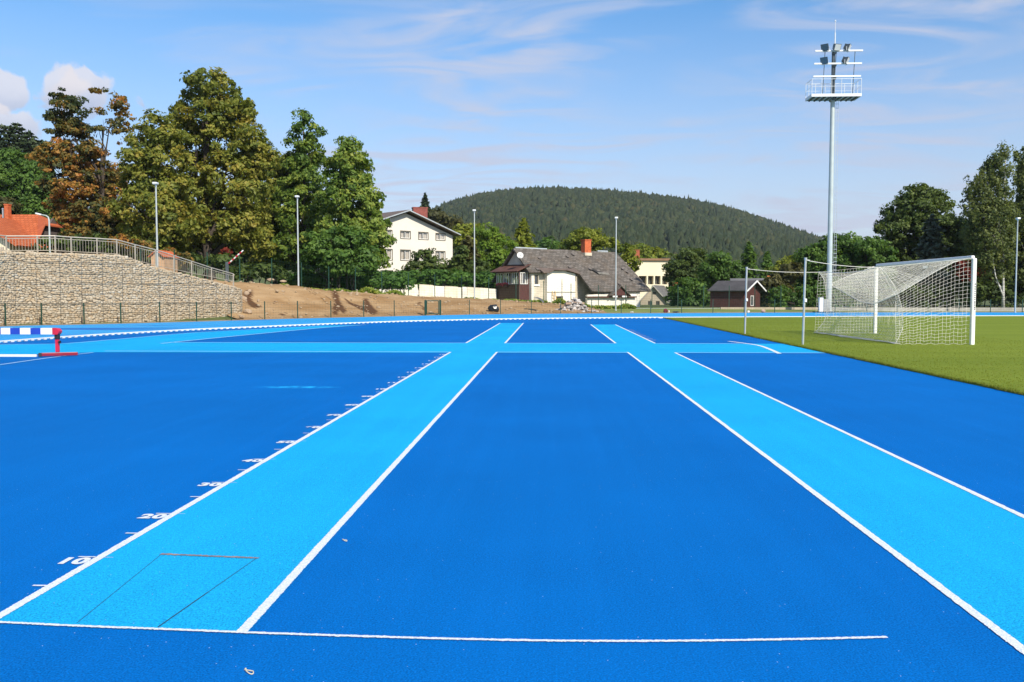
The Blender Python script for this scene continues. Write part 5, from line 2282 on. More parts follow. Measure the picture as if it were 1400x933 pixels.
m1.build('flowers', M['geranium'], fb)
# satellite dishes on the gable
for r_, lab in ((.31, 'white satellite dish on the gable of the old cottage'),):
    c_ = P(711, 349.5, 83.6)
    w_ = (Vector((c_.x, c_.y, 0)) - Wg.A).dot(Wg.d)
    z_ = c_.z
    t = thing('satellite_dish', lab, 'satellite dish', tuple(c_))
    Mx = (Vector((.25, -1, .35)).normalized()).to_track_quat('Z', 'Y').to_matrix()
    m1 = MB()
    prof = [(r_ * k / 6, .22 * r_ * (k / 6) ** 2) for k in range(1, 7)]
    prof = [(.01, 0)] + prof + [(r_ * .99, .22 * r_ - .02)] + [(r_ * k / 6, .22 * r_ * (k / 6) ** 2 - .02) for k in range(5, 0, -1)] + [(.01, -.02)]
    m1.lathe(c_, prof, 18, Mx)
    m1.build('dish', M['dish'], t, smooth=True)
    m1 = MB()
    m1.tube([c_ + Mx @ Vector((0, -r_ * .9, .15 * r_)), c_ + Mx @ Vector((0, -.1, r_ * .9))], .014, 5)
    m1.blob(c_ + Mx @ Vector((0, -.08, r_ * .92)), (.05, .05, .06), .05, 1)
    m1.build('feed_arm', M['dark_steel'], t)
    m1 = MB()
    m1.tube([Wg.pt(w_, z_ - .75, .0), Wg.pt(w_, z_ - .7, .6), c_ + Vector((.1, .1, 0))], .025, 5)
    m1.build('mount', M['dark_steel'], t)
# low lean-to wall and porch gable on the right half
Wl = Wall((C(0, 4.35, 0).x, C(0, 4.35, 0).y), (dd.x, dd.y), (pp.x, pp.y))
sl0, sl1 = Wl.sz(803, 410)[0], Wl.sz(875, 410)[0]
ztop = zL - .12
m1 = MB()
wall_mesh(m1, Wl, [(sl0, zb - .6), (sl1, zb - .6), (sl1, ztop + .1), (sl0, ztop - .25)], [], .25)
lw = m1.build('front_wall', M['render_patched'], cot)
m1 = MB()
a, c = Wl.sz(800, 406)[0], Wl.sz(868, 406)[0]
zz_ = Wl.sz(830, 407.3)[1]
Wl.box(m1, a, c, zz_, zz_ + .13, .0, .28)
m1.build('lintel_beam', M['wood_dark'], lw)
# porch
sp_ = Wl.sz(843.5, 400)[0]
hp = (Wl.sz(857, 400)[0] - Wl.sz(830, 400)[0]) / 2
zpk, zpe = Wl.sz(843, 390.5)[1], Wl.sz(856, 404.5)[1]
quads = []
for sg in (-1, 1):
    quads.append((C(sp_ + sg * hp, 5.0, zpe), C(sp_ + sg * hp, 3.6, zpe), C(sp_, 2.7, zpk), C(sp_, 5.0, zpk)))
pr = roof_slab('porch_roof', quads, .07, M['roof_slate'], cot)
m1 = MB()
q_ = [C(sp_ - hp + .1, 4.8, zpe + .02), C(sp_ + hp - .1, 4.8, zpe + .02), C(sp_, 4.8, zpk - .1)]
m1.hull8(q_, [p - pp * .06 for p in q_])
m1.build('porch_gable', M['wood_red'], pr)
m1 = MB()
for a in (-.62, .62):
    m1.box(C(sp_ + a, 4.72, zpe - .05), (.6, .1, .2), rotz(math.atan2(dd.y, dd.x)))
m1.build('porch_board', M['white_paint'], pr)

# --- beige gabled hut with a red chimney
Ab = P(893.5, 402, 108)
W2 = Wall((Ab.x, Ab.y), (.93, .37), (.37, -.93))
W2 = Wall((Ab.x, Ab.y), (.97, -.10), (-.10, -.97))
pk2 = W2.sz(893.5, 390)
l2, r2 = W2.sz(875.5, 411), W2.sz(916, 414)
hb = thing('beige_cottage', 'small beige cottage with a steep grey gabled roof and two dark windows', 'house', tuple(W2.pt(0, -.4)))
hw2 = (r2[0] - l2[0]) / 2
ze2 = (l2[1] + r2[1]) / 2
o2 = [(pk2[0] - hw2 + .25, -.8), (pk2[0] + hw2 - .25, -.8), (pk2[0] + hw2 - .25, ze2 + .15), (pk2[0], pk2[1] - .15), (pk2[0] - hw2 + .25, ze2 + .15)]
c2_ = lambda x, y: (800 + x / 8.485, 330 + y / 8.485)
wn = [rect(W2, *c2_(782, 588), *c2_(822, 620)), rect(W2, *c2_(728, 696), *c2_(772, 762)), rect(W2, *c2_(820, 696), *c2_(864, 752))]
m1 = MB()
wall_mesh(m1, W2, o2, wn, .22)
dl2 = 6.5
for s_ in (o2[0][0], o2[1][0] - .22):
    lo = [W2.pt(s_, -.8, -.22), W2.pt(s_ + .22, -.8, -.22), W2.pt(s_ + .22, -.8, -dl2), W2.pt(s_, -.8, -dl2)]
    m1.hull8(lo, [Vector((p.x, p.y, ze2 + .1)) for p in lo])
m1.build('wall', M['render_beige'], hb)
for k, w_ in enumerate(wn):
    window(W2, hb, *w_, M['frame_dark'], 1 if k == 0 else 2, curtain=False, frame_w=.06)
ridge_dir = Vector((.30, 1, 0)).normalized()
quads = []
for sg in (-1, 1):
    a, c = W2.pt(pk2[0] + sg * hw2, ze2, .3), W2.pt(pk2[0], pk2[1], .3)
    quads.append((a, a + ridge_dir * 7.5, c + ridge_dir * 7.5, c))
rf2 = roof_slab('roof', quads, .12, M['roof_grey'], hb)
m1 = MB()
for sg in (-1, 1):
    a, c = W2.pt(pk2[0] + sg * (hw2 + .02), ze2 - .02, .305), W2.pt(pk2[0], pk2[1] + .0, .305)
    dn = Vector((0, 0, -.2))
    m1.hull8([a, c, c + dn, a + dn], [p + W2.n * .04 for p in (a, c, c + dn, a + dn)])
m1.build('barge_board', M['concrete'], rf2)
cc = P(923, 390, 112.5)
m1 = MB()
m1.box((cc.x, 112.5, cc.z - .35), (.5, .5, 1.3), bev=.01)
m1.box((cc.x, 112.5, cc.z + .3), (.56, .56, .1))
m1.build('chimney', M['brick_orange'], rf2)

# --- cream block behind
Ac = P(860, 402, 150)
W3 = Wall((Ac.x, Ac.y), (.985, .17), (.17, -.985))
hc = thing('cream_building', 'pale cream flat roofed building with a row of loggia windows and a red chimney', 'house', tuple(W3.pt(3, 0)))
a0, a1 = W3.sz(840, 370)[0], W3.sz(914, 370)[0]
zt3 = W3.sz(890, 356.5)[1]
zl1, zl0 = W3.sz(890, 377.5)[1], W3.sz(890, 389)[1]
holes = []
for x0, x1 in ((873.5, 884), (886, 893.5), (895.5, 903), (905.5, 912.5)):
    holes.append((W3.sz(x0, 383)[0], W3.sz(x1, 383)[0], zl0, zl1))
m1 = MB()
wall_mesh(m1, W3, [(a0, -.5), (a1, -.5), (a1, zt3), (a0, zt3)], holes, .9)
W3.box(m1, a0, a1, -.5, zt3, -8, -2.2)
m1.build('wall', M['render_cream'], hc)
for h_ in holes:
    window(W3, hc, *h_, M['frame_dark'], 2, depth=.85, curtain=False, frame_w=.12)
m1 = MB()
W3.box(m1, a0 - .2, a1 + .2, zt3, zt3 + .35, -8.2, .35)
rf3 = m1.build('roof', mat('brown_fascia', (.22, .12, .06), .7, .15, 2), hc)
cc = P(867.5, 350, 153)
m1 = MB()
m1.box((cc.x, 153, cc.z), (1.6, 1.0, 1.9), bev=.02)
m1.box((cc.x, 153, cc.z + .93), (1.72, 1.1, .12))
m1.build('chimney', M['brick_red'] if False else mat('red_brick', (.33, .09, .045), .85, .25, 5), rf3)

# --- dark red timber hut
A4 = P(971, 402, 88)
W4 = Wall((A4.x, A4.y), (.83, -.56), (-.56, -.83))
t4 = thing('timber_hut', 'dark red timber hut with a low grey roof and pale barge boards beyond the lawn', 'hut', tuple(W4.pt(2, 0)))
s4 = W4.sz(1017, 400)[0]
ze4 = W4.sz(985, 397)[1]
mb = MB()
W4.box(mb, 0, s4, -.2, ze4, -.12, 0)
dgl = 4.2
gp0, gp1 = W4.pt(s4, 0, 0), W4.pt(s4, 0, -dgl)
W5 = Wall((gp0.x, gp0.y), (-W4.n.x, -W4.n.y), (W4.d.x, W4.d.y))
zr4 = P(1000, 385.5, 89.5).z
wall_mesh(mb, W5, [(0, -.2), (dgl, -.2), (dgl, ze4), (dgl / 2, zr4 - .06), (0, ze4)], [(1.7, 2.5, .3, 1.3)], .1)
W4.box(mb, 0, s4, -.2, ze4, -dgl, -dgl + .12)
W6 = Wall((A4.x, A4.y), (-W4.n.x, -W4.n.y), (-W4.d.x, -W4.d.y))
wall_mesh(mb, W6, [(0.12, -.2), (dgl - .12, -.2), (dgl - .12, ze4), (dgl / 2, zr4 - .06), (.12, ze4)], [], .1)
mb.build('wall', M['wood_red'], t4)
window(W5, t4, 1.7, 2.5, .3, 1.3, M['frame_white'], 1, depth=.05, curtain=False, frame_w=.07)
rr0, rr1 = W4.pt(-.15, zr4 + .1, -dgl / 2), W4.pt(s4 + .45, zr4 + .1, -dgl / 2)
kz = (zr4 - ze4) / (dgl / 2)
quads = []
for o_, sg in ((.35, 1), (-dgl - .35, -1)):
    z_ = ze4 - kz * .35 + .1
    quads.append((W4.pt(-.15, z_, o_), W4.pt(s4 + .45, z_, o_), rr1, rr0))
rf4 = roof_slab('roof', quads, .09, mat('dark_roof_felt', (.06, .055, .055), .85, .25, 1.5, .3, 14), t4)
m1 = MB()
for o_ in (.36, -dgl - .36):
    a, c = W4.pt(s4 + .455, ze4 - kz * .35 + .12, o_), W4.pt(s4 + .455, zr4 + .12, -dgl / 2)
    dn = Vector((0, 0, -.16))
    m1.hull8([a, c, c + dn, a + dn], [p + W4.d * .04 for p in (a, c, c + dn, a + dn)])
m1.build('barge_board', M['white_paint'], rf4)
# grey roof of a further shed behind the hut
sh = thing('grey_shed', 'low shed with a wide dark grey roof half hidden by bushes behind the red hut', 'shed', tuple(P(1030, 405, 100)))
q0, q1 = P(1000, 390, 98), P(1062, 392, 98)
q2, q3 = P(1058, 380.5, 101), P(998, 381, 101)
roof_slab('roof', [(q0, q1, q2, q3)], .12, M['roof_grey'], sh)
m1 = MB()
m1.box(((q0.x + q1.x) / 2, 99.8, .9), ((q1.x - q0.x) - .6, 2.4, 2.6))
m1.build('wall', M['wood_dark'], sh)
o = P(1052, 379.5, 97)
m1 = MB()
m1.box((o.x, 97, o.z), (.5, .06, .36), bev=.01)
m1.tube([(o.x, 97.05, o.z), (o.x, 97.05, 0)], .04, 6)
tag(m1.build('orange_board', M['orange_paint'], origin=(o.x, 97, 0)), 'small orange board on a post above the bushes behind the red hut', 'board')

# --- orange roofed house at the far left
HDp = 74.0
ol = thing('orange_roofed_house', 'house with a bright orange tiled roof behind the railing at the left', 'house', tuple(P(30, 345, HDp)))
gl_ = hground(P(30, 345, HDp).x, HDp + 3)
zr5 = P(30, 293.5, HDp + 3.4).z
re1 = P(52, 293.5, HDp + 3.4)
re0 = Vector((re1.x - 15, HDp + 3.4, zr5))
ee1 = P(50.5, 334, HDp)
hx1 = P(60.5, 304, HDp + 1.4)
ee0 = Vector((ee1.x - 15, HDp, ee1.z))
re1 = Vector((re1.x, re1.y, zr5))
mroof = M['roof_tile_orange']
bk1 = Vector((ee1.x, HDp + 6.8, ee1.z))
bk0 = Vector((ee0.x, HDp + 6.8, ee1.z))
ex = .62
A1 = ee1 + Vector((ex, 0, 0))
kx = Vector((hx1.x, HDp + 1.55, zr5 - 1.0))
kb = Vector((hx1.x, HDp + 5.2, zr5 - 1.0))
quads = [(ee0, ee1 + Vector((.0, 0, 0)), re1, re0), (bk0, bk1, re1, re0)]
rf5 = roof_slab('roof', quads, .14, mroof, ol)
# the cut-back hip end
mb = MB()
fr_e = Vector((lerp(ee1.x, re1.x, .74), 0, 0))
h0 = ee1.lerp(re1, .0)
tri = [ee1 + Vector((0, 0, .01)), Vector((kx.x, kx.y, kx.z)), re1 + Vector((0, 0, .01))]
mb.hull8([p - Vector((0, 0, .13)) for p in tri], tri)
tri = [kx, kb, re1 + Vector((0, 0, .01))]
mb.hull8([p - Vector((0, 0, .13)) for p in tri], tri)
mb.build('half_hip', mat('orange_tile_plain', (.42, .10, .035), .8, .15, 3, .3, 8), rf5)
m1 = MB()
m1.box((ee1.x - 7.6, HDp + 3.4, (gl_ + ee1.z) / 2 - .1), (14.4, 5.6, ee1.z - gl_ + .2))
gx = ee1.x - .42
g_ = [Vector((gx, HDp + .7, ee1.z + .1)), Vector((gx, HDp + 6.1, ee1.z + .1)), Vector((gx, HDp + 3.4, zr5 - .35))]
m1.hull8(g_, [p + Vector((-.2, 0, 0)) for p in g_])
m1.build('wall', mat('dark_boarding', (.10, .08, .075), .8, .2, 2), ol)
# front cross gable wing
za = P(0, 314, HDp - 3).z
wx0, wx1 = P(-75, 340, HDp - 3.5).x, P(12, 330, HDp - 3.5).x
cxm = (wx0 + wx1) / 2 - .6
wgz = ee1.z + 1.9
qd = [(Vector((wx1 + .9, HDp - 3.9, ee1.z - .3)), Vector((wx1 + .9, HDp + 2.6, ee1.z - .3)), Vector((cxm, HDp + 2.6, zr5 - .5)), Vector((cxm, HDp - 3.9, zr5 - .5))),
      (Vector((wx0 - .9, HDp - 3.9, ee1.z - .3)), Vector((wx0 - .9, HDp + 2.6, ee1.z - .3)), Vector((cxm, HDp + 2.6, zr5 - .5)), Vector((cxm, HDp - 3.9, zr5 - .5)))]
roof_slab('wing_roof', qd, .14, mroof, ol)
m1 = MB()
lo = [Vector((wx0, HDp - 3.4, gl_ - .5)), Vector((wx1, HDp - 3.4, gl_ - .5)), Vector((wx1, HDp - 3.4, ee1.z - .1)), Vector((cxm, HDp - 3.4, zr5 - .9)), Vector((wx0, HDp - 3.4, ee1.z - .1))]
m1.hull8(lo, [p + Vector((0, 4, 0)) for p in lo])
m1.build('wing_wall', M['render_cream'], ol)
cc = P(10.5, 285, HDp + 2.6)
m1 = MB()
m1.box((cc.x, HDp + 2.6, cc.z - .45), (.34, .5, 1.5), bev=.01)
m1.box((cc.x, HDp + 2.6, cc.z + .3), (.4, .56, .1))
m1.build('chimney', M['brick_orange'], rf5)
cc = P(4, 288, HDp + 2.4)
m1 = MB()
m1.tube([(cc.x, HDp + 2.4, cc.z - 1.1), (cc.x, HDp + 2.4, cc.z + .1)], .075, 10)
m1.lathe((cc.x, HDp + 2.4, cc.z + .1), [(.12, 0), (.12, .03), (.02, .12)], 10)
m1.build('flue', M['flue'], rf5)

# small shed with an orange gable beyond the railing
c0 = P(215, 352, 62)
g = hground(c0.x, 62)
s_ = 62 / F
t = thing('garden_shed', 'little shed with a pale orange gable behind the railing by the lamp post', 'shed', (c0.x, 62, g))
m1 = MB()
lo = [Vector((c0.x + a * s_, 62, c0.z + b2 * s_)) for a, b2 in ((-9, -22), (10, -22), (10, 2), (0, 9), (-9, 2))]
m1.hull8(lo, [p + Vector((0, 2.2, 0)) for p in lo])
m1.build('wall', mat('peach_render', (.5, .30, .17), .9, .15, 2), t)
quads = []
for sg in (-1, 1):
    e_ = Vector((c0.x + sg * 12 * s_, 61.8, c0.z + .5 * s_))
    r_ = Vector((c0.x, 61.8, c0.z + 10.5 * s_))
    quads.append((e_, e_ + Vector((0, 2.6, 0)), r_ + Vector((0, 2.6, 0)), r_))
roof_slab('roof', quads, .06, M['brick_orange'], t)

# red and white barrier boom
t0, t1 = P(312.5, 360.5, 60), P(332.5, 342.5, 60)
g = hground(t1.x, 60)
t = thing('barrier_boom', 'red and white striped barrier boom slanting upwards beside the big trees', 'barrier', (t0.x, 60, g))
m1 = MB()
d_ = (t1 - t0)
nseg = 8
for k in range(nseg):
    m1.cur = k % 2
    a, c = t0 + d_ * (k / nseg), t0 + d_ * ((k + 1) / nseg)
    m1.tube([a, c], .045, 6)
m1.build('boom', [M['red_paint'], M['white_paint']], t)
m1 = MB()
m1.box((t0.x - .1, 60, (g + t0.z) / 2), (.18, .2, t0.z - g + .2), bev=.02)
m1.build('pillar', M['dark_steel'], t)

# cream panel wall on the crest
pw0, pw1 = P(553.5, 402, 80), P(679, 402, 86)
tw = thing('panel_wall', 'low weathered cream concrete panel wall on the crest before the hedge', 'wall', (pw0.x, pw0.y, hground(pw0.x, pw0.y)))
PANELS = [M['panel_cream'], mat('pale_panel', (.74, .69, .6), .85, .2, 1.1, .25, 12), mat('stained_panel', (.68, .60, .46), .85, .25, .9, .25, 12)]
cols = [553.5, 571, 573, 592, 594.5, 608, 626, 632, 638.5, 656, 668, 679]
for i, (xa, xb) in enumerate(zip(cols, cols[1:])):
    ta, tb2 = (xa - 553.5) / 125.5, (xb - 553.5) / 125.5
    if xb - xa < 3 and i < 2:
        continue
    a, c = P(xa, 402, lerp(80, 86, ta)), P(xb, 402, lerp(80, 86, tb2))
    ya, yb = lerp(388.2, 395.5, ta), lerp(388.2, 395.5, tb2)
    za, zb2 = P(xa, ya, a.y).z, P(xb, yb, c.y).z
    g0_, g1_ = hground(a.x, a.y) - .5, hground(c.x, c.y) - .5
    j = random.uniform(-.04, .04)
    u_ = (c - a).normalized()
    nn_ = Vector((u_.y, -u_.x, 0))
    a2, c2 = a + u_ * .012 + nn_ * j, c - u_ * .012 + nn_ * j
    lo = [Vector((a2.x, a2.y, g0_)), Vector((c2.x, c2.y, g1_)), Vector((c2.x, c2.y, zb2 + j)), Vector((a2.x, a2.y, za + j))]
    m1 = MB()
    m1.hull8(lo, [p - nn_ * .12 for p in lo])
    m1.build('panel', PANELS[i % 3], tw)

# ------------------------------------------------------------------ vegetation
def unit(v):
    return v / np.maximum(np.linalg.norm(v, axis=1, keepdims=True), 1e-9)


def leaf_quads(C_, N_, size, aspect=1.5):
    """kite shaped leaf sprays at C_, facing N_"""
    n = len(C_)
    t = unit(np.cross(N_, RNG.normal(0, 1, (n, 3))))
    b_ = np.cross(N_, t)
    s = size * RNG.uniform(.55, 1.3, n)
    t = t * (s * .5 * aspect)[:, None]
    b_ = b_ * (s * .5)[:, None]
    curl = N_ * (s * RNG.uniform(-.25, .1, n))[:, None]
    V = np.stack([C_ - t + curl, C_ + b_ * RNG.uniform(.6, 1.1, (n, 1)) - t * .1, C_ + t + curl, C_ - b_ * RNG.uniform(.6, 1.1, (n, 1)) + t * .1], 1).reshape(-1, 3)
    return V


def crown(lobes, leaf, dens, sub_r=.7, per=42, flat=.6, tone_off=None, droop=0.0, up=.35):
    """lobes: (centre xyz, radii xyz, tone shift, thinness)"""
    Cs, Ns, Ts = [], [], []
    for li, (c, r, tn, thin) in enumerate(lobes):
        c, r = np.array(c), np.array(r)
        area = 4 * np.pi * ((r[0] * r[1]) ** 1.6 + (r[0] * r[2]) ** 1.6 + (r[1] * r[2]) ** 1.6) ** (1 / 1.6) / 3 ** (1 / 1.6)
        ns = max(3, int(area / (sub_r ** 2) * .55 * dens * thin))
        d = unit(RNG.normal(0, 1, (ns, 3)) + np.array([0, 0, .15]))
        rad = RNG.uniform(.62, 1.06, (ns, 1)) ** .8
        far_ = RNG.uniform(0, 1, (ns, 1)) < .16
        rad = np.where(far_, RNG.uniform(1.05, 1.34, (ns, 1)), rad)
        sc_ = c + d * r * rad
        for k in range(ns):
            sr = sub_r * RNG.uniform(.5, 1.4) * (.6 if far_[k, 0] else 1)
            m_ = int(per * RNG.uniform(.6, 1.3) * (.5 if far_[k, 0] else 1))
            p = RNG.normal(0, 1, (m_, 3))
            p = unit(p) * RNG.uniform(.2, 1, (m_, 1)) ** .6
            off = p * np.array([sr, sr, sr * flat])
            off[:, 2] -= droop * RNG.uniform(0, 1, m_) * sr
            Cs.append(sc_[k] + off)
            nn_ = d[k] * .55 + p * .45 + np.array([0, 0, up]) + RNG.normal(0, .45, (m_, 3))
            Ns.append(nn_)
            Ts.append(np.clip(tn + RNG.normal(0, .18) + RNG.normal(0, .16, m_), 0, 1))
    C_, N_, T_ = np.concatenate(Cs), unit(np.concatenate(Ns)), np.concatenate(Ts)
    return leaf_quads(C_, N_, leaf), T_


def px_lobes(spec, D, depth=1.0, back=True, jit=.5):
    """lobes given by outline radius on the survey; real depth about the trunk plane"""
    out = []
    for sp in spec:
        px, py, rx, ry = sp[:4]
        tn = sp[4] if len(sp) > 4 else .5
        thin = sp[5] if len(sp) > 5 else 1.0
        s = D / F
        dy = random.uniform(-jit, jit) * rx * s * 1.2
        c = P(px, py, D + dy)
        r = (rx * s, rx * s * depth, ry * s)
        out.append((tuple(c), r, tn, thin))
    if back:
        ws = [o[0][0] for o in out]
        for sp in spec:
            px, py, rx, ry = sp[:4]
            if rx < 14:
                continue
            s = D / F
            tn = sp[4] if len(sp) > 4 else .5
            thin = sp[5] if len(sp) > 5 else 1.0
            c = P(px + random.uniform(-6, 6), py, D)
            c = Vector((c.x, c.y + rx * s * random.uniform(.9, 1.6), c.z))
            out.append((tuple(c), (rx * s * .9, rx * s * .9, ry * s * .85), tn, thin * .5))
    return out


def limbs(name, base, tip, r0, lobes, material, parent, nb=14, gnarl=.5, rtip=.05):
    mb = MB()
    base, tip = Vector(base), Vector(tip)
    n = 7
    pts = [base.lerp(tip, i / n) + (Vector((random.uniform(-1, 1), random.uniform(-1, 1), 0)) * r0 * gnarl if 0 < i < n else Vector()) for i in range(n + 1)]
    mb.tube(pts, [r0 * 1.35] + [lerp(r0, rtip, (i / n) ** .8) for i in range(1, n + 1)], 9)
    ls = sorted(lobes, key=lambda l: -l[1][0])[:nb]
    for c, r, tn, th in ls:
        c = Vector(c)
        h = (c.z - base.z) / max(tip.z - base.z, .1)
        t0_ = min(max(h * .62 - .03, .12), .9)
        k = t0_ * n
        i = min(int(k), n - 1)
        a = pts[i].lerp(pts[i + 1], k - i)
        rr = lerp(r0, rtip, t0_ ** .8) * .62
        mid = a.lerp(c, .5) + Vector((random.uniform(-.3, .3), random.uniform(-.3, .3), -.25 * (c - a).length * random.uniform(-.3, .5)))
        mb.tube([a, a.lerp(mid, .5) + Vector((0, 0, .05)), mid, mid.lerp(c, .6), c], [rr, rr * .85, rr * .65, rr * .4, rr * .18], 6, False)
        for q_ in range(4):
            e_ = c + Vector((random.uniform(-1, 1) * r[0], random.uniform(-1, 1) * r[1], random.uniform(-.3, 1) * r[2])) * .9
            mb.tube([mid.lerp(c, random.uniform(.1, .9)), mid.lerp(e_, .6), e_], [rr * .4, rr * .25, rr * .08], 4, False)
    return mb.build('trunk', material, parent, smooth=True)


def tree(name, label, cat, D, spec, trunk, leafm, leaf=.34, dens=1.0, sub=.75, per=40, bark='bark', r0=.3, group=None, flat=.68, depth=1.0, droop=0, back=True, nb=14, rtip=.05, up=.3):
    """trunk = (px base, px tip, py tip)"""
    lb = px_lobes(spec, D, depth, back)
    bx = P(trunk[0], 400, D)
    g = hground(bx.x, bx.y)
    t = thing(name, label, cat, (bx.x, bx.y, g), group)
    limbs(name, (bx.x, bx.y, g - .3), P(trunk[1], trunk[2], D), r0, lb, M[bark], t, nb=nb, rtip=rtip)
    V, T = crown(lb, leaf, dens, sub, per, flat, droop=droop, up=up)
    np_mesh('crown', V, np.arange(len(V)).reshape(-1, 4), LM[leafm], t, T)
    return t


def bush(name, label, cat, D, spec, leafm, leaf=.22, dens=1.0, sub=.5, per=36, group=None, depth=1.0, flat=.7, back=True):
    lb = px_lobes(spec, D, depth, back)
    cx = sum(l[0][0] for l in lb) / len(lb)
    g = hground(cx, D)
    t = thing(name, label, cat, (cx, D, g), group)
    mb = MB()
    for c, r, tn, th in lb:
        for q_ in range(3):
            e_ = Vector(c) + Vector((random.uniform(-1, 1) * r[0], random.uniform(-1, 1) * r[1], random.uniform(-.5, .8) * r[2])) * .8
            mb.tube([(c[0] * .7 + cx * .3, D, g - .2), Vector(((c[0] + cx) / 2, (c[1] + D) / 2, (c[2] + g) / 2)), e_], [.06, .045, .012], 5, False)
    mb.build('stems', M['bark'], t)
    V, T = crown(lb, leaf, dens, sub, per, flat)
    np_mesh('foliage', V, np.arange(len(V)).reshape(-1, 4), LM[leafm], t, T)
    return t


def conifer(name, label, D, px, ytop, ybase, wpx, leafm, group=None, cat='tree', bark='bark_spruce', leaf=.42, levels=26, branches=9, droop=.25, bare=.1, shape=.8, taper_top=.04):
    s = D / F
    top = P(px, ytop, D)
    g = hground(top.x, D)
    if ybase is not None:
        g0_ = P(px, ybase, D).z
    else:
        g0_ = g
    t = thing(name, label, cat, (top.x, D, g), group)
    H = top.z - g
    mb = MB()
    mb.tube([(top.x, D, g - .3), (top.x, D, g + H * .5), (top.x, D, top.z - .1)], [H * .016 + .05, H * .009 + .03, .02], 8)
    R_ = wpx * s / 2
    Cs, Ns, Ts = [], [], []
    zlo = max(g0_, g + H * bare)
    for l in range(levels):
        f = l / (levels - 1)
        z = lerp(zlo, top.z - .15, f)
        L_ = R_ * ((1 - f) ** shape * (1 - taper_top) + taper_top) * random.uniform(.85, 1.12)
        nb_ = max(4, int(branches * (1 - f * .4)))
        a0_ = random.uniform(0, 6.28)
        for k in range(nb_):
            a = a0_ + 6.283 * k / nb_ + random.uniform(-.25, .25)
            ll = L_ * random.uniform(.6, 1.12)
            dr = Vector((math.cos(a), math.sin(a), 0))
            tipp = Vector((top.x, D, z)) + dr * ll + Vector((0, 0, -droop * ll + .12 * ll))
            if l % 2 == 0:
                mb.tube([(top.x, D, z), Vector((top.x, D, z)).lerp(tipp, .5) + Vector((0, 0, .05 * ll)), tipp], [.035 * (1 - f) + .012, .02, .006], 4, False)
            m_ = max(4, int(ll / leaf * 7))
            u = RNG.uniform(.12, 1, m_) ** .75
            side = RNG.normal(0, .16, m_) * ll * (1.1 - u * .6)
            pz = -droop * ll * u ** 1.5 + .12 * ll * u + RNG.normal(0, .05, m_) - np.abs(RNG.normal(0, .1, m_))
            pp_ = np.stack([top.x + dr.x * ll * u - dr.y * side, D + dr.y * ll * u + dr.x * side, z + pz], 1)
            Cs.append(pp_)
            Ns.append(np.array([dr.x * .35, dr.y * .35, .8]) + RNG.normal(0, .4, (m_, 3)))
            Ts.append(np.clip(.3 + .4 * u + RNG.normal(0, .18, m_), 0, 1))
    mb.build('trunk', M[bark], t)
    C_ = np.concatenate(Cs)
    V = leaf_quads(C_, unit(np.concatenate(Ns)), leaf, 1.7)
    np_mesh('crown', V, np.arange(len(V)).reshape(-1, 4), LM[leafm], t, np.concatenate(Ts))
    return t


# --- left hand group
tree('oak_tree', 'tallest broad tree of the left group with an olive green crown rising in tiers', 'tree', 76,
     [(283, 112, 26, 18, .42, .9), (252, 158, 16, 16, .45), (332, 150, 14, 14, .45, .8), (345, 195, 16, 14, .5), (238, 205, 16, 18, .5), (362, 215, 16, 16, .5), (268, 136, 20, 20, .45, .9), (303, 134, 26, 20, .45, .9), (322, 160, 24, 20, .5, .9), (286, 160, 30, 24, .45), (340, 178, 14, 12, .5, .72), (248, 176, 20, 18, .5, .72),
      (256, 200, 28, 24, .5), (300, 198, 34, 26, .5, .9), (338, 208, 22, 22, .5, .9), (352, 232, 22, 20, .55), (262, 236, 30, 26, .5), (305, 240, 36, 28, .55), (340, 262, 30, 26, .55),
      (270, 275, 36, 28, .55), (310, 285, 36, 26, .6), (285, 315, 38, 26, .6), (330, 310, 32, 28, .6), (255, 320, 30, 26, .5), (350, 330, 24, 20, .5)],
     (288, 284, 130), 'oak', .24, .66, .70, 84, r0=.55, nb=22)
tree('oak_tree', 'olive green broad tree between the autumn maple and the tallest tree', 'tree', 71,
     [(214, 172, 18, 16, .5), (226, 190, 18, 18, .5), (203, 196, 22, 20, .5), (190, 222, 24, 22, .55), (222, 222, 28, 24, .5), (196, 252, 30, 26, .55), (232, 258, 26, 26, .55),
      (183, 285, 26, 24, .6), (215, 290, 32, 28, .6), (240, 300, 26, 24, .55), (190, 318, 28, 24, .6), (225, 325, 30, 24, .55), (202, 345, 30, 18, .5)],
     (212, 212, 190), 'oak', .24, .66, .70, 84, r0=.34, nb=14)
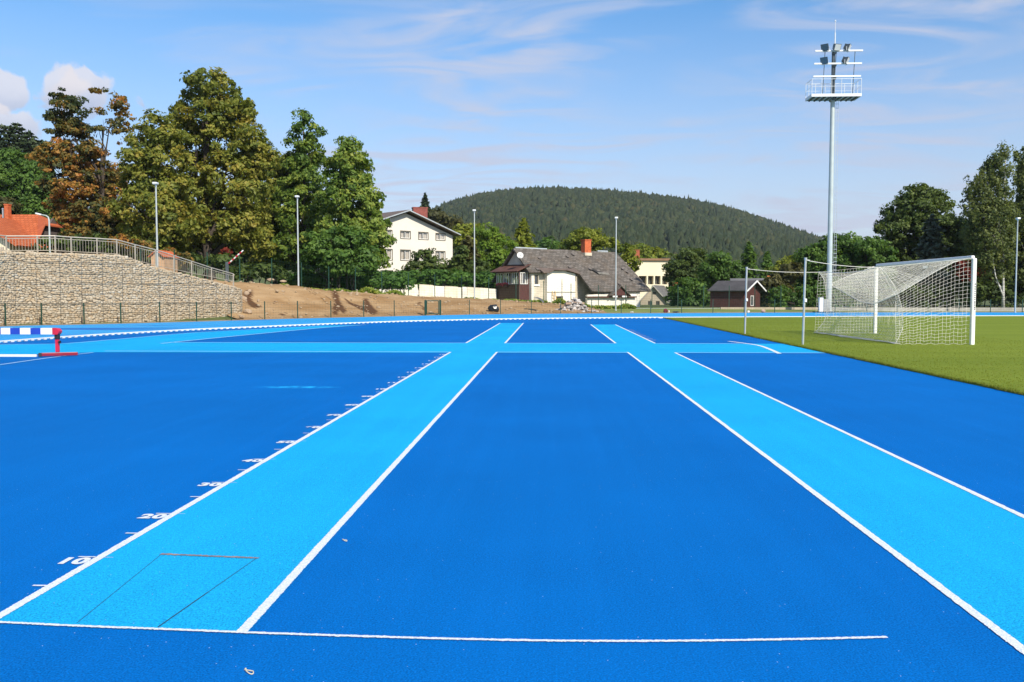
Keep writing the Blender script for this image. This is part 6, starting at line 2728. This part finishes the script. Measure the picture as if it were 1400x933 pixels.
tree('maple_tree', 'half bare autumn maple with orange lower leaves and dark green top at the left', 'tree', 79,
     [(86, 136, 14, 11, .05), (96, 148, 12, 10, .1), (78, 160, 14, 12, .1), (94, 168, 15, 12, .18), (108, 178, 16, 12, .3), (84, 182, 16, 11, .3, .8), (118, 160, 10, 9, .25, .3), (112, 152, 10, 8, .25, .4),
      (140, 130, 14, 9, .5, .2), (155, 138, 14, 9, .55, .18), (148, 150, 14, 10, .4, .2), (168, 152, 12, 10, .4, .2), (172, 168, 13, 10, .35, .2), (150, 172, 16, 12, .4, .25), (132, 178, 14, 12, .25, .3), (165, 185, 14, 10, .45, .18),
      (75, 205, 20, 14, .5), (98, 210, 22, 16, .6), (58, 216, 14, 14, .45), (122, 205, 18, 14, .4), (84, 232, 24, 16, .35), (115, 234, 26, 18, .6), (70, 250, 14, 12, .2), (105, 258, 28, 18, .62), (138, 245, 20, 16, .35),
      (155, 232, 14, 12, .5, .6), (160, 262, 22, 16, .45), (92, 278, 22, 16, .6), (125, 285, 26, 18, .35), (155, 290, 24, 18, .3), (100, 302, 22, 16, .62), (135, 312, 26, 18, .3), (160, 318, 20, 16, .3), (110, 325, 24, 14, .35)],
     (143, 141, 178), 'maple', .22, .85, .55, 50, r0=.34, nb=34, flat=.5, rtip=.13)
tree('linden_tree', 'tall narrow pointed green tree behind the lamp post left of the white house', 'tree', 84,
     [(415, 164, 9, 12, .4), (416, 180, 14, 12, .4), (412, 196, 18, 14, .4), (420, 212, 20, 16, .45), (408, 228, 22, 18, .45), (422, 246, 24, 20, .5), (402, 262, 26, 20, .5), (424, 280, 26, 22, .5),
      (404, 300, 30, 22, .5), (420, 325, 34, 22, .45), (398, 345, 30, 20, .4)],
     (414, 415, 175), 'linden', .24, .68, .68, 80, r0=.3)
tree('linden_tree', 'rounded yellowish green tree nearest the white house on its left', 'tree', 77,
     [(474, 197, 12, 11, .55), (476, 214, 20, 16, .55), (463, 230, 20, 18, .5), (489, 232, 18, 16, .6), (475, 252, 26, 18, .5), (498, 256, 16, 16, .6), (458, 268, 22, 20, .5), (488, 280, 26, 20, .55), (510, 276, 14, 14, .6),
      (465, 300, 28, 20, .55), (498, 304, 26, 20, .6), (518, 302, 13, 14, .6), (480, 326, 30, 20, .5), (510, 328, 18, 18, .55), (452, 322, 22, 22, .5), (514, 350, 15, 14, .5), (503, 362, 14, 12, .4), (450, 345, 22, 18, .4)],
     (478, 475, 210), 'linden', .24, .68, .68, 80, r0=.34)
tree('linden_tree', 'olive tree filling the gap between the tallest tree and the narrow pointed tree', 'tree', 88,
     [(372, 228, 20, 16, .45), (387, 222, 18, 14, .45), (398, 240, 18, 18, .45), (365, 255, 22, 20, .5), (390, 258, 20, 20, .5), (375, 285, 28, 22, .55), (360, 312, 28, 22, .5), (388, 318, 24, 22, .5), (370, 345, 28, 20, .4)],
     (374, 374, 250), 'oak', .26, .7, .7, 74, r0=.28)
bush('dark_bush', 'big dark green bush under the rounded tree left of the white house', 'bush', 74,
     [(436, 338, 20, 18, .5), (458, 325, 18, 16, .5), (482, 330, 22, 18, .45), (500, 348, 16, 14, .45), (430, 362, 18, 14, .4), (462, 356, 26, 18, .5), (492, 364, 20, 14, .4)], 'green', .26, 1.0, .5)
# green bushes of the slope
tree('green_tree', 'fresh green bushy tree above the orange roof at the left edge', 'tree', 104,
     [(15, 222, 24, 16, .6), (40, 226, 18, 14, .5), (5, 245, 26, 20, .55), (38, 250, 28, 20, .6), (18, 272, 30, 18, .4), (-20, 250, 26, 24, .5), (50, 276, 20, 16, .4)], (20, 20, 235), 'green', .25, 1.0, .7, 58, r0=.2)
tree('green_tree', 'rounded green tree between the orange roof and the autumn maple', 'tree', 98,
     [(58, 262, 20, 16, .5), (72, 278, 20, 16, .55), (48, 288, 24, 14, .6), (68, 300, 26, 16, .5), (84, 318, 24, 16, .35), (70, 330, 24, 14, .3)], (66, 66, 275), 'green', .25, 1.0, .68, 54, r0=.18)
tree('brown_tree', 'brownish yellow tree just above the chimney of the orange roofed house', 'tree', 95,
     [(6, 282, 14, 12, .6), (-10, 290, 18, 14, .6), (18, 296, 16, 10, .4)], (4, 4, 285), 'brown', .32, .9, .7, 34, r0=.15)
for px, yt, D, w, lab in ((4, 172, 150, 30, 'dark conifer at the very left edge of the slope behind the green trees'), (21, 168, 152, 34, 'broadest dark conifer on the left slope behind the green trees'),
                          (40, 180, 150, 30, 'shorter dark conifer on the left slope nearest the autumn maple'), (-16, 165, 155, 34, 'dark conifer on the left slope outside the picture edge'), (56, 192, 158, 30, 'dark conifer on the slope half hidden by the autumn maple')):
    conifer('conifer', lab, D, px, yt, 262, w * 1.35, 'needle', 'dark conifers on the left slope', leaf=.6, levels=18, branches=9, shape=.35, taper_top=.3)
# deep shade trees behind the left group
for px, D, lab in ((130, 92, 'dark tree deep behind the autumn maple'), (235, 94, 'dark tree deep behind the tallest tree'), (335, 98, 'dark tree deep behind the gap right of the tallest tree'), (430, 96, 'dark tree deep behind the narrow pointed tree')):
    tree('dark_tree', lab, 'tree', D, [(px - 25, 318, 32, 28, .4), (px + 15, 310, 34, 30, .4), (px + 35, 335, 30, 26, .3), (px - 10, 350, 40, 22, .3), (px - 45, 350, 30, 20, .3)], (px, px, 320), 'dark', .42, .9, .9, 34, r0=.25, back=False)
bush('red_shrub', 'red leaved shrub under the trees behind the railing end', 'bush', 72, [(309, 345, 5, 6, .5), (307, 354, 4, 5, .4)], 'red', .2, .8, .35)
bush('golden_shrub', 'brown and golden shrub behind the railing left of the lamp post', 'bush', 66, [(232, 350, 12, 8, .6), (250, 356, 12, 9, .5), (190, 338, 14, 9, .4), (165, 330, 14, 8, .4)], 'maple', .22, .8, .4)
# low growth behind the rail so the slope is not bare
for x0, x1, D, yb, lab, lm in ((66, 200, 70, 335, 'dark low hedge behind the railing under the autumn maple', 'dark'), (200, 330, 70, 358, 'dark low shrubs behind the railing under the tallest tree', 'dark'), (325, 395, 70, 372, 'dark shrubs behind the tall fence at the railing end', 'dark')):
    sp = [(x, yb + random.uniform(-3, 3), 12, 9, .4) for x in range(x0, x1, 15)]
    bush('low_shrubs', lab, 'bush', D, sp, lm, .26, .8, .5)

# --- hedge by the house
sp = [(x, np.interp(x, [385, 450, 520, 600, 680], [386, 384, 383, 382, 386]) + random.uniform(-2, 2), 15, 10, .5) for x in range(388, 690, 12)]
bush('hedge', 'long dark green hedge across the front of the white house behind the panel wall', 'hedge', 92, sp, 'hedge', .26, 1.0, .5)
sp = [(x, np.interp(x, [395, 540, 600], [381, 385, 387]) + random.uniform(-2, 2), 13, 7, .5) for x in range(398, 555, 11)]
bush('hedge', 'near green hedge on the crest under the rounded tree left of the panel wall', 'hedge', 76.5, sp, 'hedge', .22, 1.0, .42)
bush('shrub', 'dark airy shrub in front of the middle windows of the white house', 'bush', 104, [(576, 352, 11, 9, .5, .8), (590, 350, 12, 8, .4, .8), (568, 368, 16, 11, .4, .9), (592, 366, 18, 12, .4, .9), (612, 372, 14, 10, .4, .9), (553, 376, 9, 6, .4, .7)], 'dark', .26, .8, .5)
conifer('conifer', 'small dark shaggy conifer at the right corner of the white house', 100, 640, 322, 400, 46, 'brown', leaf=.4, levels=22, branches=10, droop=.35, shape=.5, bare=.05, taper_top=.15)
bush('shrub', 'dark bush at the foot of the shaggy conifer right of the white house', 'bush', 99, [(626, 368, 14, 15, .5), (632, 350, 12, 13, .5), (652, 368, 16, 14, .4), (662, 384, 14, 10, .4), (640, 386, 16, 10, .4)], 'dark', .28, .9, .5)
tree('green_tree', 'bright fresh green rounded tree left of the old cottage', 'tree', 110, [(664, 318, 14, 10, .6), (674, 330, 16, 12, .7), (690, 338, 15, 11, .7), (700, 348, 12, 10, .6), (668, 348, 18, 14, .6), (686, 360, 22, 14, .5), (668, 375, 18, 14, .4)], (680, 678, 325), 'bright', .24, .95, .65, 60, r0=.18)
conifer('conifer', 'yellowish green cone shaped tree directly above the left gable of the old cottage', 125, 716, 298, 360, 56, 'yellow', leaf=.5, levels=16, branches=9, droop=.3, shape=.7)
tree('green_tree', 'yellow green rounded tree behind the orange chimney of the old cottage', 'tree', 128, [(785, 330, 14, 9, .5), (800, 322, 14, 9, .6), (818, 326, 16, 9, .6), (832, 336, 12, 10, .5), (776, 340, 12, 8, .4), (805, 340, 20, 10, .5)], (805, 803, 325), 'yellow', .3, 1.0, .8, 56, r0=.2)
tree('green_tree', 'dull green tree behind the ridge of the old cottage left of its chimney', 'tree', 150, [(748, 338, 16, 10, .4), (765, 342, 14, 9, .4), (735, 344, 12, 9, .5), (752, 352, 20, 10, .4)], (750, 750, 338), 'green', .5, .9, 1.0, 34, r0=.2)
tree('green_tree', 'yellow green tree at the right end of the old slate roof', 'tree', 118, [(858, 350, 9, 10, .5), (864, 362, 8, 9, .6), (856, 372, 9, 9, .5), (852, 340, 8, 6, .4)], (858, 857, 350), 'yellow', .36, .9, .7, 34, r0=.12)
tree('green_tree', 'low yellowish treetop behind the cream flat roofed building', 'tree', 175, [(872, 342, 14, 7, .5), (890, 346, 16, 7, .6), (902, 350, 12, 6, .5), (880, 358, 20, 10, .4)], (882, 882, 350), 'yellow', .5, .9, 1.0, 32, r0=.2)
conifer('spruce', 'lone slim spruce standing up behind the red chimney of the white house', 210, 581, 264, 292, 20, 'needle', leaf=.5, levels=14, branches=7, shape=.5, bare=.05)
tree('brown_tree', 'dark brownish tree rising behind the roof of the white house on its right', 'tree', 160, [(598, 298, 16, 10, .3), (612, 306, 16, 10, .4), (630, 312, 14, 10, .5), (645, 320, 12, 10, .6), (610, 325, 24, 12, .3), (585, 305, 14, 12, .3)], (610, 610, 300), 'brown', .5, .9, 1.0, 32, r0=.25)
tree('brown_tree', 'yellowish low tree behind the right end of the white house', 'tree', 150, [(632, 318, 12, 8, .8), (648, 316, 12, 8, .8), (640, 328, 18, 10, .7)], (640, 640, 322), 'yellow', .45, .9, .9, 32, r0=.15)
# --- right of the cottages
tree('dark_tree', 'dark brownish green tree right of the cream flat roofed building', 'tree', 116, [(938, 354, 16, 12, .5), (950, 350, 14, 10, .5), (926, 366, 14, 13, .4), (948, 368, 20, 14, .4), (962, 360, 10, 10, .5), (935, 384, 20, 14, .3), (955, 388, 18, 12, .3)], (942, 942, 352), 'dark', .26, 1.0, .65, 56, r0=.22)
tree('green_tree', 'green rounded tree behind the red timber hut on its left', 'tree', 108, [(983, 356, 14, 9, .6), (994, 364, 14, 10, .6), (970, 370, 15, 11, .5), (988, 378, 18, 12, .6), (965, 384, 14, 12, .5), (1000, 380, 10, 10, .4)], (982, 982, 358), 'green', .25, 1.0, .66, 54, r0=.18)
conifer('conifer', 'tall dull green cone shaped tree behind the red timber hut', 135, 1024, 330, 400, 40, 'green', leaf=.5, levels=18, branches=9, shape=.6, droop=.2)
conifer('conifer', 'pale green cone shaped tree to the right behind the red timber hut', 130, 1049, 344, 400, 34, 'green', leaf=.5, levels=16, branches=9, shape=.6, droop=.2)
bush('shrub', 'round dark green bush between the beige cottage and the red timber hut', 'bush', 96, [(935, 392, 16, 12, .5), (950, 400, 16, 12, .4), (924, 406, 12, 11, .5), (942, 412, 18, 10, .4), (960, 412, 12, 9, .5)], 'green', .26, 1.0, .5)
bush('shrub', 'mixed green bush half covering the grey shed roof right of the red hut', 'bush', 93, [(1045, 394, 14, 9, .5), (1058, 388, 14, 10, .5), (1072, 380, 14, 12, .4), (1050, 408, 16, 12, .5), (1066, 400, 16, 14, .4), (1082, 372, 14, 12, .5)], 'brown', .28, 1.0, .55)
tree('brown_tree', 'brownish tree left of the floodlight mast behind the clipped hedge', 'tree', 112, [(1070, 370, 14, 11, .6), (1084, 362, 14, 12, .6), (1095, 372, 14, 14, .5), (1060, 382, 12, 10, .5), (1078, 385, 18, 14, .4)], (1078, 1078, 366), 'yellow', .26, .9, .66, 52, r0=.16)
bush('clipped_hedge', 'block shaped clipped green hedge beyond the lawn behind the control cabinet', 'hedge', 85.5, [(x, y, 8, 8, .5) for x in (1062, 1072, 1094, 1104, 1114, 1124, 1134, 1146, 1158) for y in (400, 408, 416)] + [(1083, 410, 7, 10, 0.0)], 'green', .18, 1.0, .36, 36)
tree('green_tree', 'dense green tree directly behind the floodlight mast', 'tree', 94, [(1108, 352, 16, 14, .5), (1124, 345, 16, 14, .5), (1142, 336, 18, 14, .55), (1160, 332, 16, 12, .6), (1112, 376, 20, 16, .4), (1138, 362, 24, 18, .5), (1162, 356, 22, 18, .5), (1130, 388, 26, 16, .4), (1160, 385, 24, 16, .4)], (1136, 1138, 340), 'green', .22, .95, .58, 62, r0=.22)
tree('green_tree', 'lower green tree between the floodlight mast and the big dark tree', 'tree', 92, [(1182, 338, 16, 11, .6), (1198, 336, 13, 10, .5), (1190, 355, 20, 15, .5), (1208, 352, 14, 14, .5), (1180, 376, 20, 16, .4), (1202, 380, 20, 16, .4), (1190, 398, 24, 12, .3)], (1192, 1192, 340), 'green', .22, .95, .58, 62, r0=.2)
tree('dark_tree', 'big rounded dark green tree beyond the goal left of the birches', 'tree', 99,
     [(1260, 266, 18, 13, .5), (1246, 276, 18, 14, .5), (1276, 276, 18, 14, .5), (1232, 292, 18, 16, .5), (1262, 292, 24, 18, .5), (1290, 290, 16, 16, .5), (1222, 312, 18, 16, .5), (1250, 315, 26, 20, .45), (1285, 314, 22, 18, .5), (1304, 316, 14, 16, .5),
      (1218, 338, 18, 18, .5), (1245, 345, 28, 20, .4), (1282, 345, 26, 20, .4), (1308, 346, 16, 20, .4), (1230, 370, 24, 18, .35), (1265, 375, 28, 18, .35), (1300, 375, 24, 18, .3)],
     (1262, 1262, 270), 'dark', .24, .75, .66, 76, r0=.4)
conifer('spruce', 'bluish spruce with a reddish bare trunk in front of the big dark tree', 93, 1275, 292, 392, 54, 'blue_needle', leaf=.36, levels=22, branches=9, droop=.35, shape=.5, bare=.12, taper_top=.12)
# birches
tree('birch_tree', 'tall slender birch with a forked white trunk beyond the goal', 'tree', 88,
     [(1375, 203, 7, 10, .5, .8), (1364, 216, 10, 12, .5, .8), (1358, 232, 14, 14, .5), (1374, 236, 10, 14, .45, .8), (1348, 246, 14, 14, .55), (1334, 262, 12, 13, .5, .8), (1322, 276, 9, 12, .45, .6), (1352, 268, 18, 16, .5), (1372, 266, 12, 16, .45),
      (1344, 292, 18, 18, .55), (1364, 296, 16, 18, .5), (1382, 292, 10, 16, .4), (1338, 318, 18, 18, .55), (1358, 326, 18, 18, .5), (1378, 326, 12, 18, .5), (1350, 348, 16, 14, .5), (1372, 352, 14, 14, .5), (1340, 350, 12, 14, .5, .8), (1356, 368, 13, 10, .5, .8), (1374, 374, 10, 9, .5, .7)],
     (1372, 1375, 208), 'birch', .18, .8, .46, 46, bark='bark_birch', r0=.13, droop=.9, flat=1.1, nb=16, up=.1)
p0_, p1_ = P(1372, 412, 88), P(1361, 376, 88)
bt = [o for o in bpy.data.objects if o.name.startswith('birch_tree')][-1]
mb = MB()
mb.tube([P(1372.5, 408, 88), P(1368, 396, 87.8), P(1361, 378, 87.6), P(1357, 350, 87.6)], [.08, .075, .06, .03], 8)
mb.build('second_trunk', M['bark_birch'], bt)
tree('birch_tree', 'birch cut by the right edge of the photo', 'tree', 92,
     [(1398, 214, 9, 12, .4), (1406, 232, 14, 16, .4), (1396, 246, 10, 12, .4, .7), (1412, 262, 18, 20, .45), (1396, 275, 10, 14, .4, .7), (1404, 300, 16, 20, .4), (1425, 300, 18, 24, .4), (1400, 335, 14, 20, .4), (1418, 345, 20, 22, .4), (1402, 372, 14, 16, .35)],
     (1408, 1408, 220), 'birch', .2, .85, .48, 44, bark='bark_birch', r0=.18, droop=.9, flat=1.1, up=.1)
tree('dark_tree', 'dark dense tree standing close behind the birches', 'tree', 102, [(1320, 318, 20, 22, .35), (1338, 345, 26, 24, .3), (1372, 340, 28, 26, .3), (1400, 345, 26, 26, .3), (1330, 385, 28, 20, .2), (1370, 385, 32, 22, .2), (1410, 385, 28, 22, .2), (1385, 300, 22, 24, .35), (1420, 310, 24, 26, .35)],
     (1370, 1372, 310), 'dark', .26, 1.0, .68, 58, r0=.3)
bush('red_shrub', 'red leaved shrub behind the near post of the football goal', 'bush', 94, [(1318, 366, 10, 9, .7), (1330, 360, 9, 7, .6), (1322, 378, 9, 7, .6)], 'red', .24, .9, .4)
bush('red_shrub', 'darker reddish shrub low behind the birch trunk', 'bush', 95, [(1346, 374, 10, 7, .3, .8), (1362, 378, 10, 6, .2, .8)], 'red', .24, .7, .4)
bush('dark_bush', 'dark low undergrowth behind the goal under the big dark tree', 'bush', 91, [(x, 402 + random.uniform(-4, 4), 13, 14, .3) for x in range(1165, 1330, 16)], 'dark', .26, .9, .5)
bush('dark_bush', 'dark low undergrowth under the birches at the right edge', 'bush', 92.5, [(x, 400 + random.uniform(-4, 4), 13, 15, .3) for x in range(1330, 1460, 16)], 'dark', .26, .9, .5)
# beyond the frame edges
tree('dark_tree', 'dark tree beyond the right edge of the photo', 'tree', 97, [(1460, 270, 28, 26, .4), (1490, 300, 30, 30, .4), (1455, 320, 28, 28, .4), (1500, 345, 34, 30, .4), (1460, 370, 34, 28, .3)], (1475, 1475, 280), 'dark', .4, .9, .8, 34, r0=.3)
tree('green_tree', 'green tree beyond the left edge of the photo', 'tree', 92, [(-60, 230, 28, 24, .5), (-95, 250, 30, 28, .5), (-50, 270, 30, 26, .5), (-100, 295, 34, 28, .5), (-60, 310, 34, 26, .4)], (-75, -75, 240), 'green', .4, .9, .8, 34, r0=.3)

# --- weeds on the crest
n = 24000
pxs = np.where(RNG.uniform(0, 1, n) < .9, RNG.uniform(385, 800, n), RNG.uniform(800, 868, n))
C2 = []
cxs = np.array([752 + F * p.x / p.y for p in CREST])
for px in pxs:
    k = min(max(np.searchsorted(cxs, px), 1), len(CREST) - 1)
    t_ = (px - cxs[k - 1]) / (cxs[k] - cxs[k - 1])
    p = CREST[k - 1].lerp(CREST[k], np.clip(t_, 0, 1))
    C2.append((p.x, p.y - .9 + abs(RNG.normal(0, 1.5)), p.z))
C2 = np.array(C2)
C2[:, 2] = terrain(C2[:, 0], C2[:, 1])
hh = RNG.uniform(.05, .75, n) * (0.5 + .8 * (np.sin(C2[:, 0] * 1.7) * np.sin(C2[:, 0] * .43 + 1)) ** 2)
hh = hh * np.where((pxs > 548) & (pxs < 690), .3, .75)
C2[:, 2] += hh
V = leaf_quads(C2, unit(RNG.normal(0, .5, (n, 3)) + np.array([.2, -.4, .8])), .15)
tag(np_mesh('weeds', V, np.arange(4 * n).reshape(-1, 4), LM['weed'], None, RNG.uniform(0, 1, n)), 'ragged light green weeds along the crest of the bare bank', 'weeds', kind='stuff')


# --- far wooded hill
def forest():
    N = 34000
    y = 330 + (HD + 60 - 330) * RNG.uniform(0, 1, N) ** .7
    pxv = RNG.uniform(380, 1480, N)
    # some trees beyond the frame on both sides
    pxv = np.where(RNG.uniform(0, 1, N) < .12, RNG.uniform(-300, 1750, N), pxv)
    x = (pxv - 752) / F * y
    z = terrain(x, y)
    up_ = z > -0.5
    x, y, z = x[up_], y[up_], z[up_]
    N = len(x)
    V, Q, T = [], [], []
    bm = bmesh.new()
    bmesh.ops.create_icosphere(bm, subdivisions=1, radius=1)
    bm.verts.index_update()
    iv = np.array([v.co[:] for v in bm.verts])
    itf = np.array([[v.index for v in f.verts] for f in bm.faces])
    bm.free()
    seg = 7
    # conifer template: three skirts
    cv_, cf = [], []
    for lv, (z0, z1, r) in enumerate(((.12, .62, .24), (.38, .82, .175), (.6, 1.0, .105))):
        b0 = len(cv_)
        for k in range(seg):
            a = 6.283 * k / seg + lv * .4
            rr = r * (1.2 if k % 2 else .75)
            cv_.append((math.cos(a) * rr, math.sin(a) * rr, z0 + (.05 if k % 2 else 0)))
        cv_.append((0, 0, z1))
        for k in range(seg):
            cf.append((b0 + k, b0 + (k + 1) % seg, b0 + seg))
    cv_, cf = np.array(cv_), np.array(cf)
    Vs, Fs, Ts = [], [], []
    off = 0
    patch = np.sin(x * .013 + 1.3) * np.sin(y * .016 + .5) + .5 * np.sin(x * .04 + 2) * np.sin(y * .05)
    for i in range(N):
        con = RNG.uniform() < .5 + .22 * patch[i]
        if con:
            h = RNG.uniform(8.5, 13.5)
            v = cv_ * (1 + RNG.uniform(-.18, .18, (len(cv_), 1)))
            v = v * np.array([h * 1.15, h * 1.15, h])
            f = cf
            tn = np.clip(.25 + .1 * patch[i] + RNG.normal(0, .16), 0, .75)
        else:
            h = RNG.uniform(8, 12.5)
            v = iv * (1 + RNG.uniform(-.3, .3, (len(iv), 1)))
            w_ = h * RNG.uniform(.28, .4)
            v = v * np.array([w_, w_, h * .42]) + np.array([0, 0, h * .55])
            f = itf
            tn = np.clip(.48 + RNG.normal(0, .2), 0, 1)
        a = RNG.uniform(0, 6.28)
        c_, s_ = math.cos(a), math.sin(a)
        v = np.stack([v[:, 0] * c_ - v[:, 1] * s_, v[:, 0] * s_ + v[:, 1] * c_, v[:, 2]], 1) + np.array([x[i], y[i], z[i] - .5])
        Vs.append(v)
        Fs.append(f + off)
        off += len(v)
        Ts.append(np.clip(tn + RNG.normal(0, .1, len(f)), 0, 1))
    tag(np_mesh('hill_forest', np.concatenate(Vs), None, LM['forest'], None, np.concatenate(Ts), tris=np.concatenate(Fs), smooth=True),
        'dense mixed forest covering the rounded hill on the horizon', 'forest', kind='stuff')


forest()

# ------------------------------------------------------------------ light, sky
SUN_EL, SUN_AZ = 39.0, 145.0            # azimuth clockwise from the lane direction
sd = bpy.data.lights.new('sun', 'SUN')
sd.energy = 4.7
sd.angle = R(0.55)
sd.color = (1.0, 0.93, 0.80)
so = bpy.data.objects.new('sun', sd)
COL.objects.link(so)
so.location = (60, -60, 80)
tosun = Vector((math.sin(R(SUN_AZ)) * math.cos(R(SUN_EL)), math.cos(R(SUN_AZ)) * math.cos(R(SUN_EL)), math.sin(R(SUN_EL))))
so.rotation_euler = tosun.to_track_quat('Z', 'Y').to_euler()

w = bpy.data.worlds.new('World')
scene.world = w
w.use_nodes = True
nt = w.node_tree
L = nt.links
bg = nt.nodes['Background']
sky = nt.nodes.new('ShaderNodeTexSky')
sky.sky_type = 'NISHITA'
sky.sun_disc = False
sky.sun_elevation = R(SUN_EL)
sky.sun_rotation = R(SUN_AZ)
sky.altitude = 300
sky.air_density = 1.0
sky.dust_density = 0.4
sky.ozone_density = 2.2
tc = nt.nodes.new('ShaderNodeTexCoord')
vecn = nt.nodes.new('ShaderNodeVectorMath')
vecn.operation = 'NORMALIZE'
L.new(tc.outputs['Generated'], vecn.inputs[0])
DIR = vecn.outputs[0]


def math_(op, a, b_=None, clamp=False):
    n = nt.nodes.new('ShaderNodeMath')
    n.operation = op
    n.use_clamp = clamp
    for i, v in ((0, a), (1, b_)):
        if v is None:
            continue
        if isinstance(v, (int, float)):
            n.inputs[i].default_value = v
        else:
            L.new(v, n.inputs[i])
    return n.outputs[0]


def wnoise(scale, det, st, loc=(0, 0, 0), rot=(0, 0, 0), dist=0.0, src=None):
    mp = nt.nodes.new('ShaderNodeMapping')
    mp.inputs['Scale'].default_value = st
    mp.inputs['Location'].default_value = loc
    mp.inputs['Rotation'].default_value = rot
    L.new(src or DIR, mp.inputs[0])
    n = nt.nodes.new('ShaderNodeTexNoise')
    n.inputs['Scale'].default_value = scale
    n.inputs['Detail'].default_value = det
    n.inputs['Distortion'].default_value = dist
    L.new(mp.outputs[0], n.inputs['Vector'])
    return n.outputs['Fac']


def mrange(v, a, b_, c=0.0, d=1.0, smooth=True):
    n = nt.nodes.new('ShaderNodeMapRange')
    n.interpolation_type = 'SMOOTHSTEP' if smooth else 'LINEAR'
    n.inputs[1].default_value = a
    n.inputs[2].default_value = b_
    n.inputs[3].default_value = c
    n.inputs[4].default_value = d
    L.new(v, n.inputs[0])
    return n.outputs[0]


def smix(fac, a, b_):
    n = nt.nodes.new('ShaderNodeMix')
    n.data_type = 'RGBA'
    if isinstance(fac, float):
        n.inputs[0].default_value = fac
    else:
        L.new(fac, n.inputs[0])
    for i, v in ((6, a), (7, b_)):
        if isinstance(v, tuple):
            n.inputs[i].default_value = rgb(v)
        else:
            L.new(v, n.inputs[i])
    return n.outputs[2]


hs = nt.nodes.new('ShaderNodeHueSaturation')
hs.inputs['Saturation'].default_value = 1.3
hs.inputs['Value'].default_value = 1.25
L.new(sky.outputs[0], hs.inputs['Color'])
col = hs.outputs[0]
sep = nt.nodes.new('ShaderNodeSeparateXYZ')
L.new(DIR, sep.inputs[0])
elev = sep.outputs['Z']
# thin high cloud: direction flattened onto a high sheet
inv = math_('DIVIDE', 1.0, math_('ADD', elev, 0.12))
pl_ = nt.nodes.new('ShaderNodeVectorMath')
pl_.operation = 'SCALE'
L.new(DIR, pl_.inputs[0])
L.new(inv, pl_.inputs['Scale'])
PLV = pl_.outputs[0]
wisps = wnoise(1.6, 10, (0.8, 1.7, 0), (2.9, .9, 0), (0, 0, R(32)), 2.0, PLV)
broad = wnoise(0.9, 3, (1, 1, 0), (4.2, 1.1, 0), (0, 0, 0), .4, PLV)
ci = math_('MULTIPLY', mrange(wisps, .37, .72), mrange(broad, .34, .58))
low = mrange(elev, .02, .16, 1.0, 0.0)
ci2 = math_('MULTIPLY', mrange(wnoise(1.3, 6, (.4, 1.3, 0), (7, 3, 0), (0, 0, R(12)), .8, PLV), .4, .75), .5)
fac = math_('ADD', math_('MULTIPLY', ci, .8), math_('MULTIPLY', math_('MULTIPLY', low, .35), ci2), True)
CLOUD = (4.5, 4.65, 5.5)
SKYK = 1.0
col = smix(fac, col, CLOUD)
# haze band towards the horizon
col = smix(math_('MULTIPLY', mrange(elev, 0.02, .30, 1.0, 0.0, False), .82), col, (3.65, 3.8, 4.95))


def cumulus(col, px, py, w_deg, h_deg, seed, cut=.0):
    d0 = ray(px, py).normalized()
    rt = d0.cross(Vector((0, 0, 1))).normalized()
    upv = rt.cross(d0)

    def dot(v):
        n = nt.nodes.new('ShaderNodeVectorMath')
        n.operation = 'DOT_PRODUCT'
        L.new(DIR, n.inputs[0])
        n.inputs[1].default_value = tuple(v)
        return n.outputs['Value']
    a = math_('DIVIDE', dot(rt), math.sin(R(w_deg)))
    b_ = math_('DIVIDE', dot(upv), math.sin(R(h_deg)))
    fr = dot(d0)
    r2 = math_('SQRT', math_('ADD', math_('MULTIPLY', a, a), math_('MULTIPLY', b_, b_)))
    nzv = wnoise(30, 5, (1, 1, 1), (seed, seed * 2, 0), (0, 0, 0), .3)
    m_ = math_('SUBTRACT', math_('ADD', math_('SUBTRACT', 1.0, r2), math_('MULTIPLY', math_('SUBTRACT', nzv, .5), 2.4)), 0.0)
    m_ = math_('MULTIPLY', mrange(m_, .14, .42), math_('GREATER_THAN', fr, 0.0))
    shade = mrange(math_('ADD', b_, math_('MULTIPLY', wnoise(45, 4, (1, 1, 1), (seed, 1, 3)), .8)), -.6, 1.0)
    cc_ = smix(shade, (3.4, 3.5, 4.4), (6.0, 5.7, 5.9))
    return smix(math_('MULTIPLY', m_, .75), col, cc_)


col = cumulus(col, 110, 122, 3.0, 1.7, 2.0)
col = cumulus(col, 84, 128, 1.8, 1.3, 5.0)
col = cumulus(col, 0, 128, 1.8, 1.6, 9.0)
col = cumulus(col, 20, 165, 3.4, 1.3, 4.0)
L.new(col, bg.inputs[0])
bg.inputs[1].default_value = 0.108

HAZE = 0.00008
hz = MB()
hz.box((100, 1150, 105), (3600, 3300, 226))
hm = bpy.data.materials.new('air')
hm.use_nodes = True
hn = hm.node_tree
hn.nodes.remove(hn.nodes['Principled BSDF'])
pv = hn.nodes.new('ShaderNodeVolumePrincipled')
pv.inputs['Color'].default_value = (.80, .87, 1.0, 1)
pv.inputs['Density'].default_value = HAZE
hn.links.new(pv.outputs[0], hn.nodes['Material Output'].inputs['Volume'])
tag(hz.build('haze', hm), 'thin bluish summer haze over the valley', 'haze', kind='stuff')
scene.cycles.volume_bounces = 0

scene.view_settings.view_transform = 'Standard'
scene.view_settings.look = 'None'
scene.view_settings.gamma = 1.0
scene.view_settings.exposure = 0.4
scene.view_settings.use_curve_mapping = False
scene.cycles.max_bounces = 6
scene.cycles.transparent_max_bounces = 12
scene.cycles.use_adaptive_sampling = True
scene.cycles.use_denoising = True
